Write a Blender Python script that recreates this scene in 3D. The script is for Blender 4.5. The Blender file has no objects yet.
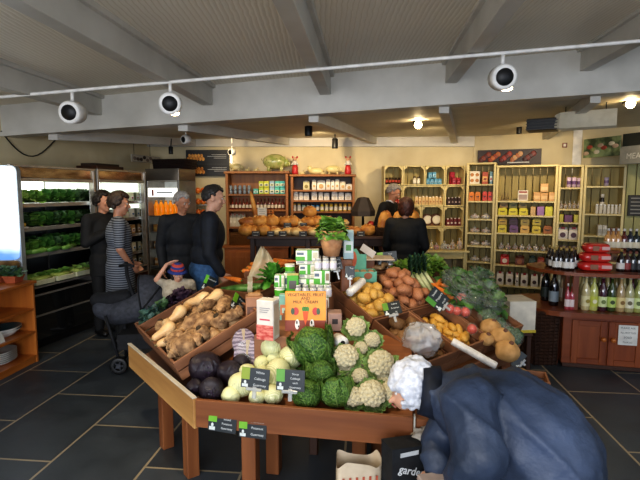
import bpy, math, random
from math import sin, cos, tan, atan, atan2, pi, radians, sqrt, floor
from mathutils import Vector, Matrix, noise
R = random.Random(7)
COL = bpy.context.scene.collection
PITCH = 5.947
H = 1.6
F0 = 480.0
_cp, _sp = cos(radians(PITCH)), sin(radians(PITCH))
CAM = Vector((0, 0, H))
V = Vector

def ray(px, py):
    a, b = (px - 320) / F0, (240 - py) / F0
    return V((a, _cp + b * _sp, -_sp + b * _cp))
def wp(px, py, Y):                      # a point of the place at depth Y
    d = ray(px, py); return CAM + d * (Y / d.y)
def G(px, py, h):                       # a point of the place at height h
    d = ray(px, py); return CAM + d * ((h - H) / d.z)
def frame(P0, P1, z=0.0):               # x along the face, y to its back, z up
    x = V((P1[0] - P0[0], P1[1] - P0[1], 0)).normalized()
    y = V((-x.y, x.x, 0))
    return Matrix(((x.x, y.x, 0, P0[0]), (x.y, y.y, 0, P0[1]), (0, 0, 1, z), (0, 0, 0, 1)))
def tframe(O, v2, ang):                 # tilted bed: y climbs in direction v2 at angle ang
    v2 = V((v2[0], v2[1], 0)).normalized()
    x = V((v2.y, -v2.x, 0))
    y = v2 * cos(ang) + V((0, 0, sin(ang)))
    z = x.cross(y)
    return Matrix(((x.x, y.x, z.x, O[0]), (x.y, y.y, z.y, O[1]), (x.z, y.z, z.z, O[2]), (0, 0, 0, 1)))
def on(Fm, px, py, off=0.0, axis=1):    # local coords where the sight line meets plane axis=off of frame
    Mi = Fm.inverted(); o = Mi @ CAM; d = Mi.to_3x3() @ ray(px, py)
    return o + d * ((off - o[axis]) / d[axis])
def T(x=0, y=0, z=0): return Matrix.Translation((x, y, z))
def RX(a): return Matrix.Rotation(a, 4, 'X')
def RY(a): return Matrix.Rotation(a, 4, 'Y')
def RZ(a): return Matrix.Rotation(a, 4, 'Z')
def SC(x, y, z): return Matrix.Diagonal((x, y, z, 1))

# ---------- materials ----------
def lin(h):
    if isinstance(h, (tuple, list)): return tuple(h[:3]) + (1,)
    c = [int(h[i:i + 2], 16) / 255 for i in (0, 2, 4)]
    return tuple((v / 12.92 if v <= .04045 else ((v + .055) / 1.055) ** 2.4) for v in c) + (1,)
_mats = {}
def mk(name, c1, c2=None, scale=12, rough=.55, bump=0, metal=0, trans=0, alpha=1, emit=None, est=0,
       st=(1, 1, 1), detail=3, rand=0, kind='noise', lo=.35, hi=.65, sss=0, spec=.5, coat=0, bscale=None):
    if name in _mats: return _mats[name]
    m = bpy.data.materials.new(name); m.use_nodes = True
    nt = m.node_tree; N = nt.nodes; L = nt.links
    b = N['Principled BSDF']
    b.inputs['Roughness'].default_value = rough; b.inputs['Metallic'].default_value = metal
    b.inputs['Transmission Weight'].default_value = trans; b.inputs['Alpha'].default_value = alpha
    b.inputs['Specular IOR Level'].default_value = spec; b.inputs['Coat Weight'].default_value = coat
    if sss:
        b.inputs['Subsurface Weight'].default_value = sss; b.inputs['Subsurface Scale'].default_value = .02
    if emit:
        b.inputs['Emission Color'].default_value = lin(emit); b.inputs['Emission Strength'].default_value = est
    if c2 is None:
        a = lin(c1); c2 = tuple(v * .82 for v in a[:3])
    tc = N.new('ShaderNodeTexCoord'); mp = N.new('ShaderNodeMapping'); mp.inputs['Scale'].default_value = st
    L.new(tc.outputs['Object'], mp.inputs['Vector'])
    if kind == 'wave':
        tx = N.new('ShaderNodeTexWave'); tx.inputs['Distortion'].default_value = 2; out = tx.outputs['Fac']
        tx.inputs['Detail'].default_value = detail
    elif kind == 'stripe':
        tx = N.new('ShaderNodeTexWave'); tx.bands_direction = 'Z'; tx.inputs['Distortion'].default_value = .6; out = tx.outputs['Fac']
        tx.inputs['Detail Scale'].default_value = .6
    elif kind == 'voro':
        tx = N.new('ShaderNodeTexVoronoi'); tx.feature = 'DISTANCE_TO_EDGE'; out = tx.outputs['Distance']
    else:
        tx = N.new('ShaderNodeTexNoise'); tx.inputs['Detail'].default_value = detail; out = tx.outputs['Fac']
    tx.inputs['Scale'].default_value = scale
    L.new(mp.outputs['Vector'], tx.inputs['Vector'])
    cr = N.new('ShaderNodeValToRGB'); cr.color_ramp.elements[0].position = lo; cr.color_ramp.elements[1].position = hi
    cr.color_ramp.elements[0].color = lin(c1); cr.color_ramp.elements[1].color = lin(c2)
    L.new(out, cr.inputs['Fac'])
    last = cr.outputs['Color']
    if rand:
        oi = N.new('ShaderNodeObjectInfo'); hs = N.new('ShaderNodeHueSaturation')
        mr = N.new('ShaderNodeMapRange'); mr.inputs['To Min'].default_value = 1 - rand; mr.inputs['To Max'].default_value = 1 + rand
        L.new(oi.outputs['Random'], mr.inputs['Value']); L.new(mr.outputs['Result'], hs.inputs['Value'])
        L.new(last, hs.inputs['Color']); last = hs.outputs['Color']
    L.new(last, b.inputs['Base Color'])
    if bump:
        bp = N.new('ShaderNodeBump'); bp.inputs['Strength'].default_value = bump; bp.inputs['Distance'].default_value = .01
        if bscale:
            t2 = N.new('ShaderNodeTexNoise'); t2.inputs['Scale'].default_value = bscale; t2.inputs['Detail'].default_value = 4
            L.new(mp.outputs['Vector'], t2.inputs['Vector']); L.new(t2.outputs['Fac'], bp.inputs['Height'])
        else: L.new(out, bp.inputs['Height'])
        L.new(bp.outputs['Normal'], b.inputs['Normal'])
    _mats[name] = m
    return m
def C(h, rough=.55, **k):
    return mk('paint_%s_%d%s' % (h, int(rough * 100), ''.join(sorted(k))), h, rough=rough, **k)
class Wood:
    def __init__(s, name, c1, c2, rough=.5, scale=9):
        s.m = [mk('%s_%s' % (name, 'xyz'[i]), c1, c2, scale=scale, rough=rough, kind='noise', detail=5, bump=.12, rand=.1, lo=.3, hi=.7,
                  st=tuple(.12 if j == i else 1.6 for j in range(3))) for i in range(3)]
PINE = Wood('pine', '6e3f22', '935c34', .45)
PINEL = Wood('light_pine', '9d7242', 'c1965c', .45)
CRATE = Wood('crate_wood', '6f4830', '9a6c4c', .6)
ORANGE = Wood('orange_pine', '9a5420', 'b9702f', .4)
CREAMW = Wood('cream_wood', 'c4b076', 'd8c994', .5)
CREAMB = Wood('cream_back_planks', '8c7c46', 'ab9a60', .6)
DARKW = Wood('dark_wood', '2e1a10', '4a2b18', .5)
DRESS = Wood('dresser_wood', '82501f', 'a3682c', .5)
REDW = Wood('red_brown_wood', '6e3418', '8a4a24', .35)

# ---------- mesh builder ----------
class MB:
    def __init__(s): s.v = []; s.f = []; s.mi = []; s.sm = []; s.mats = []
    def m(s, mat):
        if mat not in s.mats: s.mats.append(mat)
        return s.mats.index(mat)
    def add(s, vs, fs, mat, smooth=False, M=None):
        b = len(s.v); i = s.m(mat)
        s.v += [tuple(M @ V(v)) if M is not None else tuple(v) for v in vs]
        for f in fs:
            s.f.append(tuple(b + k for k in f)); s.mi.append(i); s.sm.append(smooth)
        return s
    def box(s, x0, x1, y0, y1, z0, z1, mat, M=None, bev=None):
        if x0 > x1: x0, x1 = x1, x0
        if y0 > y1: y0, y1 = y1, y0
        if z0 > z1: z0, z1 = z1, z0
        d = (x1 - x0, y1 - y0, z1 - z0)
        if isinstance(mat, Wood): mat = mat.m[d.index(max(d))]
        c = min(d) * .12 if bev is None else bev
        c = min(c, .004 if bev is None else c)
        if c <= 0:
            vs = [(x, y, z) for x in (x0, x1) for y in (y0, y1) for z in (z0, z1)]
            fs = [(0, 1, 3, 2), (4, 6, 7, 5), (0, 4, 5, 1), (2, 3, 7, 6), (0, 2, 6, 4), (1, 5, 7, 3)]
            return s.add(vs, fs, mat, False, M)
        vs = []; idx = {}
        lo, hi = (x0, y0, z0), (x1, y1, z1)
        for i in (0, 1):
            for j in (0, 1):
                for k in (0, 1):
                    q = (i, j, k)
                    for a in range(3):
                        p = [hi[t] if q[t] else lo[t] for t in range(3)]
                        for t in range(3):
                            if t != a: p[t] += (-c if q[t] else c)
                        idx[(q, a)] = len(vs); vs.append(tuple(p))
        fs = []
        for a in range(3):
            b_, c_ = (a + 1) % 3, (a + 2) % 3
            for sgn in (0, 1):
                loop = []
                for (u, w) in ((0, 0), (1, 0), (1, 1), (0, 1)):
                    q = [0, 0, 0]; q[a] = sgn; q[b_] = u; q[c_] = w; loop.append(idx[(tuple(q), a)])
                fs.append(tuple(loop) if sgn else tuple(reversed(loop)))
        for a in range(3):
            b_, c_ = (a + 1) % 3, (a + 2) % 3
            for u in (0, 1):
                for w in (0, 1):
                    q0 = [0, 0, 0]; q0[b_] = u; q0[c_] = w; q1 = list(q0); q1[a] = 1
                    l = [idx[(tuple(q0), b_)], idx[(tuple(q1), b_)], idx[(tuple(q1), c_)], idx[(tuple(q0), c_)]]
                    fs.append(tuple(l) if (u ^ w) else tuple(reversed(l)))
        for i in (0, 1):
            for j in (0, 1):
                for k in (0, 1):
                    q = (i, j, k); l = [idx[(q, 0)], idx[(q, 1)], idx[(q, 2)]]
                    fs.append(tuple(l) if (i + j + k) % 2 else tuple(reversed(l)))
        return s.add(vs, fs, mat, False, M)
    def quad(s, a, b, c, d, mat, M=None): return s.add([a, b, c, d], [(0, 1, 2, 3)], mat, False, M)
    def prism(s, poly, z0, z1, mat, M=None, smooth=False):
        n = len(poly)
        vs = [(x, y, z0) for x, y in poly] + [(x, y, z1) for x, y in poly]
        fs = [tuple(reversed(range(n))), tuple(range(n, 2 * n))] + [(i, (i + 1) % n, n + (i + 1) % n, n + i) for i in range(n)]
        return s.add(vs, fs, mat, smooth, M)
    def lathe(s, prof, mat, n=16, M=None, smooth=True, cap=True):
        mats = mat if isinstance(mat, list) else [mat] * (len(prof) - 1)
        vs = [(r * cos(2 * pi * k / n), r * sin(2 * pi * k / n), z) for r, z in prof for k in range(n)]
        b = len(s.v)
        s.v += [tuple(M @ V(v)) if M is not None else v for v in vs]
        for i in range(len(prof) - 1):
            mi = s.m(mats[i])
            for k in range(n):
                a, c = i * n + k, i * n + (k + 1) % n
                s.f.append((b + a, b + c, b + c + n, b + a + n)); s.mi.append(mi); s.sm.append(smooth)
        if cap:
            s.f.append(tuple(b + k for k in reversed(range(n)))); s.mi.append(s.m(mats[0])); s.sm.append(False)
            q = (len(prof) - 1) * n
            s.f.append(tuple(b + q + k for k in range(n))); s.mi.append(s.m(mats[-1])); s.sm.append(False)
        return s
    def tube(s, pts, r, mat, n=8, M=None):
        pts = [V(p) for p in pts]
        rs = r if isinstance(r, (list, tuple)) else [r] * len(pts)
        vs = []
        up = V((0, 0, 1))
        for i, p in enumerate(pts):
            t = (pts[min(i + 1, len(pts) - 1)] - pts[max(i - 1, 0)]).normalized()
            a = t.cross(up)
            if a.length < .05: a = t.cross(V((1, 0, 0)))
            a.normalize(); c = t.cross(a)
            for k in range(n):
                q = 2 * pi * k / n
                vs.append(p + (a * cos(q) + c * sin(q)) * rs[i])
        fs = []
        for i in range(len(pts) - 1):
            for k in range(n):
                a, c = i * n + k, i * n + (k + 1) % n
                fs.append((a, a + n, c + n, c))
        fs.append(tuple(range(n))); fs.append(tuple(reversed(range((len(pts) - 1) * n, len(pts) * n))))
        return s.add(vs, fs, mat, True, M)
    def ell(s, c, r, mat, n=14, m=9, M=None, dis=None):
        if not isinstance(r, (tuple, list)): r = (r, r, r)
        vs = []
        for i in range(m + 1):
            th = pi * i / m
            for k in range(n):
                ph = 2 * pi * k / n
                u = V((sin(th) * cos(ph), sin(th) * sin(ph), -cos(th)))
                q = 1 + (dis(u) if dis else 0)
                vs.append((c[0] + r[0] * u.x * q, c[1] + r[1] * u.y * q, c[2] + r[2] * u.z * q))
        fs = []
        for i in range(m):
            for k in range(n):
                a, b2 = i * n + k, i * n + (k + 1) % n
                fs.append((a, b2, b2 + n, a + n))
        return s.add(vs, fs, mat, True, M)
    def grid(s, fn, nu, nv, mat, M=None, smooth=True):
        vs = [fn(i / nu, j / nv) for j in range(nv + 1) for i in range(nu + 1)]
        fs = [(j * (nu + 1) + i, j * (nu + 1) + i + 1, (j + 1) * (nu + 1) + i + 1, (j + 1) * (nu + 1) + i) for j in range(nv) for i in range(nu)]
        return s.add(vs, fs, mat, smooth, M)
    def leaf(s, M, L, W, curl, ruf, mat, nu=6, nv=7, seed=0, cup=.3, rib=None, wide=0):
        ph = seed * 1.7
        def fn(u, t):
            x = (u * 2 - 1); w = W * (sin(pi * (t * (.88 if not wide else .68) + .06)) ** .7)
            a = curl * t
            yy = L * (sin(a) / curl if abs(curl) > .01 else t); zz = L * ((1 - cos(a)) / curl if abs(curl) > .01 else 0)
            rf = ruf * abs(x) ** 1.5 * sin(t * 17 + x * 3 + ph)
            return (x * w, yy - rf * .5, zz + cup * abs(x) ** 1.6 * w + rf)
        s.grid(fn, nu, nv, mat, M)
        if rib:
            s.tube([fn(.5, t / 4) for t in range(5)], [W * .07, W * .06, W * .04, W * .03, W * .015], rib, 5, M)
        return s
    def text(s, txt, size, mat, M, align='CENTER', bold=False):
        cu = bpy.data.curves.new('lettering', 'FONT'); cu.body = txt; cu.size = size; cu.align_x = align; cu.align_y = 'CENTER'
        cu.resolution_u = 2; cu.space_line = .95
        if bold: cu.offset = size * .02
        ob = bpy.data.objects.new('lettering', cu)
        me = ob.to_mesh()
        s.add([tuple(v.co) for v in me.vertices], [tuple(p.vertices) for p in me.polygons], mat, False, M)
        ob.to_mesh_clear(); bpy.data.objects.remove(ob); bpy.data.curves.remove(cu)
        return s
    def mesh(s, name):
        me = bpy.data.meshes.new(name); me.from_pydata(s.v, [], s.f)
        for m_ in s.mats: me.materials.append(m_)
        me.polygons.foreach_set('material_index', s.mi); me.polygons.foreach_set('use_smooth', s.sm)
        me.update(); return me
    def build(s, name, parent=None, M=None):
        o = bpy.data.objects.new(name, s.mesh(name)); COL.objects.link(o)
        if M is not None: o.matrix_world = M
        if parent is not None: o.parent = parent
        return o

def tag(o, label=None, cat=None, group=None, kind=None):
    for k, v in (('label', label), ('category', cat), ('group', group), ('kind', kind)):
        if v: o[k] = v
    return o
def thing(name, M, label, cat, group=None):
    o = bpy.data.objects.new(name, None); COL.objects.link(o); o.matrix_world = M; o.empty_display_size = .1
    return tag(o, label, cat, group)
def put(name, me, M, label=None, cat=None, group=None):
    o = bpy.data.objects.new(name, me); COL.objects.link(o); o.matrix_world = M
    return tag(o, label, cat, group)
def dup(o, M, label=None, group=None, parent=None):
    c = o.copy(); COL.objects.link(c)
    if parent is None:
        c.matrix_world = M
        if label: c['label'] = label
        if group: c['group'] = group
    else: c.parent = parent
    for ch in list(o.children): dup(ch, None, parent=c)
    return c
ORD = ['first', 'second', 'third', 'fourth', 'fifth', 'sixth', 'seventh', 'eighth', 'ninth', 'tenth', 'eleventh', 'twelfth', 'thirteenth',
       'fourteenth', 'fifteenth', 'sixteenth', 'seventeenth', 'eighteenth', 'nineteenth', 'twentieth']
def nth(i): return ORD[i]
def n3(u, k, s=0): return noise.noise(V((u.x * k + s, u.y * k - s, u.z * k + s * 2)))
# ---------- the room ----------
WALL = mk('cream_wall_paint', 'cabb96', 'd4c7a4', scale=3, rough=.8, bump=.03, bscale=60)
WALLW = mk('white_wall_paint', 'c9c3b0', 'd4cfbd', scale=3, rough=.8)
CEILM = mk('ceiling_boards', 'dcd2bc', 'eae2d0', scale=9, rough=.5, kind='wave', detail=1, bump=.2, lo=.05, hi=.2)
BEAMM = mk('beam_white_paint', 'bcb8ae', 'c8c4ba', scale=4, rough=.45)
WHITE = C('e9e6df', .45); BLACK = C('141414', .5); STEEL = mk('brushed_steel', '9a9590', 'aaa59d', rough=.3, metal=.9, st=(1, 1, 30))
def struct(o): o['kind'] = 'structure'; return o

def slate():
    m = bpy.data.materials.new('slate_tiles'); m.use_nodes = True; nt = m.node_tree; N = nt.nodes; L = nt.links; b = N['Principled BSDF']
    tc = N.new('ShaderNodeTexCoord'); sx = N.new('ShaderNodeSeparateXYZ'); L.new(tc.outputs['Object'], sx.inputs[0])
    def mt(op, a, c=None):
        n = N.new('ShaderNodeMath'); n.operation = op
        for i, x in enumerate((a, c)):
            if x is None: continue
            if isinstance(x, (int, float)): n.inputs[i].default_value = x
            else: L.new(x, n.inputs[i])
        return n.outputs[0]
    u = mt('DIVIDE', mt('ADD', sx.outputs[0], 1.85), .575)
    ci = mt('FLOOR', u); par = mt('MODULO', mt('ADD', ci, 20), 2)
    v = mt('DIVIDE', mt('ADD', mt('ADD', sx.outputs[1], -3.42 + .45), mt('MULTIPLY', par, -.45)), .9)
    ri = mt('FLOOR', v)
    def edge(x, w):
        f = mt('FRACT', x); return mt('MINIMUM', f, mt('SUBTRACT', 1, f)) if 0 else mt('LESS_THAN', mt('MINIMUM', f, mt('SUBTRACT', 1, f)), w)
    gr = mt('MAXIMUM', edge(u, .0125), edge(v, .008))
    cmb = N.new('ShaderNodeCombineXYZ'); L.new(ci, cmb.inputs[0]); L.new(ri, cmb.inputs[1])
    wn = N.new('ShaderNodeTexWhiteNoise'); L.new(cmb.outputs[0], wn.inputs['Vector'])
    nz = N.new('ShaderNodeTexNoise'); nz.inputs['Scale'].default_value = 4; nz.inputs['Detail'].default_value = 8; L.new(tc.outputs['Object'], nz.inputs['Vector'])
    fac = mt('ADD', mt('MULTIPLY', wn.outputs['Value'], .35), mt('MULTIPLY', nz.outputs['Fac'], .7))
    cr = N.new('ShaderNodeValToRGB'); cr.color_ramp.elements[0].color = lin('2e3338'); cr.color_ramp.elements[1].color = lin('4d545a')
    cr.color_ramp.elements[0].position = .25; cr.color_ramp.elements[1].position = .85
    L.new(fac, cr.inputs[0])
    mx = N.new('ShaderNodeMix'); mx.data_type = 'RGBA'; L.new(gr, mx.inputs['Factor']); L.new(cr.outputs[0], mx.inputs['A']); mx.inputs['B'].default_value = lin('9c8e74')
    L.new(mx.outputs['Result'], b.inputs['Base Color'])
    L.new(mt('ADD', .28, mt('MULTIPLY', nz.outputs['Fac'], .35)), b.inputs['Roughness'])
    bp = N.new('ShaderNodeBump'); bp.inputs['Strength'].default_value = .35; bp.inputs['Distance'].default_value = .01
    L.new(mt('SUBTRACT', nz.outputs['Fac'], mt('MULTIPLY', gr, .6)), bp.inputs['Height']); L.new(bp.outputs[0], b.inputs['Normal'])
    return m
TH = radians(5.7)
mb = MB(); mb.box(-6, 8, -4, 10, -.1, 0, slate(), bev=0)
struct(mb.build('floor', M=RZ(-TH)))

# girder line and its heights
GA = V((-2.36, 5.2, 0)); GD = V((1.206, -.154, 0))
GF = frame(GA, GA + GD)
def gi(i): return GA + GD * i
def gh(px, py): q = on(GF, px, py); return q.x, q.z
_a, _b = gh(102, 115), gh(578, 72)
def hbeam(x): return _a[1] + (_b[1] - _a[1]) * (x - _a[0]) / (_b[0] - _a[0])
_c, _d = gh(10, 135), gh(630, 91)
def hgird(x): return _c[1] + (_d[1] - _c[1]) * (x - _c[0]) / (_d[0] - _c[0])
LX0, LX1 = -3.0, 7.5
mb = MB()
for (xa, xb) in ((LX0, LX1),):
    z = [hgird(xa), hgird(xb), hbeam(xa) + .22, hbeam(xb) + .22]
    vs = [(xa, 0, z[0]), (xb, 0, z[1]), (xb, 0, z[3]), (xa, 0, z[2]), (xa, .14, z[0]), (xb, .14, z[1]), (xb, .14, z[3]), (xa, .14, z[2])]
    mb.add(vs, [(0, 1, 2, 3), (5, 4, 7, 6), (4, 5, 1, 0), (3, 2, 6, 7)], BEAMM)
    vs = [(xa, -.03, z[0] - .01), (xb, -.03, z[1] - .01), (xb, -.03, z[1] + .035), (xa, -.03, z[0] + .035), (xa, .17, z[0] - .01), (xb, .17, z[1] - .01), (xb, .17, z[1] + .035), (xa, .17, z[0] + .035)]
    mb.add(vs, [(0, 1, 2, 3), (5, 4, 7, 6), (4, 5, 1, 0), (3, 2, 6, 7)], BEAMM)
struct(mb.build('trim_1', M=GF))
AX = V((sin(TH), cos(TH), 0))
k = 0
for i in range(-2, 7):
    x = (GD * i).length * (1 if i >= 0 else -1)
    hb = hbeam(x); P = gi(i); mb = MB()
    mb.box(-.055, .055, -7, 0, hb, hb + .24, BEAMM, bev=.004)
    mb.box(-.09, .09, -7, 0, hb + .17, hb + .24, BEAMM, bev=.004)
    k += 1
    struct(mb.build('trim_%d' % (k + 1), M=T(P.x, P.y, 0) @ RZ(-TH)))
mb = MB()
mb.add([tuple(GF @ V((LX0, .05, hbeam(LX0) + .2))), tuple(GF @ V((LX1, .05, hbeam(LX1) + .2))), tuple(GF @ V((LX1, .05, hbeam(LX1) + .2)) - AX * 8), tuple(GF @ V((LX0, .05, hbeam(LX0) + .2)) - AX * 8)], [(0, 1, 2, 3)], CEILM)
struct(mb.build('ceiling'))
# lower ceiling behind the girder
def c2(x, t):   # t 0 at girder, 1 at back
    a = GF @ V((x, .1, 0)); h = (hgird(x) + .04) * (1 - t) + 2.46 * t
    b = V((-4.2 + (x - LX0) * 1.0, 8.6, 0))
    p = a.lerp(b, t); return (p.x, p.y, h)
mb = MB(); mb.grid(lambda u, t: c2(LX0 + (LX1 - LX0) * u, t), 12, 6, mk('rear_ceiling_paint', 'd0c8b0', 'dad2bc', rough=.6, scale=3), smooth=False)
struct(mb.build('ceiling_rear'))
for j, x in enumerate((-1.9, -.6, .9, 2.3, 3.6, 5.0)):
    mb = MB()
    a = V(c2(x, 0)); b = V(c2(x, 1)); d = b - a
    for (w, dz) in ((.05, .11),):
        vs = []
        for p in (a, b):
            for sx_ in (-w, w):
                for z in (-dz, .01): vs.append((p.x + sx_, p.y, p.z + z))
        mb.add(vs, [(0, 1, 3, 2), (4, 6, 7, 5), (0, 4, 5, 1), (2, 3, 7, 6), (0, 2, 6, 4), (1, 5, 7, 3)], BEAMM)
    struct(mb.build('trim_%d' % (20 + j)))
# walls
BACKY = 7.95
FRL0 = G(22, 357, 0); 
LW = [(-3.95, 3.6), (-2.72, 8.2)]
def wall(name, P0, P1, h, mat=WALL, t=.12):
    Fm = frame(P0, P1); L_ = (V(P1) - V(P0)).length; mb = MB(); mb.box(0, L_, 0, t, 0, h, mat, bev=0)
    return struct(mb.build(name, M=Fm))
wall('wall_left', LW[0], LW[1], 2.75)
wall('wall_left_front', (-4.6, -3.0), LW[0], 3.2)
wall('wall_back', (-2.8, BACKY), (2.55, BACKY), 2.6)
RW0, RW1 = V((2.5, 7.93, 0)), V((4.75, 6.95, 0))
wall('wall_right', RW0, RW1, 2.62)
wall('wall_right_rear', (4.72, 7.0), (6.2, 5.6), 2.9, WALLW)
wall('wall_right_front', (6.2, 5.65), (6.0, -3.0), 3.6, WALLW)
mb = MB()
for x0, x1 in ((0, 5.3),):
    mb.box(x0, x1, -.06, 0, 2.3, 2.5, BEAMM, bev=.003)
struct(mb.build('trim_40', M=frame((-2.8, BACKY - .01), (2.55, BACKY - .01))))
mb = MB(); mb.box(0, .12, -.02, .0, 0, 2.6, WHITE)
q = on(frame(RW0, RW1), 580, 150); struct(mb.build('trim_41', M=frame(RW0, RW1) @ T(q.x - .1, -.005, 0)))
# ---------- generic goods ----------
def g_carton(w, d, h, c1, c2, c3=None):
    mb = MB(); mb.box(-w / 2, w / 2, -d / 2, d / 2, 0, h, C(c1, .45))
    mb.box(-w * .42, w * .42, -d / 2 - .0015, -d / 2, h * .22, h * .62, C(c2, .45), bev=0)
    if c3: mb.box(-w * .25, w * .25, -d / 2 - .003, -d / 2, h * .3, h * .5, C(c3, .45), bev=0)
    mb.box(-w * .5, w * .5, -.002, .002, h, h + .0015, C(c2, .45), bev=0)
    return mb
def g_pack(w, d, h, c1, c2, c3):     # gusseted paper bag with folded top and round label
    mb = MB(); P = [(1, 1, 0), (1.03, 1.05, .3), (.98, .9, .7), (.95, .35, .93), (.9, .12, 1)]
    vs = [(sx * w / 2 * a, sy * d / 2 * b, h * z) for a, b, z in P for sx, sy in ((-1, -1), (1, -1), (1, 1), (-1, 1))]
    fs = [(3, 2, 1, 0)] + [(i * 4 + k, i * 4 + (k + 1) % 4, i * 4 + 4 + (k + 1) % 4, i * 4 + 4 + k) for i in range(4) for k in range(4)] + [(16, 17, 18, 19)]
    mb.add(vs, fs, C(c1, .5))
    mb.prism([(w * .3 * cos(a * pi / 6), w * .3 * sin(a * pi / 6)) for a in range(12)], 0, .004, C(c2, .5), T(0, -d / 2 * 1.08, h * .38) @ RX(radians(88)))
    mb.box(-w * .2, w * .2, -d * .24, d * .24, h * .86, h * 1.03, C(c3, .5), bev=0)
    return mb
def g_jar(w, h, body, lid, label=None, glass=False):
    mb = MB(); r = w / 2
    mb.lathe([(r * .9, 0), (r, h * .05), (r, h * .7), (r * .78, h * .8), (r * .78, h * .84)], body if glass else C(body, .25), 12)
    mb.lathe([(r * .84, h * .82), (r * .84, h), (r * .8, h * 1.01)], C(lid, .35), 12)
    if label: mb.lathe([(r * 1.02, h * .18), (r * 1.02, h * .6)], C(label, .5), 12, cap=False)
    return mb
BG = {}
def glassy(h, name=None):
    return mk('bottle_glass_' + h, h, rough=.08, spec=.8, coat=.6)
def g_bottle(w, h, liq, label, cap, slim=False, lab2=None):
    mb = MB(); r = w / 2
    s = .52 if not slim else .45
    mb.lathe([(r * .92, 0), (r, h * .03), (r, h * s), (r * .85, h * (s + .1)), (r * .36, h * (s + .23)), (r * .3, h * .9)], glassy(liq), 12)
    mb.lathe([(r * .36, h * .89), (r * .36, h), (r * .3, h * 1.005)], C(cap, .35), 10)
    mb.lathe([(r * 1.03, h * .12), (r * 1.03, h * .4)], C(label, .5), 12, cap=False)
    if lab2:
        mb.prism([(r * .5 * cos(a * pi / 6), r * .5 * sin(a * pi / 6)) for a in range(12)], 0, .003, C(lab2, .5), T(0, -r * 1.02, h * .26) @ RX(radians(90)))
    return mb
def g_can(w, h, body, band):
    mb = MB(); r = w / 2
    mb.lathe([(r, 0), (r, h), (r * .93, h), (r * .92, h * .98)], C(body, .35), 14)
    mb.lathe([(r * 1.01, h * .3), (r * 1.01, h * .65)], C(band, .5), 14, cap=False)
    return mb
def g_mug(w, h, body, band):
    mb = MB(); r = w / 2
    mb.lathe([(r * .85, 0), (r, h * .1), (r, h), (r * .9, h), (r * .88, h * .1)], C(body, .25), 14)
    mb.tube([(r * .9, 0, h * .8), (r * 1.5, 0, h * .75), (r * 1.5, 0, h * .3), (r * .9, 0, h * .25)], r * .13, C(body, .25), 6)
    mb.lathe([(r * 1.01, h * .4), (r * 1.01, h * .55)], C(band, .4), 14, cap=False)
    return mb
CELLO = mk('cellophane', 'ffffff', rough=.12, spec=1, alpha=.28, bump=.6, scale=30)
def g_cello(w, d, h, c1, c2, seed=0):      # cellophane wrapped sweets: lumps in a clear sleeve tied on top
    mb = MB(); r = random.Random(seed)
    for i in range(9):
        mb.ell((r.uniform(-.35, .35) * w, r.uniform(-.3, .3) * d, h * r.uniform(.12, .5)), (w * .17, d * .2, h * .14), C(R.choice([c1, c2]), .5), 8, 5)
    mb.lathe([(.001, 0), (w * .5, h * .03), (w * .52, h * .4), (w * .34, h * .55), (w * .08, h * .66), (w * .18, h * .8)], CELLO, 10, SC(1, d / w, 1), cap=False)
    return mb
def g_giftbox(w, d, h, c1, c2):          # flat tray with a window and dark smile shaped slot
    mb = MB(); mb.box(-w / 2, w / 2, -d / 2, d / 2, 0, h * .72, C(c1, .5))
    mb.prism([(-w / 2, 0), (w / 2, 0), (w * .36, h * .28), (-w * .36, h * .28)], -d * .45, d * .45, C(c1, .5), T(0, 0, h * .72) @ RX(pi / 2))
    mb.prism([(-w * .34, 0), (-w * .2, -h * .12), (0, -h * .17), (w * .2, -h * .12), (w * .34, 0), (0, -h * .03)], 0, .004, C(c2, .5), T(0, -d / 2, h * .55) @ RX(pi / 2))
    return mb
def g_bottlebox(w, d, h, c1, c2):
    return g_carton(w, d, h, c1, c2)

def place_row(Fm, items, shelf, group=None, depth=.12, jit=.012):
    """items: (px0,px1,pybottom,pytop,builder,name,label,category)"""
    for (a, b, yb, yt, fn, nm, lab, cat) in items:
        pa, pb, pt = on(Fm, a, yb, depth), on(Fm, b, yb, depth), on(Fm, (a + b) / 2, yt, depth)
        w = abs(pb.x - pa.x); h = abs(pt.z - (pa.z + pb.z) / 2)
        z = shelf if shelf is not None else (pa.z + pb.z) / 2
        o = fn(w * .96, h).build(nm)
        tag(o, lab, cat, group)
        o.matrix_world = Fm @ T((pa.x + pb.x) / 2, depth + w * .4, z) @ RZ(R.uniform(-.08, .08))

# ---------- dresser shelf (brown, two bays) ----------
DP0, DP1 = wp(226.5, 240, 7.62), wp(288.5, 240, 7.62)
DF = frame((DP0.x, DP0.y), (DP1.x, DP1.y))
def hz(Fm, px, py, off=0): return on(Fm, px, py, off).z
def shelf_unit(Fm, x0, x1, zs, ztop, dep, wood, back, label, name='shelving_unit', base=0.0, ft=.022, toplip=.02, slat=0, cat='shelving', cupboard=False):
    t = thing(name, Fm @ T(x0, 0, 0), label, cat)
    W = x1 - x0
    for nm, a, b in (('side_panel', 0, ft * 1.4), ('side_panel', W - ft * 1.4, W)):
        mb = MB(); mb.box(a, b, 0, dep, base, ztop, wood); o = mb.build(nm, t)
    mb = MB(); mb.box(-toplip, W + toplip, -toplip, dep, ztop, ztop + ft * 1.2, wood); mb.build('top_board', t)
    mb = MB()
    if slat:
        n = max(2, int(W / slat))
        for i in range(n):
            s = (W - 2 * ft) / n; mb.box(ft + i * s, ft + (i + 1) * s - .012, dep - .015, dep, base, ztop, back)
    else: mb.box(ft, W - ft, dep - .012, dep, base, ztop, back)
    mb.build('back_panel', t)
    for z in zs:
        mb = MB(); mb.box(ft, W - ft, .004, dep - .014, z - ft, z, wood); mb.build('shelf', t)
    return t
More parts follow.
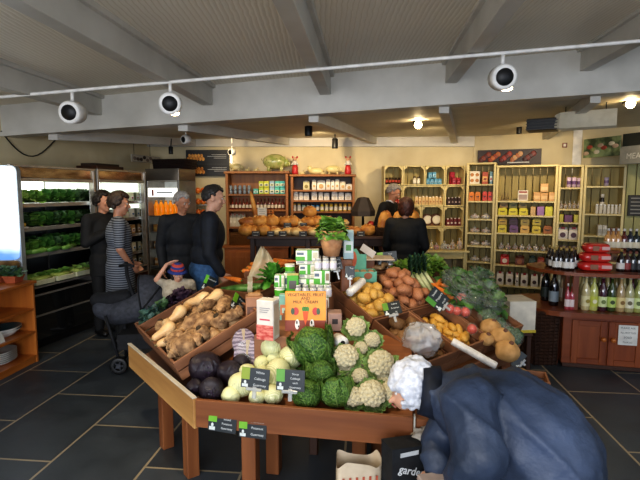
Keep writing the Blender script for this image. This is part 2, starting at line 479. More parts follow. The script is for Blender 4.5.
def dz(py, F_=None, px=257, off=.0): return hz(F_ or DF, px, py, off)
DZ = [dz(194), dz(209.6), dz(227)]
DW = (DP1 - DP0).length
dbase = dz(245)
dr = shelf_unit(DF, 0, DW, DZ, dz(173.5), .32, DRESS, DRESS, 'brown wooden dresser with coloured boxes, red-capped bottles and a wicker basket', 'dresser', ft=.03, cat='dresser')
mb = MB(); mb.box(-.05, DW + .02, -.1, .32, dbase - .04, dbase, ORANGE); mb.build('ledge', dr)
mb = MB(); mb.box(-.02, DW, -.08, .3, 0, dbase - .04, ORANGE)
mb.build('base_cabinet', dr)
for i in range(2):
    mb = MB(); a = .04 + i * DW / 2; b = a + DW / 2 - .08
    mb.box(a, b, -.095, -.08, .08, dbase - .1, ORANGE); mb.box(a + .08, b - .08, -.1, -.09, .16, dbase - .18, ORANGE)
    o = mb.build('door', dr); MB().ell((b - .04, -.115, dbase * .55), .02, ORANGE.m[0], 8, 6).build('knob', o)
for i in range(5):
    place_row(DF, [(228.5 + i * 4.6, 232.6 + i * 4.6, 194, 185.5, lambda w, h: g_mug(w * .8, h, '8b98a3', '566773'), 'mug', 'grey-blue mug, %s along the top shelf of the brown dresser' % nth(i), 'mug')], DZ[0])
cols = ['c9cf2f', 'd4d53a', '9fc0cf', '5cc4b4', '4fc0b8']
for rr in range(2):
    for i in range(5):
        if rr == 0: c = ['b9d23a', 'd8d83f', 'a6c7d4', '57c2b0', '63c9bd'][i]
        else: c = cols[i]
        y0 = 194 - rr * 6.6; zz = DZ[0] + rr * (dz(187.4) - dz(194))
        place_row(DF, [(259 + i * 5.3, 264 + i * 5.3, y0, y0 - 6.3, lambda w, h, c=c: g_carton(w, .09, h, c, 'e8e6c0', '47624d'), 'tea_box',
                  '%s tea box, %s from the mugs in the %s layer' % (['lime', 'yellow', 'pale blue', 'teal', 'aqua'][i], nth(i), ['lower', 'upper'][rr]), 'box')], zz, 'coloured tea boxes on the dresser')
place_row(DF, [(253.5, 258.5, 194, 188.8, lambda w, h: g_carton(w, .09, h, '4db3a4', 'd9efe6', '2d6d62'), 'tea_box', 'small teal box standing alone beside the grey-blue mugs', 'box')], DZ[0])
for i in range(16):
    red = i in (9, 10, 11)
    place_row(DF, [(227.5 + i * 3.6, 230.6 + i * 3.6, 209.6, 198.3, lambda w, h, red=red: g_bottle(w, h, '7a2d1c' if not red else '54121a', 'd9cdb6', 'b2402c', slim=True), 'sauce_bottle',
              'red capped sauce bottle with cream label, %s along the dresser middle shelf' % nth(i), 'bottle')], DZ[1], 'sauce bottles on the dresser')
for i in range(4):
    place_row(DF, [(229 + i * 4.1, 233 + i * 4.1, 227, 214.5, lambda w, h: g_pack(w, .08, h, 'cfc7b3', 'e6e0d0', 'b86a4f'), 'flour_bag',
              'off-white paper flour bag, %s on the lower dresser shelf' % nth(i), 'bag')], DZ[2])
def basket(w, d, h, c1='a5713c', c2='7b4e26', rows=7):
    mt = mk('wicker_' + c1, c1, c2, scale=60, kind='wave', rough=.7, bump=.8, st=(1, 1, 1.2))
    mb = MB()
    for k in range(rows):
        z = h * (k + .5) / rows; q = 1 + .06 * k / rows
        a, b = w / 2 * q, d / 2 * q; rr = h / rows * .55
        pts = [(-a, -b, z), (0, -b * 1.03, z), (a, -b, z), (a * 1.02, 0, z), (a, b, z), (0, b, z), (-a, b, z), (-a * 1.02, 0, z), (-a, -b, z)]
        mb.tube(pts, rr, mt, 6)
    mb.box(-w / 2, w / 2, -d / 2, d / 2, 0, .015, mt)
    n = max(5, int(w / .04))
    for i in range(n + 1):
        x = -w / 2 + w * i / n; mb.tube([(x, -d / 2 - rr * .9, 0), (x * 1.06, -d / 2 * 1.06 - rr, h)], .005, mt, 5)
    return mb
a, b = on(DF, 230, 244, .06), on(DF, 256, 244, .06)
t_ = basket(b.x - a.x, .22, .2).build('wicker_basket', M=DF @ T((a.x + b.x) / 2, .14, dbase)); tag(t_, 'low wicker basket in the bottom bay of the brown dresser', 'basket')

# ---------- middle shelf with white packs ----------
MP0, MP1 = wp(291, 240, 7.6), wp(354.5, 240, 7.6)
MF = frame((MP0.x, MP0.y), (MP1.x, MP1.y)); MW = (MP1 - MP0).length
MZ = [dz(189.8, MF, 322), dz(200.2, MF, 322), dz(211.5, MF, 322), dz(226, MF, 322), dz(246, MF, 322)]
shelf_unit(MF, 0, MW, MZ, dz(176.5, MF, 322), .32, DRESS, DARKW, 'brown wooden shelf unit filled with white packs and jars', 'shelving_unit', ft=.028)
xs = [(303, 309.5, 181, 'd8cf9f'), (312, 316.3, 180, 'e4dccb'), (317, 325.5, 180.5, 'ece7dd'), (326, 330.5, 179.5, 'e2d8c8'), (331, 334.5, 180.5, 'eee9de'), (335, 339.5, 179.5, 'e4dccb'), (340, 345.5, 181.5, 'ddd3bd'), (346, 352, 184, 'efeae0')]
for i, (a, b, t, c) in enumerate(xs):
    place_row(MF, [(a, b, 189.8, t, lambda w, h, c=c: g_pack(w, .08, h, c, 'c9a36a' if c != 'd8cf9f' else '8c7d3a', 'd9d0be'), 'flour_pack', 'white paper pack, %s along the top shelf of the jar unit' % nth(i), 'pack')], MZ[0], 'white packs on the middle unit')
xs = [(293, 298.5), (299, 303), (303.5, 309), (311.5, 317), (318.5, 323), (324, 329.5), (331.5, 337.5), (338.5, 344), (345, 351.5)]
for i, (a, b) in enumerate(xs):
    place_row(MF, [(a, b, 200.2, 192 + (i % 3) * .6, lambda w, h: g_pack(w, .08, h, 'ece8df', 'd2c9b8', 'e6dfd0'), 'flour_pack', 'white paper pack, %s along the second shelf of the jar unit' % nth(i), 'pack')], MZ[1], 'white packs on the middle unit')
jc = ['dedad0', 'd9d6cc', '8fb3a2', 'c9c8b9', '5e9ec6', '4f93c9', 'd8c640', 'e0d8a0', 'd7bd3c', 'e3d79c', 'd6b560', 'dcb96a', 'd9a94c']
for i, c in enumerate(jc):
    place_row(MF, [(292.5 + i * 4.6, 296.4 + i * 4.6, 211.5, 204, lambda w, h, c=c: g_jar(w, h, c, '2a2420' if c < 'd6' else 'c9a545', 'e9e4d4'), 'preserve_jar', 'small preserve jar, %s along the third shelf of the jar unit' % nth(i), 'jar')], MZ[2], 'preserve jars on the middle unit')

# figures on top
PIGG = mk('green_pottery_glaze', '8f9a55', 'b0ae72', scale=14, rough=.25, lo=.4, hi=.55, coat=.5)
PIGC = mk('cream_pottery_glaze', 'cbbd84', 'dccf9c', scale=6, rough=.3, coat=.4)
def pig(w, h, mat, label):
    t = thing('pottery_pig', Matrix.Identity(4), label, 'figurine')
    mb = MB(); mb.ell((0, 0, h * .56), (w * .46, w * .28, h * .44), mat, 18, 12); mb.ell((w * .42, 0, h * .5), (w * .14, w * .14, h * .24), mat)
    mb.lathe([(h * .12, 0), (h * .11, w * .09)], mat, 10, T(w * .5, 0, h * .42) @ RY(pi / 2)); mb.build('body', t)
    for sx in (-.24, .24):
        for sy in (-.13, .13): MB().lathe([(h * .1, 0), (h * .09, h * .3)], mat, 8, T(sx * w, sy * w, 0)).build('leg', t)
    for sy in (-.07, .07): MB().ell((w * .38, sy * w, h * .75), (h * .04, h * .08, h * .12), mat, 8, 6).build('ear', t)
    mb = MB(); mb.tube([(-w * .45, 0, h * .6), (-w * .52, .01, h * .66), (-w * .5, .02, h * .72)], h * .02, mat, 5); mb.build('tail', t)
    for i in range(9):
        a = R.uniform(-.35, .3) * w; MB().ell((a, -w * .27 * sqrt(max(0, 1 - (a / w / .46) ** 2)) * .98, h * R.uniform(.45, .7)), h * .025, C('3a3a20', .4), 6, 4).build('spot', t)
    return t
def stand(t, Fm, px, py, off, rz=0):
    q = on(Fm, px, py, off); t.matrix_world = Fm @ T(q.x, off, q.z) @ RZ(rz); return t
ztopD, ztopM = dz(173.5) + .036, dz(176.5, MF, 322) + .034
def topz(t, Fm, z): t.matrix_world = t.matrix_world @ T(0, 0, z - t.matrix_world.translation.z); return t
def pxw(Fm, a, b, py, off): return abs(on(Fm, b, py, off).x - on(Fm, a, py, off).x)
topz(stand(pig(pxw(DF, 262, 288, 172, .15), .28, PIGG, 'large speckled green pottery pig on top of the brown dresser'), DF, 275, 172, .15, .1), DF, ztopD)
topz(stand(pig(pxw(DF, 229, 242, 172, .15), .13, PIGC, 'small pale pottery pig on top of the brown dresser'), DF, 236, 172, .15, .1), DF, ztopD)
topz(stand(pig(pxw(DF, 325, 342, 172, .15), .15, PIGC, 'cream pottery pig on top of the jar unit'), MF, 333, 175, .15, .1), MF, ztopM)
def sleeping(w, h, label):
    t = thing('pottery_figurine', Matrix.Identity(4), label, 'figurine')
    mb = MB(); mb.ell((0, 0, h * .35), (w * .45, w * .2, h * .34), PIGC); mb.ell((-w * .38, 0, h * .6), (w * .15, w * .12, h * .3), PIGC); mb.build('body', t)
    MB().tube([(w * .2, 0, h * .2), (w * .4, -.01, h * .1), (w * .55, 0, h * .12)], [w * .09, w * .07, w * .04], PIGC).build('leg', t); return t
topz(stand(sleeping(.27, .16, 'cream pottery figure lying beside the cream pig'), MF, 316, 175, .15, .1), MF, ztopM)
def duck(w, h, label):
    t = thing('small_ornament', Matrix.Identity(4), label, 'ornament')
    MB().ell((0, 0, h * .3), (w * .5, w * .3, h * .3), PIGC, 10, 7).build('body', t); MB().ell((w * .35, 0, h * .75), (w * .17, w * .17, h * .22), PIGC, 8, 6).build('head', t); return t
for px, F_, zt, lb in ((247, DF, ztopD, 'tiny cream bird ornament beside the small pig'), (256, DF, ztopD, 'tiny cream bird ornament touching the big green pig'), (302, MF, ztopM, 'tiny cream bird ornament near the red figurine')):
    topz(stand(duck(.08, .07, lb), F_, px, 173, .12), F_, zt)
def redfig(label):
    t = thing('painted_figurine', Matrix.Identity(4), label, 'figurine'); red = C('b5262a', .4); wh = C('cfc9c0', .4)
    MB().lathe([(.045, 0), (.055, .02), (.045, .12), (.03, .15)], red, 12).build('skirt', t)
    MB().lathe([(.035, .15), (.04, .18), (.03, .22)], wh, 12).build('torso', t)
    MB().ell((0, 0, .245), .03, C('c99a7c', .5), 10, 8).build('head', t)
    for s in (-1, 1):
        MB().ell((s * .035, 0, .275), (.014, .01, .02), red, 8, 5).build('ear', t); MB().tube([(s * .03, 0, .2), (s * .055, -.02, .15)], .01, wh, 6).build('arm', t)
    return t
topz(stand(redfig('red and white figurine above the join of the two shelf units'), MF, 295, 175, .14), MF, ztopM)
topz(stand(redfig('red and white figurine at the wall end of the jar unit'), MF, 348, 175, .14), MF, ztopM)

# ---------- crate wall (pale stacked crates) ----------
KP0, KP1 = wp(383.7, 240, 7.5), wp(464.6, 240, 7.5)
KF = frame((KP0.x, KP0.y), (KP1.x, KP1.y)); KW = (KP1 - KP0).length
def crate_box(Fm, px0, px1, py0, py1, label, dep=.3):
    pm = (px0 + px1) / 2
    x0, x1 = on(Fm, px0, 200).x, on(Fm, px1, 200).x; z1, z0 = on(Fm, pm, py0).z, on(Fm, pm, py1).z
    W, Hh = x1 - x0, z1 - z0; e = .02; g = .003
    t = thing('wooden_crate', Fm @ T(x0, 0, z0), label, 'crate')
    mb = MB(); mb.box(g, e, 0, dep, g, Hh - g, CREAMW); mb.build('side_panel', t)
    mb = MB(); mb.box(W - e, W - g, 0, dep, g, Hh - g, CREAMW); mb.build('side_panel', t)
    mb = MB(); mb.box(e, W - e, 0, dep, g, e, CREAMW); mb.build('bottom_board', t)
    mb = MB(); mb.box(e, W - e, 0, dep, Hh - e, Hh - g, CREAMW); mb.build('top_board', t)
    mb = MB(); n = max(3, round((W - 2 * e) / .09)); s = (W - 2 * e) / n
    for i in range(n): mb.box(e + i * s + .002, e + (i + 1) * s - .006, dep - .012, dep, e, Hh - e, CREAMB)
    mb.build('back_panel', t)
    for (cx, sx) in ((e, 1), (W - e, -1)):
        mb = MB(); poly = [(cx, Hh - e), (cx + sx * .05, Hh - e), (cx, Hh - e - .05)]
        if sx < 0: poly.reverse()
        mb.add([(x, y, z) for x, z in poly for y in (.01, .03)], [(0, 2, 4), (5, 3, 1), (0, 1, 3, 2), (2, 3, 5, 4), (4, 5, 1, 0)], CREAMW.m[0]); mb.build('corner_block', t)
    return z0 + e
cx_ = [383.7, 402.7, 424.6, 444.8, 464.6]
K = {}
for c in range(4): K[(0, c)] = crate_box(KF, cx_[c], cx_[c + 1], 165.4, 185.6, 'pale wooden crate, top row, %s column of the crate wall' % nth(c))
K[(1, 0)] = crate_box(KF, cx_[0], cx_[1], 185.6, 206, 'pale wooden crate behind the counter assistant, second row of the crate wall')
K[(1, 1)] = crate_box(KF, cx_[1], cx_[3], 185.6, 206, 'wide pale wooden crate holding a row of biscuit packs')
K[(1, 3)] = crate_box(KF, cx_[3], cx_[4], 185.6, 206.5, 'pale wooden crate with dark gift packs, second row, end column of the crate wall')
K[(2, 0)] = crate_box(KF, cx_[0], cx_[1], 206, 227.5, 'pale wooden crate mostly hidden behind the dark haired woman')
K[(2, 1)] = crate_box(KF, cx_[1], cx_[2] - 3, 206, 227.5, 'narrow pale wooden crate beside the dark haired woman')
K[(2, 2)] = crate_box(KF, cx_[2] - 3, cx_[3] - 1, 206, 227.5, 'pale wooden crate holding two round biscuit tins')
K[(2, 3)] = crate_box(KF, cx_[3] - 1, cx_[4], 206.5, 227.5, 'pale wooden crate with red and cream packs, third row of the crate wall')
K[(3, 2)] = crate_box(KF, cx_[2] - 3, cx_[3] - 2, 227.5, 248.5, 'pale wooden crate on the table, bottom row, inner one')
K[(3, 3)] = crate_box(KF, cx_[3] - 2, cx_[4], 227.5, 248.5, 'pale wooden crate on the table, bottom row, end one')
K[(3, 1)] = crate_box(KF, cx_[0], cx_[2] - 3, 227.5, 248.5, 'pale wooden crate at the bottom of the crate wall behind the dark haired woman')
# table under the crates
tb = thing('display_table', KF, 'pale wooden table carrying the stacked crates', 'table'); zt = hz(KF, 430, 248.7)
MB().box(0, KW, -.28, .4, zt - .03, zt, CREAMW).build('tabletop', tb)
MB().box(.03, KW - .03, -.24, .36, zt - .13, zt - .03, CREAMW).build('apron', tb)
for x in (.03, KW - .09):
    for y in (-.26, .3): MB().box(x, x + .06, y, y + .06, 0, zt - .03, CREAMW).build('leg', tb)
def row(Fm, n, p0, p1, yb, yt, fn, nm, lab, cat, z, grp=None, gap=.9, depth=.1):
    s = (p1 - p0) / n
    for i in range(n):
        place_row(Fm, [(p0 + i * s, p0 + i * s + s * gap, yb, yt + R.uniform(-.4, .4), fn, nm, lab.replace('#', nth(i)), cat)], z, grp, depth)
row(KF, 5, 385.5, 401, 184.5, 178, lambda w, h: g_can(w, h, '3a2a20', 'b5452e'), 'tin', 'dark tin with red band, # in the corner crate of the crate wall', 'tin', K[0, 0])
row(KF, 2, 413, 421, 184.5, 177, lambda w, h: g_jar(w, h, 'c9bfa5', '3b2a1e', 'e9e2d2'), 'jar', 'pale jar with dark lid, # of a pair in a top crate', 'jar', K[0, 1])
row(KF, 4, 426, 442, 184.5, 179, lambda w, h: g_carton(w, .08, h, '4f93b4', '9cc6d8', '2c5f80'), 'blue_box', 'small blue box, # of the bottom layer in a top crate', 'box', K[0, 2])
row(KF, 2, 428, 436.5, 178.6, 172.5, lambda w, h: g_carton(w, .08, h, '5b9dbb', 'a6cddd', '2c5f80'), 'blue_box', 'small blue box, # of the upper layer in a top crate', 'box', K[0, 2] + .095)
row(KF, 2, 452, 461, 184.5, 178, lambda w, h: g_carton(w, .08, h, 'b02a38', '7a1622', 'd9707a'), 'red_box', 'low red box, # on the floor of the end top crate', 'box', K[0, 3])
place_row(KF, [(450, 454.5, 184.5, 172, lambda w, h: g_carton(w, .07, h, 'c03244', '8a1c2a'), 'red_box', 'tall narrow red box standing in the end top crate', 'box')], K[0, 3], depth=.18)
row(KF, 8, 415, 442, 205, 197, lambda w, h: g_pack(w, .08, h, 'cfae78', 'a26f35', 'eee6d4'), 'biscuit_pack', 'clear topped biscuit pack, # in the wide crate', 'pack', K[1, 1])
row(KF, 2, 394, 401, 205, 199.5, lambda w, h: g_pack(w, .08, h, 'c23a30', 'e0c9b0', 'e9e0d0'), 'red_pack', 'red and white pack, # beside the assistant', 'pack', K[1, 0])
row(KF, 4, 447, 461, 205.5, 197.5, lambda w, h: g_pack(w, .07, h, '3c2a28', 'a8938a', 'cfc6c0'), 'gift_pack', 'dark and silver gift pack, # in its crate of the end column', 'pack', K[1, 3])
row(KF, 2, 415, 420.5, 226.5, 212, lambda w, h: g_bottle(w, h, 'cfc9b8', 'e8e3d6', '3a2b1c'), 'cordial_bottle', 'pale bottle, # in the narrow crate', 'bottle', K[2, 1])
def roundtin(w, h):
    mb = MB(); mb.lathe([(h / 2, 0), (h / 2, .05), (h * .46, .055)], C('5b3620', .4), 20, T(0, .02, h / 2) @ RX(pi / 2)); mb.lathe([(h * .38, .056), (h * .3, .058)], C('e8dfca', .5), 20, T(0, .02, h / 2) @ RX(pi / 2)); mb.box(-h * .4, h * .4, -.03, .05, 0, h * .2, C('8a5a35', .5)); return mb
row(KF, 2, 423.5, 441.5, 226.5, 214.5, roundtin, 'round_tin', 'round biscuit tin on edge, # of the pair in the third row crate', 'tin', K[2, 2])
row(KF, 4, 446, 461, 226.5, 219, lambda w, h: g_pack(w, .07, h, '6f2426', 'd9cdbb', 'e9dfd0'), 'sweet_pack', 'dark red sweet pack, # in the third row crate', 'pack', K[2, 3])
for i, (a, b, yt, c1, c2) in enumerate([(422, 429, 238, 'a52a2a', 'd9c9a0'), (430, 433.5, 236, 'e0c97a', 'e9e0c0'), (434, 440, 240, '9a2020', 'c04030'), (441, 449, 238, 'b9b6a6', '8c8a78'), (450, 456, 236, 'cfa77a', 'a07040'), (457, 463, 234, 'c08c50', 'e0d0b0'), (446, 452, 242, 'c9c4b4', '7a2a26')]):
    place_row(KF, [(a, b, 249, yt, lambda w, h, c1=c1, c2=c2, i=i: g_cello(w, .1, h, c1, c2, i), 'sweet_bag', 'clear bag of %s sweets, %s along the front edge of the pale table' % (['red', 'golden', 'dark red', 'grey', 'tan', 'toffee', 'cream'][i], nth(i)), 'bag')], zt, depth=-.18)
# ---------- long pale shelving on the angled wall ----------
SP0 = wp(466, 240, 7.25); SP1 = wp(625, 240, 6.45)
SF = frame((SP0.x, SP0.y), (SP1.x, SP1.y))
def sx(px, py=200): return on(SF, px, py).x
def s_unit(px0, px1, pxm, shelf_py, top_py, label):
    return shelf_unit(SF, sx(px0), sx(px1), [hz(SF, pxm, y) for y in shelf_py], hz(SF, pxm, top_py), .33, CREAMW, CREAMB, label, ft=.024, slat=.1, toplip=.0)
SA = [184, 201, 219, 233, 246, 262, 283]; SB = [201, 215.5, 233.5, 251, 266, 287]; SCc = [187.5, 209, 222.5, 240, 258]; SD = [186, 214, 236, 262]
s_unit(466, 495, 481, SA, 164.5, 'narrow pale shelving unit with orange gift bags and biscuit boxes')
s_unit(495.4, 557, 526, SB, 167, 'wide pale shelving unit with yellow boxes, brown sweets and white bags')
s_unit(557.4, 582.5, 570, SCc, 167, 'narrow pale shelving unit with lilac tins and nougat bags')
s_unit(583, 625, 604, SD, 167, 'pale shelving unit with white jars beside the bottle display')
def zs(pm, py): return hz(SF, pm, py)
def srow(n, p0, p1, yb, h_px, fn, nm, lab, cat, pm, py, grp=None, gap=.92, depth=.06, dz_=0):
    row(SF, n, p0, p1, yb, yb - h_px, fn, nm, lab, cat, zs(pm, py) + dz_, grp, gap, depth)
def g_fourdots(w, h):
    mb = MB(); mb.box(-w / 2, w / 2, -.05, .05, 0, h, C('dfd6c2', .5))
    for a in (-.25, .25):
        for b in (.28, .72): mb.lathe([(w * .18, 0), (w * .17, .003)], C('b5793f', .6), 14, T(a * w, -.05, b * h) @ RX(pi / 2))
    return mb
srow(1, 469, 480.5, 183, 13, lambda w, h: g_fourdots(w, h), 'biscuit_box', 'white box printed with four round biscuits', 'box', 481, 184)

srow(1, 482, 488.5, 183, 12.5, lambda w, h: g_carton(w, .09, h, 'b5532e', 'e2b060', '8c2f1e'), 'biscuit_box', 'orange-red picture box beside the four biscuit box', 'box', 481, 184)
srow(1, 489.5, 493, 183, 12.5, lambda w, h: g_carton(w, .09, h, '6d8f96', 'c9d6cf', 'a03c30'), 'biscuit_box', 'slim blue-grey box at the end of the top narrow shelf', 'box', 481, 184)
srow(2, 468.5, 481, 200, 9, lambda w, h: g_giftbox(w, .1, h, 'cf7a22', '4a1c0c'), 'gift_box', 'orange gift box, # on the narrow shelf', 'box', 481, 201)
srow(2, 482, 493, 200, 9.5, lambda w, h: g_giftbox(w, .1, h, 'c8432f', '4a1c0c'), 'gift_box', 'coral gift box, # on the narrow shelf', 'box', 481, 201)
for k, (py, cc, nn) in enumerate([(219, ('d9d0c4', 'b98a80'), 'pale'), (233, ('7c4a38', 'c9a98c'), 'brown'), (246, ('b08468', 'e0d2c4'), 'cream and brown'), (262, ('c9b9a0', '9a7050'), 'nut')]):
    srow(2, 469, 492, py - 1, 5, lambda w, h, cc=cc: g_cello(w, .12, h * 1.3, cc[0], cc[1], R.randrange(99)), 'sweet_bag', '# low bag of %s sweets on the narrow shelving unit' % nn, 'bag', 481, py)
# wide unit: top bay
def g_card(w, h): 
    mb = MB(); mb.box(-w / 2, w / 2, 0, .015, 0, h, C('e6e0cf', .5)); mb.box(-w * .42, w * .42, -.002, 0, h * .1, h * .6, C('a38e84', .5), bev=0); mb.box(-w * .42, w * .42, -.002, 0, h * .75, h * .92, C('9c4a3a', .5), bev=0); return mb
def g_letters(w, h):
    mb = MB()
    for k in range(3):
        x = (-.33 + k * .33) * w; mb.tube([(x - w * .12, 0, h * .1), (x - w * .02, 0, h * .9), (x + w * .12, 0, h * .15)], w * .045, C('6d5648', .6), 6)
    mb.box(-w / 2, w / 2, -.02, .03, 0, h * .1, C('6d5648', .6)); return mb
srow(1, 500.5, 510, 199, 9, g_letters, 'wooden_ornament', 'brown twisted ornament on the lit top bay', 'ornament', 526, 201)
srow(1, 517.5, 529, 199.5, 10.5, g_card, 'picture_box', 'white box with grey photo on the lit top bay', 'box', 526, 201)
srow(3, 533, 556, 200.5, 8.5, lambda w, h: g_carton(w, .12, h, 'c9995a', 'dfb87c'), 'kraft_box', 'kraft cardboard box, # at the foot of its pile', 'box', 526, 201, gap=.95)
srow(1, 540, 549, 192, 9, lambda w, h: g_carton(w, .12, h, 'd3a566', 'e6c48a'), 'kraft_box', 'kraft cardboard box, topmost of its pile', 'box', 526, 201, dz_=.125)
srow(3, 498, 528.5, 214.5, 6.5, lambda w, h: g_giftbox(w, .12, h * 1.1, R.choice(['d9a02c', 'd0c32e', 'c9bf2c']), '5a4318'), 'gift_box', 'yellow gift tray, # on the yellow shelf, lower layer', 'box', 526, 215.5)
srow(3, 499, 527.5, 208, 5, lambda w, h: g_giftbox(w, .1, h * 1.1, R.choice(['8a6a2c', '7a6a2e', '6e6a2c']), '2a2010'), 'gift_box', 'olive gift tray, # on the yellow shelf, upper layer', 'box', 526, 215.5, dz_=.1)
for i, (c, a, b) in enumerate((('c9a46a', 530.5, 536), ('9a6fa0', 536.5, 544.5), ('cfc832', 545, 553.5))):
    srow(1, a, b, 214.8, 9, lambda w, h, c=c: g_carton(w, .12, h, c, c), 'plain_box', '%s plain box beside the yellow gift trays' % ['tan', 'lilac', 'bright yellow'][i], 'box', 526, 215.5)
cl = ['c9b83a', '6c4a72', 'd0a95c', 'c9b43c', 'a2632c']
for i in range(5):
    a = 497.5 + i * 11.4
    srow(1, a, a + 10, 232.2, 7, lambda w, h, i=i: g_giftbox(w, .12, h * 1.1, cl[i], '3a2412'), 'gift_box', '%s gift tray, %s on the third shelf, lower layer' % (['yellow', 'purple', 'tan', 'mustard', 'brown'][i], nth(i)), 'box', 526, 233.5)
    if i < 4: srow(1, a, a + 10, 225, 6, lambda w, h, i=i: g_giftbox(w, .12, h * 1.1, ['b08f34', '4a3440', 'a08c44', 'b8a63c'][i], '2c1a10'), 'gift_box', '%s gift tray, %s on the third shelf, upper layer' % (['ochre', 'plum', 'khaki', 'straw'][i], nth(i)), 'box', 526, 233.5, dz_=.115)
cc = [('5a3426', '8c5a40'), ('8a4a38', 'c9a98c'), ('6a3a2c', 'b98a70'), ('e0d6cc', '7a4438'), ('9a6a4c', '4c2a22'), ('ddd6d0', '8a6a60'), ('7c4030', 'e0cfc0'), ('a8805c', '5c3426')]
for i in range(8):
    a = 498 + i * 7
    srow(1, a, a + 6.6, 248.5, 8, lambda w, h, i=i: g_cello(w, .13, h, cc[i][0], cc[i][1], i), 'sweet_bag', 'bag of brown and cream chocolates, %s along the fourth shelf' % nth(i), 'bag', 526, 251)
for i, (a, b, c1, c2, nm) in enumerate(((500, 509.5, 'b8322c', 'e8d4c0', 'red and white'), (515, 525, '6e3a26', 'a2603c', 'brown'), (529, 536, '36443c', '5a6a58', 'dark green'), (537.5, 545, '9c4630', 'c98a60', 'rust'), (546, 553, 'b02c28', 'd9a090', 'scarlet'))):
    srow(1, a, b, 263 + i * .6, 9.5, lambda w, h, c1=c1, c2=c2: g_pack(w, .12, h, c1, c2, c1), 'snack_box', '%s snack pack on the fifth shelf of the wide unit' % nm, 'pack', 526, 266)
for i, a in enumerate((494.5, 504, 513.5, 519, 529, 538.5, 548)):
    srow(1, a + 1.5, a + (9.3 if i != 2 else 5), 283 + i * .9, 12.5, lambda w, h: g_pack(w, .1, h, 'dcd2c4', '4c3430', 'b2302c'), 'fudge_bag', 'white bag with round dark label and red top, %s on the bottom shelf' % nth(i), 'bag', 526, 287, 'white bags on the bottom shelf')
# narrow unit C
srow(3, 566.5, 582, 185.8, 10, lambda w, h: g_can(w, h, 'c9b3c9', '6c4c78'), 'lilac_tin', 'lilac and white tin, # on the narrow tin shelf', 'tin', 570, 187.5, gap=.95)
srow(5, 559, 581, 207, 9.5, lambda w, h: g_cello(w, .12, h, 'cdb89a', '7c5a40', 3), 'nougat_bag', 'tied bag of pale nuts, # on the nut shelf', 'bag', 570, 209)
for i, (c, a, b) in enumerate((('b5a82e', 559, 563.5), ('6a3a5c', 564, 573), ('b9ae30', 573.5, 578.5))):
    srow(1, a, b, 221, 7.5, lambda w, h, c=c: g_carton(w, .12, h, c, c), 'plain_box', '%s carton under the shelf of nut bags' % ['mustard', 'plum', 'acid yellow'][i], 'box', 570, 222.5)
srow(2, 557.5, 579.5, 238.5, 12, lambda w, h: g_pack(w, .1, h, 'ddd4c8', '5a3a44', 'b03a3a'), 'fudge_bag', 'white bag with dark round label, # beside the stile of the tin unit', 'bag', 570, 240)
srow(2, 559, 580, 256, 11, lambda w, h: g_pack(w, .1, h, '8c7466', '4a3a34', 'b9a08c'), 'sweet_bag', 'dim brown bag, # on the lowest shelf of the tin unit', 'bag', 570, 258)
# unit D
srow(1, 604, 609.5, 184.5, 9, lambda w, h: g_can(w, h, 'bcaec0', '7a6284'), 'lilac_tin', 'single lilac tin alone on its top shelf', 'tin', 604, 186)
srow(1, 599.5, 604.5, 212, 19, lambda w, h: g_jar(w, h, '2e2620', 'e3ddd0', 'ddd6c6'), 'candle_jar', 'tall white topped jar standing behind the row of white jars', 'jar', 604, 214, depth=.16)
srow(7, 595, 622, 212.6, 9.5, lambda w, h: g_jar(w, h, 'dcd6c6', 'eeeae0', 'cfc8b6'), 'white_jar', 'small white jar, # in the row beside the bottles', 'jar', 604, 214)
srow(2, 597, 607, 233.5, 10.5, lambda w, h: g_carton(w, .1, h, 'c9c2b0', 'a29c8c'), 'pale_carton', 'pale carton, # on the shelf above the red packs', 'box', 604, 236)
srow(2, 609, 620, 233.5, 8, lambda w, h: g_pack(w, .1, h, '6a4434', 'a07c5c', '8c6448'), 'snack_pack', 'brown snack pack, # on the shelf above the red packs', 'pack', 604, 236)
srow(3, 594, 619, 261, 10, lambda w, h: g_pack(w, .1, h, '7a5a40', '4a3426', '9c7c5c'), 'snack_pack', 'brown paper pack, # behind the red packs', 'pack', 604, 262)
# plank cladding at the end of the shelving
q = SF.inverted() @ V((0, 0, 0))
pl = MB()
for i in range(7):
    x = sx(626) + i * .11; pl.box(x, x + .1, .02, .05, 0, 2.05, mk('green_plank', '8f8c5c', '9f9b6a', scale=4, rough=.7, st=(1, 1, .2)))
tag(pl.build('plank_screen', M=SF), 'tall grey-green plank screen at the end of the pale shelving', 'screen')
m_ = MB(); a = on(SF, 628.5, 195); b = on(SF, 640, 216); m_.box(a.x, b.x + .1, -.01, .018, b.z, a.z, C('2b2a26', .6))
for k in range(5): m_.box(a.x + .03, b.x, -.012, -.01, a.z - .05 - k * .05, a.z - .035 - k * .05, C('8c8a80', .6), bev=0)
tag(m_.build('notice_board', M=SF), 'dark notice board fixed on the plank screen', 'board')
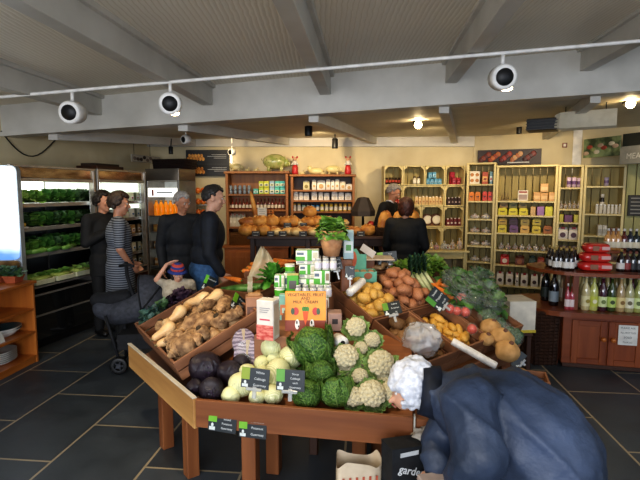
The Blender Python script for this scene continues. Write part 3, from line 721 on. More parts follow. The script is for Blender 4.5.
# ---------- bottle counter ----------
CP0 = G(563, 368, 0); CP1 = G(640, 374, 0)
CF = frame((CP0.x, CP0.y), (CP1.x, CP1.y))
zc = on(CF, 600, 313).z; zsf = on(CF, 600, 273, .0).z
def cpx(px, py=340, off=0): return on(CF, px, py, off).x
cab = thing('bottle_counter', CF, 'red-brown wooden counter with cupboard doors, curved end and bottle shelf', 'counter')
CL = 1.7
def curve_plan(x0, x1, dep, rnd, n=8):
    # rounded left end
    pts = [(x1, -.04), (x1, dep)]
    for k in range(n + 1):
        a = pi / 2 + (pi / 2) * k / n; pts.append((x0 + rnd + rnd * cos(a) , dep - rnd * .55 + rnd * .55 * sin(a)))
    for k in range(1, n + 1):
        a = pi + (pi / 2) * k / n; pts.append((x0 + rnd + rnd * cos(a), dep - rnd * .55 + (dep - rnd * .55 + .04) * sin(a)))
    return pts
MB().prism(curve_plan(-.42, CL, .75, .45), zc - .045, zc, REDW.m[0]).build('worktop', cab)
MB().box(-.02, CL, 0, .6, .05, zc - .045, REDW).build('carcass', cab)
MB().box(0, CL, .04, .6, 0, .05, DARKW).build('plinth', cab)
MB().box(-.16, -.02, .1, .6, 0, zc - .045, REDW).build('end_panel', cab)
for i, (a, b, kn) in enumerate(((571, 605.5, 1), (607.5, 642, 0))):
    xa, xb = cpx(a), cpx(b); mb = MB(); z0, z1 = .06, zc - .07; s = .05
    mb.box(xa, xa + s, -.02, 0, z0, z1, REDW); mb.box(xb - s, xb, -.02, 0, z0, z1, REDW); mb.box(xa + s, xb - s, -.02, 0, z0, z0 + s, REDW); mb.box(xa + s, xb - s, -.02, 0, z1 - s, z1, REDW)
    mb.box(xa + s, xb - s, -.01, 0, z0 + s, z1 - s, REDW); d = mb.build('door', cab)
    x = xb - .03 if kn else xa + .03
    MB().lathe([(.008, 0), (.01, .015), (.022, .03), (.018, .045), (.004, .05)], ORANGE.m[0], 10, T(x, -.02, .3) @ RX(pi / 2)).build('knob', d)
xa = cpx(645); MB().box(xa, xa + .5, -.02, 0, .06, zc - .07, REDW).build('door', cab)
# bottle shelf
MB().prism(curve_plan(-.28, CL, .6, .4), zsf - .03, zsf, REDW.m[0]).build('bottle_shelf', cab)
MB().box(cpx(574.5, 290), cpx(581, 290), .06, .1, zc, zsf - .03, REDW).build('upright', cab)
MB().box(cpx(574.5, 290), cpx(579, 290), .3, .55, zc, zsf - .03, REDW).build('upright', cab)
zu = on(CF, 620, 251, .3).z
MB().box(cpx(604, 240, .3), CL, .3, .55, zu - .025, zu, REDW).build('upper_shelf', cab)
MB().box(CL - .04, CL, .3, .55, zsf, zu - .02, REDW).build('upright', cab)
MB().box(cpx(605, 240, .3), cpx(607, 240, .3), .5, .55, zsf, zu - .02, REDW).build('upright', cab)
# notice on the door
n_ = MB(); a, b = on(CF, 619, 325, -.025), on(CF, 637, 346, -.025)
n_.box(a.x, b.x, -.003, 0, b.z, a.z, C('d6d3ca', .6), bev=0)
for k, (t_, s_) in enumerate((('PLEASE ASK', .022), ('ALL BOTTLES', .02), ('SOLD', .026), ('Thank you', .018))):
    n_.text(t_, s_, C('3a3836', .6), T((a.x + b.x) / 2, -.004, a.z - .025 - k * (a.z - b.z) / 4.2) @ RX(pi / 2))
tag(n_.build('paper_notice', M=CF @ T(0, -.021, 0)), 'white paper notice taped to the cupboard door', 'notice')
def bottle_row(specs, z, off, nm, lab, h, w, grp=None):
    for i, (px, liq, l1, cap, l2) in enumerate(specs):
        x = cpx(px, 290, off)
        o = g_bottle(w, h, liq, l1, cap, lab2=l2).build(nm, M=CF @ T(x, off, z) @ RZ(R.uniform(-.3, .3)))
        tag(o, lab.replace('#', nth(i)), 'bottle', grp)
hb = (zsf - zc) * .93
spec = [(586, 'c7b886', 'd9cfa0', 'c9c4b4', '9c8a40'), (594, 'bfc06a', 'b9bd4a', 'c9c4b4', 'ded8b0'), (603, '4a2430', 'cfd8a0', '8a8478', '6f7d40'), (612, '3c4a22', 'b8cc6c', '8a8478', '3c4a22'),
        (621, 'b59a6a', 'd9c48a', 'c9c4b4', '8a6a3a'), (630, 'b4ad7c', 'e0dcc0', 'c9c4b4', '6a6040'), (639, 'a4a860', 'd0dc9a', 'c9c4b4', '5c6a30'), (648, 'c0a870', 'e0d0a0', 'c9c4b4', '5c6a30')]
bottle_row(spec, zc, .1, 'cordial_bottle', 'tall cordial bottle, # from the wooden upright in the front row', hb, .075)
for r_ in range(2):
    bottle_row([(583 + k * 8.2 + r_ * 3, R.choice(['bdb07c', '8a7a50', '5a3034', 'a8a070', '6a6a40']), R.choice(['d0c8a0', 'c9cf9a', 'b8a880']), 'b9b4a4', None) for k in range(8)], zc, .2 + r_ * .12, 'cordial_bottle',
               'tall cordial bottle, # from the wooden upright in the %s row' % (['second', 'third'][r_]), hb * .97, .072)
bottle_row([(564, 'c9b08c', 'd8d0c0', 'ddd8c8', None)], zc, .42, 'clear_bottle', 'clear bottle behind the pink bottles, # nearest the upright', hb, .07)
bottle_row([(559, 'b8b090', 'c9c2ac', 'ddd8c8', None), (554, 'b8b090', 'c9c2ac', 'ddd8c8', None)], zc, .5, 'clear_bottle', 'clear bottle in the gap left of the upright, # of two', hb, .07)
bottle_row([(568, 'a8404a', 'd9c9c4', 'b9b0a8', None), (572.5, 'a8404a', 'd9c9c4', 'b9b0a8', None)], zc, .08, 'pink_bottle', 'small pink bottle beside the wooden upright, # of two', hb * .72, .05)
bottle_row([(545.5, '0e1210', '25302a', 'b8b6ac', None)], zc, .42, 'wine_bottle', 'black sparkling wine bottle with silver neck, # at the curved end', hb * 1.05, .085)
bottle_row([(554, '120c0e', '7f8a90', '7a1820', None)], zc, .22, 'wine_bottle', 'black wine bottle with red neck, # in from the curved end', hb * 1.05, .085)
# small dark bottles on the shelf
sm = [(549, '4f4d4c', .3), (552, 'cfcac0', .2), (556, 'cfcac0', .12), (560.5, 'd8d2c8', .12), (566, 'd8d2c8', .08), (571, 'd8d2c8', .08), (575, 'd8d2c8', .2), (563, 'bcb6aa', .26), (569, 'bcb6aa', .26), (557, 'bcb6aa', .3)]
for i, (px, l, off) in enumerate(sm):
    x = cpx(px, 262, off); o = g_bottle(.062, .2, '1c100c', l, 'a58a48').build('beer_bottle', M=CF @ T(x, off, zsf)); tag(o, 'small dark bottle with gold cap and white label, %s from the curved shelf end' % nth(i), 'bottle', 'small dark bottles on the shelf')
def redpack(w, d, h):
    mb = MB(); rd = mk('red_wrapper', 'b3211f', 'c93a30', scale=6, rough=.25, coat=.4)
    def fn(u, v): 
        a = 2 * pi * v; k = (abs(cos(a)) ** .6) * (1 if cos(a) > 0 else -1); l = (abs(sin(a)) ** .6) * (1 if sin(a) > 0 else -1)
        e = 1 - abs(2 * u - 1) ** 8 * .75
        return (w * (u - .5), d / 2 * k * e, h / 2 + h / 2 * l * e)
    mb.grid(fn, 14, 14, rd)
    mb.box(w * .12, w * .4, -d / 2 - .004, -d / 2 + .01, h * .35, h * .7, C('d9a8a0', .5), bev=0); mb.box(-w * .2, w * .02, -d / 2 - .004, -d / 2 + .01, h * .25, h * .75, C('8c5a3c', .5), bev=0)
    return mb
for k, (a, b, z, lab) in enumerate(((580, 616, 0, 'bottom'), (581, 614, 1, 'middle'), (584, 612, 2, 'topmost'))):
    xa, xb = cpx(a, 262, .05), cpx(b, 262, .05)
    o = redpack(xb - xa, .18, .085).build('red_biscuit_pack', M=CF @ T((xa + xb) / 2, .14, zsf + z * .083)); tag(o, 'long red wrapped biscuit pack, %s of its stack beside the small bottles' % lab, 'pack')
bottle_row([(619, '1a120e', 'cfcac0', 'a58a48', None), (625, '3a1410', '8a3a34', '1a1a1a', None), (631, '101010', '2a2a2a', '1a1a1a', None), (637, '101010', '2a2a2a', '1a1a1a', None)], zsf, .14, 'dark_bottle', 'dark bottle beside the red packs, # in from them', .2, .07)
us = [(608, 'c08c50'), (613, 'c08c50'), (618, 'b9854a'), (624, '5a1c16'), (630, '1c2230'), (636, '16201c'), (642, '1c2230')]
for i, (px, l) in enumerate(us):
    x = cpx(px, 240, .38); o = g_bottle(.07, .2, l, 'cfc4a8', 'cfcabf').build('juice_bottle', M=CF @ T(x, .38, zu)); tag(o, 'small %s bottle with white cap, %s along the upper bottle shelf' % ('amber' if i < 3 else 'dark', nth(i)), 'bottle')
# white carton on a stool and wicker hamper, by the counter
a, b = G(509, 333, .35), G(535, 336, .35)
q0 = wp(508, 330, 4.0); q1 = wp(535, 330, 4.0)
st_ = MB(); w = (q1 - q0).length
z0 = wp(520, 333, 4.0).z; z1 = wp(520, 301.5, 4.0).z
bx = thing('white_carton', T((q0.x + q1.x) / 2, 4.12, z0) @ RZ(.05), 'large plain white box between the wrapped greens and the hamper', 'box')
MB().box(-w / 2, w / 2, -.12, .15, .01, z1 - z0, C('cfc9ba', .6)).build('body', bx); MB().box(-w / 2 - .004, w / 2 + .004, -.125, .155, 0, .025, C('c7b23a', .6)).build('yellow_strip', bx)
MB().box(-w / 2 + .01, w / 2 - .01, -.1, .13, -.0, .0, C('cfc9ba', .6), bev=0)
stl = thing('wooden_stool', T((q0.x + q1.x) / 2, 4.12, 0), 'dark wooden stand under the white box', 'stand'); MB().box(-.1, .1, -.12, .15, z0 - .03, z0 - .001, DARKW).build('top', stl)
for x in (-.09, .05):
    for y in (-.12, .1): MB().box(x, x + .04, y, y + .04, 0, z0 - .03, DARKW).build('leg', stl)
p = G(546, 366, 0); hh = on(frame((p.x - 1, p.y), (p.x, p.y)), 546, 312).z
tag(basket(.2, .3, hh, '5a3620', '3a2214', 16).build('wicker_hamper', M=T(p.x - .0, p.y + .18, 0)), 'tall dark wicker hamper beside the counter end', 'hamper')

# ---------- left: open shelf with dishes ----------
q = G(39, 361, 0); LF = frame((q.x - AX.x * 1.6, q.y - AX.y * 1.6), (q.x, q.y))
SW = 1.6; ztop = on(frame((q.x, q.y), (q.x + 1, q.y)), 38.5, 280.5).z
lsu = thing('wooden_side_shelf', LF, 'orange wooden open shelf holding dishes, beside the vegetable chiller', 'shelf')
hs = [.07, .07 + (ztop - .07) * .33, .07 + (ztop - .07) * .64]
MB().box(-.02, SW + .01, -.02, .42, ztop - .025, ztop, ORANGE).build('top_board', lsu)
for x in (0, SW - .025): MB().box(x, x + .025, 0, .4, 0, ztop - .025, ORANGE).build('side_panel', lsu)
MB().box(.025, SW - .025, .39, .4, .0, ztop - .025, ORANGE).build('back_panel', lsu)
for z in hs: MB().box(.025, SW - .025, .0, .39, z - .022, z, ORANGE).build('shelf', lsu)
MB().box(.025, SW - .025, .01, .03, 0, hs[0] - .022, ORANGE).build('kickboard', lsu)
CER = C('cfcbc2', .25); CERD = C('3c5a5e', .3)
def dish(r, h, m1, m2): return MB().lathe([(r * .5, 0), (r * .55, h * .1), (r, h), (r * .97, h), (r * .5, h * .25), (.001, h * .22)], [m1, m1, m1, m2, m2], 22, SC(1, .75, 1))
gp0 = LF.inverted() @ G(17, 364, hs[0]); gp1 = LF.inverted() @ G(17, 336, hs[1])
for k in range(6):
    o = dish(.16, .035, CER, CER).build('plate', M=LF @ T(gp0.x, .17, hs[0] + k * .017) @ RZ(pi / 2 * 0)); tag(o, 'oval white plate, %s up in the stack on the lowest shelf' % nth(k), 'plate')
for k in range(2):
    o = dish(.165, .06, CER, CERD).build('serving_dish', M=LF @ T(gp1.x, .17, hs[1] + k * .02)); tag(o, 'oval white serving dish with dark inside, %s one on the middle shelf' % ['under', 'upper'][k], 'dish')
o = MB().box(-.06, .06, -.002, .002, 0, .09, C('d9d5c8', .6)).build('leaflet', M=LF @ T(SW - .42, .03, hs[1] + .0) @ RX(-.3)); tag(o, 'white leaflet leaning in front of the serving dish', 'leaflet')
o = g_jar(.06, .1, 'b7ae98', '2a2622', 'dcd6c6').build('glass_jar', M=LF @ T(SW - .50, .1, hs[2])); tag(o, 'small jar with dark lid on the upper shelf', 'jar')
o = g_jar(.07, .1, 'c9c2b0', 'c9c2b0').build('white_pot', M=LF @ T(SW - .52, .08, hs[0])); tag(o, 'small white pot at the end of the lowest shelf', 'pot')
# planter with kale plants
GRN = mk('kale_green', '3c5a3a', '5c7a4c', scale=20, rough=.5, bump=.3, rand=.12)
GRN2 = mk('blue_kale', '2f4a44', '55766a', scale=20, rough=.5, bump=.3, rand=.12)
TERR = mk('terracotta', '8f4426', 'a85634', rough=.7)
def bunch(n, L, W, mat, seed, tilt=(.2, 1.2), ruf=.02, curl=.9, stem=None, cup=.3, wide=1):
    mb = MB(); r = random.Random(seed)
    for i in range(n):
        k = i / n; el = tilt[0] + (tilt[1] - tilt[0]) * k
        M_ = RZ(i * 2.4 + r.uniform(-.3, .3)) @ RX(pi / 2 - el) @ T(0, L * .04, 0)
        mb.leaf(M_, L * r.uniform(.8, 1.1), W * r.uniform(.8, 1.15), -curl * (.4 + k), ruf, mat, seed=seed + i, cup=cup, rib=stem, wide=wide)
    return mb
for k, (pxx, ww) in enumerate(((11, .15), (29, .15))):
    _g = LF.inverted() @ G(pxx, 279, ztop); pt = thing('potted_kale', LF @ T(min(_g.x, SW - .1), min(max(_g.y, .12), .3), ztop) @ RZ(-pi / 2), '%s terracotta trough of leafy green plants on the side shelf' % ['long', 'small'][k], 'plant')
    MB().lathe([(ww * .38, 0), (ww * .5, .055), (ww * .53, .055), (ww * .53, .065), (ww * .46, .065), (ww * .44, .05)], TERR, 4, RZ(pi / 4) @ SC(1.15, 1.15, 1), smooth=False).build('pot', pt)
    for j in range(3):
        bunch(9, .09, .03, [GRN, GRN2][j % 2], 5 * k + j, (.1, 1.2), .008).build('foliage', pt, None).matrix_local = T((j - 1) * ww * .3, 0, .055)

# ---------- chillers on the left wall ----------
p0, p1 = G(21, 357, 0), None
FD = V((.26, 1, 0)).normalized()
pA = V((p0.x, p0.y, 0)); pre = frame(pA, pA + FD)
def lx(px, py=200): return on(pre, px, py).x
DK = C('1b1a19', .35); CHR = mk('chiller_trim', 'b0aba2', rough=.25, metal=.6); GLOSS = mk('dark_gloss_panel', '17191b', '20201f', rough=.08, coat=1)
LED = mk('chiller_light', 'ffffff', emit='f4f6ee', est=5)
BACKL = mk('chiller_back_lit', 'dfe6dc', emit='e6eee0', est=2.2, rough=.4)
MIRR = mk('mirror_canopy', '7a6248', 'c9b496', scale=7, rough=.12, metal=.75, st=(.6, 1, 2), detail=4)
MIRP = mk('side_mirror', 'c9cec9', rough=.06, metal=1)
def chiller(Fm, W, ztop, shelves, label, name='open_chiller', low=.5, dep=.75, lit=0):
    t = thing(name, Fm, label, 'chiller')
    MB().box(0, W, dep - .05, dep, 0, ztop - .02, DK).build('back_panel', t)
    MB().box(.05, W - .05, dep - .07, dep - .05, shelves[lit] + .02, ztop - .12, BACKL).build('lit_panel', t)
    for x in (0, W - .035):
        MB().box(x, x + .035, .0, dep, 0, ztop, CHR).build('side_panel', t)
    MB().box(W - .042, W - .036, .06, dep - .08, low, ztop - .13, MIRP).build('mirror_panel', t)
    MB().box(.035, W - .035, 0.02, dep, ztop - .11, ztop, MIRR).build('canopy', t)
    MB().box(.0, W, -.01, .02, ztop - .01, ztop + .012, CHR).build('canopy_trim', t)
    MB().box(.035, W - .035, -.0, .03, ztop - .145, ztop - .11, CHR).build('rail', t)
    MB().box(.08, W - .08, .05, .08, ztop - .135, ztop - .12, LED).build('light_tube', t)
    MB().box(.035, W - .035, .02, dep - .06, .08, low - .1, DK).build('base_body', t)
    mb = MB(); mb.box(.035, W - .035, -.005, .02, .1, low - .08, GLOSS); mb.box(.035, W - .035, -.012, -.005, low * .52, low * .55, CHR); mb.box(.035, W - .035, -.012, -.005, low - .1, low - .08, CHR); mb.build('front_panel', t)
    MB().box(.02, W - .02, .05, dep, 0, .08, BLACK).build('plinth', t)
    MB().box(.035, W - .035, -.02, .02, low - .02, low + .0, CHR).build('front_lip', t)
    for z in shelves:
        MB().box(.04, W - .04, .1 if z > low + .05 else .02, dep - .06, z - .015, z, DK).build('shelf', t)
        if z > low + .05: MB().box(.04, W - .04, .08, .1, z - .03, z + .01, CHR).build('price_rail', t)
    return t
W1 = lx(96.5); hz1 = lambda py, px=58: on(pre, px, py, .08).z
zt1 = on(pre, 58, 168).z; sh1 = [hz1(203.5), hz1(226), hz1(251), on(pre, 60, 281).z + .0]
ch1 = chiller(pre, W1, zt1, sh1, 'open vegetable chiller with mirrored canopy beside the glowing drinks cooler', low=sh1[3])
LEAFS = [mk('leaf_dark', '34602a', '6a9a48', scale=14, rough=.4, bump=.2, rand=.15), mk('leaf_mid', '5a8438', '8ab458', scale=14, rough=.4, bump=.2, rand=.15), mk('leaf_light', '8fae56', 'b9cc86', scale=10, rough=.4, bump=.2, rand=.1), GRN]
vars_ = [bunch(12, .12, .05, LEAFS[i % 4], 40 + i, (.1, 1.1), .012).mesh('salad_bunch') for i in range(4)]
nm_ = ['dark green', 'mid green', 'pale green', 'grey-green']
for r_, z in enumerate(sh1):
    n = 10
    for i in range(n):
        k = [2, 2, 2, 1, 1, 0, 0, 0, 0, 3][i] if r_ == 0 else ([1, 0, 3, 1, 0, 0, 3, 0, 0, 3][i] if r_ == 1 else ([0, 0, 1, 1, 0, 0, 3, 0, 0, 0][i] if r_ == 2 else [2, 2, 2, 1, 1, 1, 1, 2, 2, 1][i]))
        x = .1 + (W1 - .2) * i / (n - 1)
        if r_ < 3: put('leaf_salad_bunch', vars_[[2, 1, 2, 0][i % 4] if r_ < 2 else k], pre @ T(x, .42, z + .03) @ RZ(R.uniform(0, 6)) @ SC(1.1, 1.1, 1.0), 'bunch of leaves in the rear line, %s along the %s chiller shelf' % (nth(i), nth(r_)), 'vegetable')
        put('leaf_salad_bunch', vars_[k], pre @ T(x, .2 if r_ < 3 else .12, z + .01) @ RZ(R.uniform(0, 6)) @ SC(1.1, 1.1, 1.15 if r_ < 3 else .9), '%s bunch of leaves, %s from the cooler end on the %s chiller shelf' % (nm_[k], nth(i), nth(r_)), 'vegetable')
# foil tomato and courgette tray
mb = MB(); 
for i, (r_, i0, col, nm, lab) in enumerate(((1, .12, 'b8402c', 'tomato_pack', 'red'), (1, .2, 'c9a23c', 'pepper_pack', 'yellow'))):
    m2 = MB(); m2.box(-.06, .06, -.05, .05, 0, .02, C('dcd8ce', .5))
    for a in range(3):
        for b in range(2): m2.ell((-.035 + a * .035, -.02 + b * .04, .04), .02, C(col, .25), 9, 6)
    tag(m2.build(nm, M=pre @ T(i0, .13, sh1[r_])), 'small tray of %s vegetables at the cooler end of the second chiller shelf' % lab, 'tray')
for j in range(3):
    m2 = MB(); m2.box(-.12, .12, -.06, .06, 0, .05, C('cfcfae', .6))
    for k in range(5): m2.tube([(-.1, -.04 + k * .02, .06), (.1, -.04 + k * .02, .06)], .012, C('a8b860', .5), 6)
    tag(m2.build('asparagus_tray', M=pre @ T(.32 + j * .27, .03, sh1[3] + .01)), 'pale green vegetable tray on the bottom chiller ledge, %s from the cooler' % nth(j), 'tray')
for j in range(4):
    m2 = MB(); m2.tube([(-.14, 0, .03), (0, 0, .032), (.14, 0, .03)], [.02, .028, .018], LEAFS[j % 2], 8)
    tag(m2.build('courgette', M=pre @ T(.22 + j * .19, .09, sh1[2] + .0) @ RZ(.1 * j)), 'green courgette lying on the third chiller shelf, %s from the cooler' % nth(j), 'vegetable')

# second chiller
P2 = pA + FD * (W1 + .03); pre2 = frame(P2, P2 + FD)
W2 = on(pre2, 146.5, 200).x
zt2 = on(pre2, 120, 171).z
sh2 = [on(pre2, 120, y, .08).z for y in (202, 219, 236, 255)] + [.6]
chiller(pre2, W2, zt2, sh2, 'open dairy chiller behind the woman in the striped dress', low=.6, lit=1)
for r_, z in enumerate(sh2):
    for i in range(9):
        c = R.choice(['dfdcd0', 'c9d3d0', 'cfcfa8', 'e6e2d8', '9fb0a0']) if r_ < 2 else R.choice(['b98a50', '8a7a5c', 'cfc4a8', '6a5a44'])
        o = (g_jar(.07, .1, c, R.choice(['e4e0d4', '5c7a8c', '3c5a44']), 'ddd8ca') if i % 2 else g_carton(.07, .07, .12, c, 'eeeae0', R.choice(['5a7a4c', '9a4a40', '4a6a8c']))).build('dairy_pot' if i % 2 else 'milk_carton', M=pre2 @ T(.1 + (W2 - .2) * i / 8, .18, z) )
        tag(o, '%s, %s along the %s shelf of the dairy chiller' % ('pale dairy pot' if i % 2 else 'pale dairy carton', nth(i), nth(r_)), 'pot' if i % 2 else 'carton')
# boxed things on top of the chillers
o = MB().box(0, .5, .05, .35, 0, .05, DARKW).box(.02, .48, .1, .3, .05, .08, C('3a2c20', .7)).build('dark_tray', M=pre2 @ T(W2 - .75, .1, zt2 + .012)); tag(o, 'dark tray lying on top of the dairy chiller', 'tray')
# upright stainless cooler with juice
q0, q1 = wp(147.5, 240, 7.0), wp(180.5, 240, 6.85)
JF = frame((q0.x, q0.y), (q1.x, q1.y)); JW = (q1 - q0).length
jt = thing('juice_cooler', JF, 'stainless steel upright cooler with orange juice behind its glass', 'cooler')
jz = lambda py, off=0: on(JF, 164, py, off).z
MB().box(0, JW, 0, .46, jz(180.5), jz(168.5), STEEL).build('steel_canopy', jt)
for x in (0, JW - .03): MB().box(x, x + .03, 0, .46, 0, jz(180.5), CHR).build('side_panel', jt)
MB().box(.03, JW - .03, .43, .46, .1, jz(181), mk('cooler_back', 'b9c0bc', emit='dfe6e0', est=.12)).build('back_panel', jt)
jl = MB().box(.03, JW - .05, .02, .06, jz(197), jz(188), mk('lit_sign', 'eceae4', emit='f2f0e6', est=1.6)).build('lit_sign', jt)
m2 = MB(); m2.box(.09, .12, .015, .02, jz(196), jz(189.5), C('c03a30', .5), bev=0); m2.box(.17, JW - .12, .015, .02, jz(193), jz(191.5), C('7a8c96', .5), bev=0); m2.build('sign_print', jt)
JS = [jz(216), jz(232), jz(249), jz(266)]
for z in JS: MB().box(.03, JW - .03, .03, .42, z - .015, z, CHR).build('shelf', jt)
MB().box(.03, JW - .03, .0, .42, 0, jz(270), STEEL).build('base_body', jt)
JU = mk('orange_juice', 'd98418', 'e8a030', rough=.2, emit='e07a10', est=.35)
for i in range(6):
    m2 = MB().lathe([(.032, 0), (.036, .02), (.036, .15), (.018, .19), (.018, .2)], JU, 10); m2.lathe([(.02, .2), (.02, .22)], C('e8a030', .4), 8)
    tag(m2.build('juice_bottle', M=JF @ T(.075 + i * (JW - .15) / 5, .14, JS[0])), 'orange juice bottle, %s in the steel cooler' % nth(i), 'bottle')
for r_ in (1, 2, 3):
    for i in range(6):
        o = g_carton(.06, .08, .1, R.choice(['b98a50', 'a87c48', 'cfc0a0', '8a6a44']), R.choice(['e0d6c0', 'b5452e', 'd0b060'])).build('sandwich_pack', M=JF @ T(.08 + i * (JW - .16) / 5, .12, JS[r_])); tag(o, 'brown sandwich pack, %s on the %s shelf under the juice' % (nth(i), nth(r_ - 1)), 'pack')
# narrow white glass door fridge
q0, q1 = wp(171, 240, 7.55), wp(186, 240, 7.5); NF = frame((q0.x, q0.y), (q1.x, q1.y)); NW = (q1 - q0).length
nf = thing('white_fridge', NF, 'narrow white fridge with glass door behind the grey haired man', 'fridge')
nz = lambda py: on(NF, 178, py).z
MB().box(0, NW, .03, .4, 0, .08, WHITE).box(0, .03, .03, .4, .08, nz(182), WHITE).box(NW - .03, NW, .03, .4, .08, nz(182), WHITE).box(.03, NW - .03, .37, .4, .08, nz(182), C('b9c4c0', .4)).box(.03, NW - .03, .03, .4, nz(182) - .04, nz(182), WHITE).build('cabinet', nf)
d = MB().box(0, .025, 0, .03, .05, nz(181.5), WHITE).box(NW - .025, NW, 0, .03, .05, nz(181.5), WHITE).box(.025, NW - .025, 0, .03, nz(184), nz(181.5), WHITE).box(.025, NW - .025, 0, .03, .05, .1, WHITE).build('door', nf)
MB().box(.025, NW - .025, .012, .016, .1, nz(184), mk('clear_glass', 'ffffff', rough=.03, alpha=.12, spec=1)).build('pane', d)
for y in (191, 200, 212, 225): MB().box(.03, NW - .03, .05, .37, nz(y) - .01, nz(y), C('d6dad4', .4)).build('shelf', nf)
# glowing drinks cooler at the near end
g0 = wp(-12, 240, 4.42); g1 = wp(19.5, 240, 4.47)
q0 = V((g0.x, g0.y, 0)); q1 = V((g1.x, g1.y, 0)); EF = frame(q0, q1); EW = (q1 - q0).length
ez = lambda py: on(EF, 12, py).z
ec = thing('drinks_cooler', EF, 'upright drinks cooler with glowing white front beside the open shelf', 'cooler')
zt_ = ez(165)
def rr_poly(x0, x1, z0, z1, r, n=5):
    pts = []
    for (cx, cz, a0) in ((x1 - r, z1 - r, 0), (x0 + r, z1 - r, pi / 2), (x0 + r, z0 + r, pi), (x1 - r, z0 + r, 1.5 * pi)):
        for k in range(n + 1): a = a0 + pi / 2 * k / n; pts.append((cx + r * cos(a), cz + r * sin(a)))
    return pts
GLOW = bpy.data.materials.new('cooler_front_glow'); GLOW.use_nodes = True
_n = GLOW.node_tree.nodes; _l = GLOW.node_tree.links; _b = _n['Principled BSDF']
_tc = _n.new('ShaderNodeTexCoord'); _s = _n.new('ShaderNodeSeparateXYZ'); _l.new(_tc.outputs['Object'], _s.inputs[0])
_mr = _n.new('ShaderNodeMapRange'); _mr.inputs['From Min'].default_value = 1.0; _mr.inputs['From Max'].default_value = 1.32; _l.new(_s.outputs[2], _mr.inputs['Value'])
_nz = _n.new('ShaderNodeTexNoise'); _nz.inputs['Scale'].default_value = 5; _l.new(_tc.outputs['Object'], _nz.inputs['Vector'])
_cr = _n.new('ShaderNodeValToRGB'); _cr.color_ramp.elements[0].color = lin('3a5a86'); _cr.color_ramp.elements[1].color = lin('eaf4fb'); _cr.color_ramp.elements[0].position = .15
_ad = _n.new('ShaderNodeMath'); _ad.operation = 'MULTIPLY_ADD'; _l.new(_nz.outputs['Fac'], _ad.inputs[0]); _ad.inputs[1].default_value = .35; _l.new(_mr.outputs[0], _ad.inputs[2]); _l.new(_ad.outputs[0], _cr.inputs[0])
_l.new(_cr.outputs[0], _b.inputs['Base Color']); _l.new(_cr.outputs[0], _b.inputs['Emission Color']); _b.inputs['Emission Strength'].default_value = 2.6; _b.inputs['Roughness'].default_value = .2
MB().prism(rr_poly(0, EW, 0, zt_, .05), -.12, -.03, C('a9b0b4', .3), RX(pi / 2)).build('cabinet', ec)
d = MB().prism(rr_poly(.02, EW - .012, .95, zt_ - .012, .04), -.03, .0, GLOW, RX(pi / 2)).build('lit_door', ec)
MB().prism(rr_poly(.02, EW - .012, .06, .94, .03), -.03, .0, mk('cooler_lower_glass', '4a3c2c', '8a6a40', scale=9, rough=.1, coat=.6), RX(pi / 2)).build('lower_door', ec)
for r_ in range(2):
    pass
# ---------- bread counter ----------
BY = 6.0
b0, b1 = wp(247, 240, BY), wp(424, 240, BY)
BF = frame((b0.x, b0.y), (b1.x, b1.y)); BW = (b1 - b0).length
bt = on(BF, 300, 236.5).z; bu = on(BF, 312, 227.5, .3).z
def bx_(px, off=0): return on(BF, px, 235, off).x
bc = thing('bread_counter', BF, 'dark wooden bread counter with a raised rear tier', 'counter')
MB().box(0, BW, 0, .75, bt - .035, bt, DARKW).build('countertop', bc)
MB().box(bx_(279, .3), bx_(347, .3), .3, .7, bu - .03, bu, DRESS).build('upper_shelf', bc)
for px in (280, 345): x = bx_(px, .3); MB().box(x - .015, x + .015, .32, .68, bt, bu - .03, DARKW).build('bracket', bc)
for x in (.03, BW * .33, BW * .66, BW - .09): MB().box(x, x + .06, .05, .11, 0, bt - .035, DARKW).build('leg', bc)
for x in (.03, BW - .09): MB().box(x, x + .06, .6, .66, 0, bt - .035, DARKW).build('leg', bc)
MB().box(.05, BW - .05, .12, .14, bt - .14, bt - .035, DARKW).build('apron', bc)
MB().box(.05, BW - .05, .1, .66, .25, .28, DARKW).build('lower_shelf', bc)
# dark crates stored beneath
for i in range(4):
    x = .12 + i * (BW - .2) / 4
    m2 = MB(); w = (BW - .3) / 4 - .04
    for k in range(4): m2.box(x, x + w, .14, .155, .3 + k * .11, .39 + k * .11, DARKW)
    for xx in (x, x + w - .03): m2.box(xx, xx + .03, .155, .6, .29, .72, DARKW)
    tag(m2.build('dark_crate', M=BF), 'dark slatted crate under the bread counter, %s from the dresser end' % nth(i), 'crate')
CR = [mk('crust_%d' % i, c, d, scale=9, rough=.55, bump=.4, rand=.1, lo=.35, hi=.6) for i, (c, d) in enumerate((('a5621f', 'dba050'), ('8a4a1a', 'c08040'), ('c89450', 'e8cc92')))]
def loaf(L, W, Hh, mat, seed, scores=3):
    mb = MB(); mb.ell((0, 0, Hh * .48), (L / 2, W / 2, Hh * .5), mat, 16, 10, dis=lambda u: n3(u, 2.2, seed) * .16)
    for k in range(scores):
        x = (k - (scores - 1) / 2) * L * .22; mb.tube([(x - L * .05, -W * .28, Hh * .88), (x, 0, Hh * .985), (x + L * .05, W * .28, Hh * .88)], W * .035, CR[2], 5)
    return mb
LV = [loaf(.24, .2, .14, CR[0], 1).mesh('round_loaf'), loaf(.3, .14, .12, CR[1], 2).mesh('oval_loaf'), loaf(.18, .15, .1, CR[2], 3, 2).mesh('flour_loaf'), loaf(.2, .17, .15, CR[0], 4, 2).mesh('boule')]
spots = [(246, 3, 'a'), (254, 0, 'a'), (263, 3, 'a'), (270, 1, 'a'), (276, 2, 'a'), (288, 2, 'b'), (296, 2, 'b'), (304, 1, 'b'), (313, 2, 'b'), (322, 3, 'b'), (333, 0, 'b'), (341, 1, 'b'), (352, 1, 'b'), (361, 2, 'b'), (368, 3, 'b')]
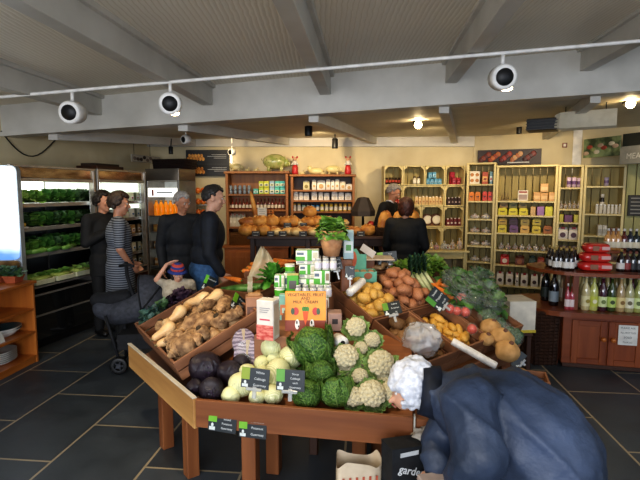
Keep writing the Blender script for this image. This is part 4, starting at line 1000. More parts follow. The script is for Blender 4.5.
for i, (px, k, z) in enumerate(spots):
    x = bx_(px, .15); put('bread_loaf', LV[k], BF @ T(x, .16 + .05 * (i % 2), bt) @ RZ(R.uniform(-.6, .6)), '%s crusty loaf, %s along the front of the bread counter' % (['golden round', 'brown oval', 'pale floury', 'tall golden'][k], nth(i)), 'bread')
for i, (px, k, up) in enumerate([(285, 0, 0), (293, 3, 0), (301, 2, 0), (309, 0, 0), (317, 3, 0), (326, 0, 0), (335, 1, 0), (343, 2, 0), (310, 3, .13), (250, 1, -1), (260, 0, -1), (272, 3, -1)]):
    z = bu + up if up >= 0 else bt + .115; off = .5 if up >= 0 else .22
    x = bx_(px, off); lab = '%s loaf, %s along the raised bread tier' % (['golden round', 'brown oval', 'pale floury', 'tall golden'][k], nth(i)) if up == 0 else ('round loaf balanced on top of the raised tier loaves' if up > 0 else '%s loaf heaped on the bread pile nearest the dresser' % ['golden round', 'brown oval', 'pale', 'tall'][k])
    put('bread_loaf', LV[k], BF @ T(x, off, z) @ RZ(R.uniform(-.6, .6)), lab, 'bread')
BKC = C('17181a', .5); CHALK = C('c9c9c4', .6)
def scribble(mb, w, h, n, y, M=None, x0=0):
    for k in range(n):
        z = h * (.78 - k * .6 / max(1, n - 1) if n > 1 else .5); mb.box(x0 - w * R.uniform(.22, .36), x0 + w * R.uniform(.2, .36), y - .001, y, z - h * .035, z + h * .035, CHALK, M, bev=0)
for i, (px, off, z, w) in enumerate([(255.5, -.0, bt, .1), (270.5, -.0, bt, .09), (282.5, .0, bt, .1), (303, 0, bt, .1), (347, 0, bt, .1), (361, 0, bt, .1), (287.5, .29, bu, .1), (303.5, .29, bu, .09), (399, 0, bt, .1)]):
    m2 = MB(); m2.box(-w / 2, w / 2, -.004, .004, 0, .065, BKC); scribble(m2, w, .065, 2, -.004)
    tag(m2.build('price_card', M=BF @ T(bx_(px, off), off - .02 if off else .02, z) @ RX(-.25)), 'small black price card, %s on the %s tier of the bread counter' % (nth(i), 'raised' if off else 'front'), 'price card')
# upright loaves and baguettes in a basket
x0, x1 = bx_(378), bx_(421)
bk = basket(x1 - x0, .36, .11, '5a3a22', '3c2616', 5).build('bread_basket', M=BF @ T((x0 + x1) / 2, .24, bt)); tag(bk, 'long dark basket of upright loaves at the customer end of the counter', 'basket')
for i, px in enumerate((381, 388, 395, 403, 410, 417)):
    me = MB().tube([(0, 0, .0), (0, 0, .03), (0, .01, .1), (0, .02, .2), (0, .03, .27), (0, .03, .3)], [.03, .055, .068, .066, .045, .01], CR[i % 2], 12)
    tag(me.build('upright_loaf', M=BF @ T(bx_(px, .2), .14 + .1 * (i % 2), bt + .02) @ RY(R.uniform(-.15, .15))), 'brown batch loaf standing upright, %s in the dark basket' % nth(i), 'bread')
for i, (px, tl) in enumerate(((396, .25), (402, .1), (408, -.2), (413, -.05))):
    me = MB().tube([(0, 0, 0), (0, 0, .1), (0, 0, .3), (0, 0, .4), (0, 0, .43)], [.02, .032, .035, .026, .008], CR[0], 10)
    tag(me.build('baguette', M=BF @ T(bx_(px, .3), .33, bt + .02) @ RY(tl)), 'golden baguette standing upright, %s in the dark basket' % nth(i), 'bread')
# stick rack with white list and baguette
x0 = bx_(256, -.0)
rk = thing('wooden_rack', BF @ T(bx_(263, .55), .62, bt), 'orange wooden stick rack behind the bread', 'rack')
for k in range(6): MB().tube([(-.13 + k * .052, 0, 0), (-.13 + k * .052, 0, .3)], .009, ORANGE.m[2], 6).build('stick', rk)
for z in (.02, .27): MB().tube([(-.15, 0, z), (.15, 0, z)], .012, ORANGE.m[0], 6).build('rail', rk)
m2 = MB(); m2.box(-.06, .06, -.004, .004, 0, .23, C('cfcabc', .6)); 
for k in range(7): m2.box(-.045, .045 - R.uniform(0, .03), -.005, -.004, .2 - k * .026, .206 - k * .026, C('8c887e', .6), bev=0)
tag(m2.build('price_list', M=BF @ T(bx_(260, .1), .36, bt + .12)), 'white printed price list standing in front of the stick rack', 'sign')
me = MB().tube([(0, 0, 0), (0, 0, .05), (0, 0, .2), (0, 0, .3), (0, 0, .33)], [.02, .032, .033, .022, .006], CR[0], 10)
tag(me.build('baguette', M=BF @ T(bx_(259, .5), .55, bt) @ RY(-.2) @ SC(1, 1, 1.75)), 'single baguette leaning above the white price list', 'bread')
# round grey-brown lamp shade between shelf unit and assistant
ls = wp(363, 218, 6.9)
la = thing('table_lamp', T(ls.x, 6.9, bt), 'dark lamp with a wide faceted brown shade against the wall', 'lamp')
MB().lathe([(.1, 0), (.1, .02), (.02, .03), (.015, .25)], BLACK, 12).build('base', la)
r0 = on(frame((ls.x - 1, 6.9), (ls.x, 6.9)), 363, 197).z - bt
MB().lathe([(.17, r0 - .27), (.175, r0 - .2), (.08, r0 - .01), (.02, r0)], C('4a3f36', .7), 6, smooth=False).build('lamp_shade', la)
# stand for the lamp: side cabinet
sc_ = thing('side_cabinet', T(ls.x, 6.9, 0), 'dark low cabinet under the brown lamp', 'cabinet')
MB().box(-.14, .14, -.12, .2, 0, bt - .04, DARKW).build('body', sc_); MB().box(-.16, .16, -.14, .22, bt - .04, bt - .001, DARKW).build('top', sc_); MB().box(-.12, .12, -.135, -.12, .05, bt - .1, DRESS).build('door', sc_)
o = MB().lathe([(.05, 0), (.06, .1), (.03, .14)], C('b5322c', .4), 10).build('red_pot', M=T(ls.x + .11, 6.82, bt)); tag(o, 'small red pot beside the brown lamp', 'pot')

# hanging poster of bread
q0, q1 = on(frame((-2.8, 7.9), (2, 7.9)), 186, 150), on(frame((-2.8, 7.9), (2, 7.9)), 229.5, 176)
PFr = frame((-2.8, 7.9), (2, 7.9)); m2 = MB(); zc_ = (q0.z + q1.z) / 2
m2.box(q0.x, q1.x, -.02, .02, q1.z, q0.z, BKC)
for zz in (q1.z, zc_):
    hh_ = (q0.z - q1.z) / 2; w_ = (q1.x - q0.x)
    m2.box(q0.x + .02, q1.x - .02, -.022, -.02, zz + hh_ * .9, zz + hh_ * .93, C('3a3a3a', .5), bev=0)
    for k in range(11): m2.ell((q0.x + w_ * (.05 + .035 * k), -.02, zz + hh_ * (.3 + .25 * (k % 2))), (w_ * .035, .004, hh_ * .15), CR[0], 8, 5)
    for k, w2 in enumerate((.35, .45, .3)): m2.box(q1.x - w_ * (.05 + w2), q1.x - w_ * .06, -.022, -.02, zz + hh_ * (.62 - k * .13), zz + hh_ * (.65 - k * .13), CHALK, bev=0)
tag(m2.build('hanging_poster', M=PFr), 'black hanging poster with two rows of orange loaves', 'poster')
m2 = MB(); m2.box(q1.x + .03, q1.x + .05, -.05, -.03, zc_ + .0, zc_ + .17, mk('strip_lamp', 'ffffff', emit='fff2d8', est=6)); tag(m2.build('strip_lamp', M=PFr), 'short bright vertical lamp beside the bread poster', 'lamp')
# small picture banner above the chillers
Lw = frame(LW[0], LW[1]); a, b = on(Lw, 131, 154, -.25), on(Lw, 159.5, 164, -.25)
m2 = MB(); m2.box(a.x, b.x, -.01, .01, b.z, a.z, C('b3aa98', .5)); w_ = b.x - a.x; h_ = a.z - b.z
for k in range(8): m2.ell((a.x + w_ * (.1 + .11 * k), -.011, b.z + h_ * R.uniform(.35, .7)), (w_ * .06, .004, h_ * .25), C(R.choice(['2a211c', '54443a', '7a6a5c']), .5), 8, 5)
tag(m2.build('hanging_banner', M=Lw @ T(0, -.25, 0)), 'small hanging photo banner above the dairy chiller', 'banner')
for px in (134, 150): 
    c_ = on(Lw, px, 154, -.25); tag(MB().tube([(c_.x, 0, a.z), (c_.x, 0, 2.4)], .004, BLACK, 5).build('hanging_wire', M=Lw @ T(0, -.25, 0)), 'thin wire holding the small banner, %s' % ('nearer the drinks cooler' if px == 134 else 'nearer the bread poster'), 'wire')
# dark crate box on steel cooler
m2 = basket(.5, .3, .14, '3c2418', '2a1a10', 4).build('dark_basket', M=JF @ T(JW * .62, .25, jz(168.5))); tag(m2, 'dark basket standing on top of the steel cooler', 'basket')
# orange fruit rack behind the men
fx = wp(201, 200, 7.6); fr = thing('wire_fruit_rack', T(fx.x, 7.6, 0), 'tall wire rack of orange snack packs behind the two men', 'rack')
zr = [wp(196, y, 7.4).z for y in (194, 205, 216, 228)]
for x in (-.16, .16):
    for y in (-.1, .1): MB().tube([(x, y, 0), (x, y, zr[0] + .1)], .01, STEEL, 6).build('post', fr)
for z in zr: MB().box(-.16, .16, -.1, .1, z - .01, z, STEEL).build('shelf', fr)
for r_, z in enumerate(zr):
    for i in range(4):
        m2 = MB().ell((0, 0, .05), (.042, .05, .05), mk('orange_pack', 'c9591c', 'e08a34', rough=.35, rand=.2, scale=20), 10, 7, dis=lambda u: .1 * n3(u, 3, i))
        tag(m2.build('orange_snack_pack', M=T(fx.x - .12 + i * .08, 7.58, z)), 'round orange snack pack, %s on the %s shelf of the wire rack' % (nth(i), nth(r_)), 'pack')
# wall banner of dark food photographs, veg poster, notices
a, b = on(frame(RW0, RW1), 478, 150.5, -.03), on(frame(RW0, RW1), 541, 164.5, -.03)
RF = frame(RW0, RW1)
m2 = MB(); m2.box(a.x, b.x, -.02, 0, b.z, a.z, C('2c1512', .5)); w_ = b.x - a.x; h_ = a.z - b.z
for k, (cx, c1, c2) in enumerate(((.12, '5a1e16', '8a3a20'), (.27, 'a3461e', 'c06a30'), (.45, '6a2016', 'a03a28'), (.62, 'b06a3c', 'd0a070'), (.82, '4a1a16', '7a2a20'))):
    for j in range(4): m2.ell((a.x + w_ * (cx + .04 * (j - 1.5)), -.021, b.z + h_ * (.35 + .12 * j)), (w_ * .045, .004, h_ * .17), C([c1, c2][j % 2], .5), 8, 5)
m2.box(a.x + w_ * .48, a.x + w_ * .82, -.023, -.02, b.z + h_ * .12, b.z + h_ * .2, CHALK, bev=0)
tag(m2.build('food_photo_banner', M=RF @ T(0, -.03, 0)), 'long dark red food photo banner above the pale shelving', 'banner')
a, b = on(RF, 562.5, 143, -.01), on(RF, 567, 147.5, -.01)
m2 = MB().box(a.x, b.x, -.03, 0, b.z, a.z, C('7a3a2c', .5)).box(a.x + .015, b.x - .015, -.034, -.03, b.z + .015, a.z - .015, C('d8d0c0', .5)); tag(m2.build('wall_switch', M=RF), 'small red-brown switch box high on the cream wall', 'switch')
VF = frame(wp(585, 150, 6.9).to_2d(), wp(650, 150, 6.0).to_2d())
a, b = on(VF, 584, 141), on(VF, 619, 160)
m2 = MB(); x0, x1 = a.x, b.x; zt0 = on(VF, 584, 141).z; zb0 = on(VF, 584, 158).z
m2.box(x0, x1, 0, .02, zb0, zt0 + .02, mk('green_print', '3c4a34', '8a9a70', scale=6, rough=.5, lo=.4, hi=.6)); w_ = x1 - x0; h_ = zt0 - zb0
for k in range(9): m2.ell((x0 + w_ * (.08 + .1 * k), -.001, zb0 + h_ * (.25 + .5 * ((k * 37) % 10) / 10)), (w_ * .09, .004, h_ * .12), C(['b9a08c', 'a04a3c', '8a9a6c', 'd0c8b4'][k % 4], .5), 9, 6, M=None)
tag(m2.build('produce_poster', M=VF), 'large pale poster of vegetables and meat above the shelving end', 'poster')
a = on(VF, 626, 147); b = on(VF, 655, 158)
m2 = MB().box(a.x, b.x, -.1, -.08, b.z - .06, a.z, C('8f8f88', .5)); m2.text('MEAT', .1, C('d9d8d0', .5), T(a.x + .22, -.102, a.z - .13) @ RX(pi / 2))
tag(m2.build('department_sign', M=VF), 'grey department sign reading MEAT', 'sign')
a = on(VF, 620, 136); m2 = MB().box(a.x, a.x + .9, .05, .1, on(VF, 620, 163).z, on(VF, 620, 134).z, C('2f3330', .3)); tag(m2.build('dark_glass_hatch', M=VF), 'dark glazed hatch behind the department sign', 'hatch')

# ---------- ceiling fittings ----------
def spotlight(label, d, lit, tilt, s=.11, black=False):
    t = thing('track_spotlight', Matrix.Identity(4), label, 'spotlight'); W_ = BLACK if black else WHITE
    MB().tube([(0, 0, -.1 * s), (0, 0, s * .5)], s * .12, W_, 8).build('stem', t)
    mb = MB(); Mx = RZ(d) @ RX(tilt) @ RX(pi / 2)
    mb.lathe([(s * .62, -s * .6), (s * .72, -s * .5), (s * .74, s * .5), (s * .66, s * .6), (s * .6, s * .6)], W_, 24, T(0, 0, -s * .8) @ Mx)
    mb.build('housing', t)
    MB().lathe([(.001, s * .61), (s * .5, s * .6), (s * .52, s * .55)], BLACK, 24, T(0, 0, -s * .8) @ Mx).build('speaker_face', t)
    if lit:
        MB().ell((0, 0, 0), (s * .35, s * .35, s * .15), mk('lamp_glow', 'ffffff', emit='ffd9a0', est=14), 12, 8, T(s * .25, -s * .1, -s * 1.45)).build('bulb', t)
    return t
# track
k0, k1 = wp(0, 97, 4.15), wp(640, 41, 3.55)
dirv = (k1 - k0); tr = MB(); tr.tube([k0 - dirv * .1, k0, k1, k1 + dirv * .3], .014, WHITE, 8)
tag(tr.build('lighting_track'), 'thin white lighting track running under the ceiling beams', 'track')
def on_track(px):
    tt = (px / 640.0); p = None
    for _ in range(60):
        p = k0 + dirv * tt; v = p - CAM
        X = 320 + F0 * v.x / (v.y * _cp - v.z * _sp); tt += (px - X) / 640 * .8
    return p
for px, lb, dd, lit, s in ((72, 'round white spotlight with black face, closest to the drinks cooler', 0, 0, .125), (170, 'round white spotlight lit at its rim, above the two men', .2, 1, .12), (503, 'round white spotlight lit at its rim, on the long track before the pale shelving', -.1, 1, .125)):
    p = on_track(px); t = spotlight(lb, dd, lit, .15, s); t.matrix_world = T(p.x, p.y, p.z - .014 - s * .5)
for px, py, Y, lb, s, blk in ((186, 139.5, 6.2, 'smaller white spotlight beside the bread poster top', .075, 0), (232, 152, 7.2, 'small white spotlight at the corner of the bread poster', .07, 0)):
    p = wp(px, py, Y); t = spotlight(lb, -.6, 0, .1, s, blk); t.matrix_world = T(p.x, p.y, p.z + s * .8)
    tag(MB().tube([(0, 0, 0), (0, 0, .15)], .01, WHITE, 6).build('ceiling_rod', M=T(p.x, p.y, p.z + s * 1.8)), 'short white rod holding the %s' % lb.split(' with')[0][:40], 'rod')
for px, y0, y1, Y, lb in ((308.5, 124, 136, 6.2, 'black cylinder spot hanging above the jar unit'), (335, 139, 148.5, 7.3, 'black box speaker on the back wall above the jar unit'), (519, 126, 134, 6.9, 'slim black spot above the dark food banner'), (171, 147, 154, 7.0, 'small black speaker near the bread poster')):
    a, b = wp(px, y0, Y), wp(px, y1, Y); h_ = a.z - b.z; t = thing('black_spotlight', T(b.x, b.y, b.z), lb, 'spotlight')
    MB().lathe([(h_ * .3, 0), (h_ * .32, .01), (h_ * .32, h_), (h_ * .2, h_ + .01)], BLACK, 14).build('housing', t); MB().tube([(0, .0, h_), (0, .04, h_ + .12)], .008, BLACK, 6).build('arm', t)
for px, py, Y, lb, e in ((418, 125, 6.0, 'bright warm bulb spotlight hanging over the counter end', 40), (630, 104, 5.2, 'bright white spotlight near the heater unit', 40)):
    p = wp(px, py, Y); t = thing('lit_spotlight', T(p.x, p.y, p.z), lb, 'spotlight')
    MB().ell((0, -.01, 0), .045 if e else .03, mk('bright_bulb', 'ffffff', emit='ffe2b0', est=e), 12, 8).build('bulb', t)
    MB().lathe([(.05, 0), (.055, .05), (.03, .12)], BLACK, 14, T(0, .03, .01) @ RX(-.5), cap=False).build('housing', t); MB().tube([(0, .06, .1), (0, .07, .25)], .008, BLACK, 6).build('stem', t)
# heater / air unit
a = wp(557, 110, 5.3); b = wp(617, 129, 5.1); HF = frame((a.x, 5.35), (wp(617, 120, 5.1).x, 5.05))
x1 = on(HF, 617, 120).x; zt_, zb_ = on(HF, 585, 110).z, on(HF, 585, 129).z
hu = thing('air_heater', HF, 'long white ceiling air heater with black louvred end', 'heater'); hh = zt_ - zb_
pts = [(0, .02), (.05, 0), (.32, .04), (.36, hh * .4), (.3, hh), (.03, hh)]
mb = MB(); n_ = len(pts); vs = []
for x, s_ in ((0, .75), (.05, .95), (.12, 1), (x1, 1)):
    for y, z in pts: vs.append((x, y * s_ + .18 * (1 - s_), zb_ + z * s_ + hh * .5 * (1 - s_)))
fs = [tuple(range(n_))] + [(i * n_ + k, (i + 1) * n_ + k, (i + 1) * n_ + (k + 1) % n_, i * n_ + (k + 1) % n_) for i in range(3) for k in range(n_)] + [tuple(reversed(range(3 * n_, 4 * n_)))]
mb.add(vs, fs, mk('heater_white', 'c2b8a0', 'cec5ae', rough=.4)); mb.build('casing', hu)
xa = on(HF, 526, 125).x
mb = MB(); mb.box(xa, .03, .05, .3, zb_ + hh * .1, zb_ + hh * .75, BLACK); mb.build('louvre_end', hu)
for k in range(4): MB().box(xa - .005, .03, .03, .05, zb_ + hh * (.12 + .16 * k), zb_ + hh * (.17 + .16 * k), C('2a2620', .4)).build('louvre', hu)
for x in (.1, x1 - .1): MB().tube([(x, .15, zt_), (x, .15, zt_ + .2)], .006, BLACK, 5).build('hanger', hu)
# loose cable on left wall
c0, c1 = on(Lw, 1, 131, -.02), on(Lw, 58, 137, -.02)
pts = []
for i in range(13):
    u = i / 12; pts.append((c0.x + (c1.x - c0.x) * u, -.02, c0.z + (c1.z - c0.z) * u - .3 * sin(pi * u) * (1 - .3 * u)))
tag(MB().tube(pts, .007, BLACK, 6).build('loose_cable', M=Lw), 'black cable sagging across the cream wall above the cooler', 'cable')
# ---------- produce island ----------
HR = .55
PC, PL, PR = G(197, 398, HR), G(131, 343.5, HR), G(413, 415.5, HR)
bh = HR - on(frame(PC, PR), 250, 430).z
def rim_y(py): return 0
FRF = frame(PC, PR); FW = (PR - PC).length
# front table
ANG = radians(17)
ft = thing('produce_table', FRF, 'wooden produce table at the front of the island, filled with cabbages and cauliflowers', 'table')
MB().box(0, FW, -.022, 0, HR - bh, HR, PINE).build('front_board', ft)
BED = tframe(V((PC.x, PC.y, HR - .1)), FRF.col[1].to_3d(), ANG)
mb = MB(); mb.box(0.0, FW, .0, .82, -.02, 0, PINE, bev=0); o = mb.build('tabletop', ft); o.matrix_local = T(0, 0, HR - .1) @ RX(ANG)
MB().box(FW + .003, FW + .011, -.03, -.0, HR - bh - .01, HR + .01, C('b9b4a8', .3)).build('metal_strip', ft)
_l4 = FRF.inverted() @ G(266, 474, 0)
for x, y in ((on(FRF, 241, 440, .02).x, .02), (_l4.x, _l4.y), (on(FRF, 352, 450, .3).x, .3), (on(FRF, 371, 450, .42).x, .42)):
    q = .035
    MB().box(x, x + .075, y, y + .075, 0, HR - .13 + y * tan(ANG), PINE).build('leg', ft)
# continuation behind the bending person
st2 = thing('side_produce_table', FRF @ T(FW + .014, 0, 0), 'wooden produce table end behind the bending person', 'table')
MB().box(0, .42, -.02, 0, HR - bh, HR - .005, PINE).build('front_board', st2)
MB().box(0, .42, 0, .5, HR - .13, HR - .11, PINE).build('tabletop', st2)
for x in (.12, .34): MB().box(x, x + .07, .05, .12, 0, HR - .13, PINE).build('leg', st2)
# left table
LV2 = V((-(PL - PC).y, (PL - PC).x, 0)).normalized() * -1
if LV2.x < 0: LV2 = -LV2
LFr = frame(PL, PC); LW_ = (PC - PL).length
lt = thing('side_table', LFr, 'wooden table on the pram side of the island with pale slanting edge board', 'table')
lb_ = HR - on(LFr, 134, 368).z
MB().box(0, LW_, -.02, 0, HR - .16, HR, PINEL).build('edge_board', lt)
MB().box(0, LW_, -.024, .0, HR, HR + .006, C('cfc8b8', .3)).build('metal_edge', lt)
LA = radians(25)
o = MB().box(0, LW_ - .02, 0.01, .55, -.03, -.01, CRATE, bev=0).build('tabletop', lt); o.matrix_local = T(0, 0, HR - .13) @ RX(LA)
for px, py in ((150, 452),):
    q = LFr.inverted() @ G(px, py, 0); x = q.x
for x, y in ((x, .02), (.1, .3), (on(LFr, 186, 430, .03).x, .02)): MB().box(x - .035, x + .035, y, y + .07, 0, HR - .17 + y * tan(LA), PINE).build('leg', lt)
# crate helper on a tilted frame: x width, y uphill, z normal
def crate(Fm, w, l, h, label, wood=CRATE, name='produce_crate', slats=2):
    t = thing(name, Fm, label, 'crate'); e = .014
    for nm, (a, b, c, d) in (('side_panel', (0, e, 0, l)), ('side_panel', (w - e, w, 0, l)), ('end_panel', (e, w - e, 0, e)), ('end_panel', (e, w - e, l - e, l))):
        mb = MB(); s = h / slats
        for k in range(slats): mb.box(a, b, c, d, k * s + .004, (k + 1) * s - .004, wood)
        mb.build(nm, t)
    MB().box(e, w - e, e, l - e, 0, .01, wood).build('bottom_board', t)
    return t
# crate of squash and celeriac, from its four corners
A, B, C3 = G(173, 363, HR + .09), G(136.5, 326, HR + .09), None
uL = (B - A).normalized(); vL = V((-uL.y, uL.x, 0)) 
if vL.x < 0: vL = -vL
LAc = radians(24)
QF0 = tframe(A, vL, LAc)             # x runs from B towards A, origin at A
cl_w = (B - A).length
c_len = .58
QF = QF0 @ T(-cl_w, 0, -.13)
crate(QF, cl_w, c_len, .13, 'wide wooden crate of butternut squash and muddy roots, on the pram side of the island')
# second row crate uphill (beets) and the kale crate beyond
CF2 = QF @ T(-.33, .02, -.05); crate(CF2, .31, .44, .10, 'wooden crate of curly kale beyond the squash crate')
def deposit(w, l, n, r0, r1, z0, seed, x0=0, y0=0, crown=0):
    rr = random.Random(seed); P = []
    for i in range(n):
        r = rr.uniform(r0, r1); best = None
        for _ in range(40):
            x = rr.uniform(r, w - r); y = rr.uniform(r, l - r); z = z0 + r
            for (a, b, c, d) in P:
                q = (r + d) * .86; dd = (a - x) ** 2 + (b - y) ** 2
                if dd < q * q: z = max(z, c + sqrt(q * q - dd))
            s = z + crown * ((x / w - .5) ** 2 + (y / l - .5) ** 2)
            if best is None or s < best[0]: best = (s, x, y, z)
        P.append((best[1], best[2], best[3], r))
    return [(x + x0, y + y0, z, r) for x, y, z, r in P]
MUD = mk('muddy_root', '6a4c32', 'c09a6e', scale=13, rough=.8, bump=1, rand=.18, bscale=40)
SQ = mk('butternut_skin', 'cfa672', 'e2c394', scale=5, rough=.4, rand=.06)
def squash(L, r, mat, seed, muddy=False):
    k = R.uniform(-.2, .2)
    pts = [(0, -L / 2, 0), (0, -L * .44, 0), (0, -L * .3, 0), (0, -L * .12, 0), (k * r, L * .08, 0), (k * 2 * r, L * .28, 0), (k * 3 * r, L * .42, 0), (k * 3.2 * r, L * .48, 0)]
    mb = MB(); mb.tube(pts, [r * .25, r * .75, r, r * .9, r * .62, r * .58, r * .48, r * .2], mat, 14)
    return mb
def stemmed(me_builder, name, stem_c='6b5a38'):
    pass
def knob(r, mat, seed, rough=.25, n=16, m=11):
    return MB().ell((0, 0, 0), (r, r, r * .92), mat, n, m, dis=lambda u: n3(u, 1.6, seed) * rough + n3(u, 5, seed) * rough * .3)
def root(L, r, seed):
    mb = MB(); mb.tube([(0, -L * .5, 0), (0, -L * .45, 0), (0, -L * .25, .0), (0, 0, .005), (.01, L * .25, 0), (.015, L * .48, 0)], [r * .5, r * .85, r, r * .9, r * .6, r * .2], MUD, 14)
    for k in range(7): 
        y = -L * .4 + k * L * .13; mb.tube([(r * .96 * cos(a) * (.96 - .05 * k), y, r * .96 * sin(a) * (.96 - .05 * k)) for a in [j * pi / 5 for j in range(11)]], r * .05, MUD, 4)
    return mb
def proto(name, parts):
    """parts: list of (part name, mesh); one object, or an Empty with parts"""
    return name, parts
def spawn(pr, M, label, cat, group=None):
    name, parts = pr
    t = thing(name, M, label, cat, group)
    for nm, me in parts:
        o = bpy.data.objects.new(nm, me); COL.objects.link(o); o.parent = t
    return t
STEM = C('7a6a44', .8)
SQP = [proto('butternut_squash', [('skin', squash(.24, .06, SQ, i).mesh('squash')), ('stalk', MB().tube([(0, .11, 0), (0, .135, .005)], [.012, .009], STEM, 6).mesh('stalk'))]) for i in range(3)]
RTP = [proto('muddy_root', [('root', root(.22, .065, 1).mesh('root')), ('crown_stub', MB().tube([(0, -.115, 0), (0, -.1, 0)], [.028, .03], C('3c2e1c', .9), 8).mesh('stub'))]),
       proto('muddy_celeriac', [('root', knob(.075, MUD, 3).mesh('root')), ('crown_stub', MB().lathe([(.03, .055), (.022, .078)], C('3c2e1c', .9), 8).mesh('stub'))])]
# pixel guided heap: (px,py, kind, radius, angle in bed)
hp = [(150, 352, 'q', .9, .7), (157, 362, 'm', 1, 1.2), (144, 346, 'q', .6, .3), (158, 335, 'q', .85, 1.0), (168, 326, 'q', .75, 2.2), (174, 338, 'm', .75, .5), (165, 352, 'm', .8, 2.5), (176, 316, 'q', .85, 1.1), (187, 307, 'q', .8, 2.0),
      (198, 300, 'q', .95, .2), (206, 305, 'm', .9, 1.4), (214, 297, 'q', .85, 1.2), (224, 306, 'm', 1, 1.9), (180, 350, 'm', 1, .3), (194, 338, 'm', 1, 2.4), (190, 326, 'm', 1.05, 1.3), (203, 326, 'm', 1.05, 1.0), (208, 338, 'c', .8, 1.0), (220, 322, 'c', .9, .4), (201, 349, 'm', .8, .2), (186, 357, 'c', .7, 0), (231, 318, 'm', .7, .9), (164, 343, 'q', .7, .1), (238, 312, 'c', .6, .9)]
cnt = {'q': 0, 'm': 0, 'c': 0}
for i, (px, py, k, s, an) in enumerate(hp):
    q = on(QF, px, py, .125 + .02 * (i % 2), axis=2); s *= .84
    q.x = min(max(q.x, .1), cl_w - .1); q.y = min(max(q.y, .09), c_len - .09)
    pr = SQP[i % 3] if k == 'q' else RTP[0 if k == 'm' else 1]
    lab = {'q': 'smooth tan butternut squash, %s counted up from the pale edge board', 'm': 'muddy brown tapering root, %s counted up from the pale edge board', 'c': 'muddy round celeriac, %s of those heaped by the purple cabbages'}[k] % nth(cnt[k]); cnt[k] += 1
    spawn(pr, QF @ T(q.x, q.y, q.z) @ RZ(an + 2.2) @ RX(R.uniform(-.25, .25)) @ SC(s, s, s), lab, 'vegetable')
for j, (x, y, z, r) in enumerate(deposit(cl_w - .04, c_len - .04, 22, .05, .06, .012, 5, .02, .02)):
    pr = RTP[1] if j % 2 else RTP[0]
    if z < .1: spawn(pr, QF @ T(x, y, z) @ RZ(R.uniform(0, 6)) @ SC(.72, .72, .72), 'muddy root lying at the bottom of the squash crate', 'vegetable', 'muddy roots under the squash')
# kale in the second crate
PURP = mk('purple_kale', '2a1c2e', '4c3546', scale=22, rough=.5, bump=.4, rand=.1)
kv = [bunch(14, .13, .055, [GRN2, PURP, GRN][i], 70 + i, (.1, 1.3), .022).mesh('curly_kale') for i in range(3)]
for i, (px, py) in enumerate([(148, 316), (156, 310), (163, 305), (172, 302), (180, 297), (188, 292), (197, 289), (152, 320), (206, 286), (168, 297), (214, 284), (176, 291)]):
    q = on(CF2, px, py, .12, axis=2); 
    q.x = min(max(q.x, .06), .25); q.y = min(max(q.y, .05), .40); put('curly_kale', kv[0 if i in (0, 1, 7) else (2 if i == 2 else 1)], CF2 @ T(q.x, q.y, .07) @ RZ(i) @ SC(.85, .85, .8), '%s curly kale head, %s along the crate behind the squash' % ('blue-green' if i in (0, 1, 7) else ('green' if i == 2 else 'dark purple'), nth(i)), 'vegetable')

# carrots and cucumber crate at the rear
e0, e1 = wp(212, 287, 3.85), wp(258, 287.5, 3.62)
EFm = tframe(V((e0.x, e0.y, e0.z - .13)), frame(e0, e1).col[1].to_3d(), radians(8))
ew = (e1 - e0).length
crate(EFm, ew, .3, .13, 'wooden crate holding cucumbers, in front of the carrots')
EF2 = EFm @ T(.1, .31, .05); crate(EF2, ew - .08, .32, .14, 'wooden crate heaped with carrots behind the cucumbers')
CAR = mk('carrot_skin', 'd0661c', 'e08a34', scale=10, rough=.5, bump=.2, rand=.08, st=(1, 5, 1))
cm = proto('carrot', [('root', MB().tube([(0, -.09, 0), (0, -.08, 0), (0, 0, 0), (0, .08, 0), (0, .1, 0)], [.01, .019, .016, .008, .002], CAR, 10).mesh('carrot')), ('stalk', MB().tube([(0, -.088, 0), (0, -.1, .002)], .006, C('6b7a3a', .7), 6).mesh('stalk'))])
for i in range(24):
    spawn(cm, EF2 @ T(.06 + (ew - .22) * ((i * 7) % 24) / 24, .05 + .04 * (i % 6), .135 + .012 * (i // 8) + .01 * (i % 3)) @ RZ(-1.2 + R.uniform(-.3, .3)), 'orange carrot heaped in the rear crate', 'vegetable', 'carrots in the rear crate')
spawn(cm, EFm @ T(.05, .22, .14) @ RZ(1.4) @ SC(1.2, 1.2, 1.2), 'single carrot lying at the corner by the jeans', 'vegetable')
cu = MB().tube([(-.09, 0, 0), (-.08, 0, 0), (0, 0, .004), (.08, 0, 0), (.095, 0, 0)], [.008, .022, .025, .022, .006], LEAFS[0], 10).mesh('cucumber')
for i in range(6): put('cucumber', cu, EFm @ T(.14 + .035 * i + .02, .06 + .04 * (i % 3), .11 + .018 * (i // 3)) @ RZ(.35), 'dark green cucumber, %s in the crate before the carrots' % nth(i), 'vegetable')
for j, (x, y, z, r) in enumerate(deposit(ew - .04, .26, 12, .035, .045, .012, 8, .02, .02)):
    put('onion', knob(.04, mk('onion_skin', '8a5a2c', 'b58448', scale=8, rough=.4, rand=.1), j, .1, 12, 8).mesh('onion'), EFm @ T(x, y, z), 'brown onion beneath the cucumbers', 'vegetable', 'onions under the cucumbers')
# parsley
q = wp(273, 270, 3.5); pars = bunch(26, .11, .03, mk('parsley', '2f6b1e', '5a9a34', scale=30, rough=.5, bump=.3), 77, (.0, 1.4), .012)
tag(pars.build('parsley_bunch', M=T(q.x, q.y, q.z - .1) @ SC(1.2, 1, 1.5)), 'bright green parsley bunch between the carrots and green packs', 'vegetable')
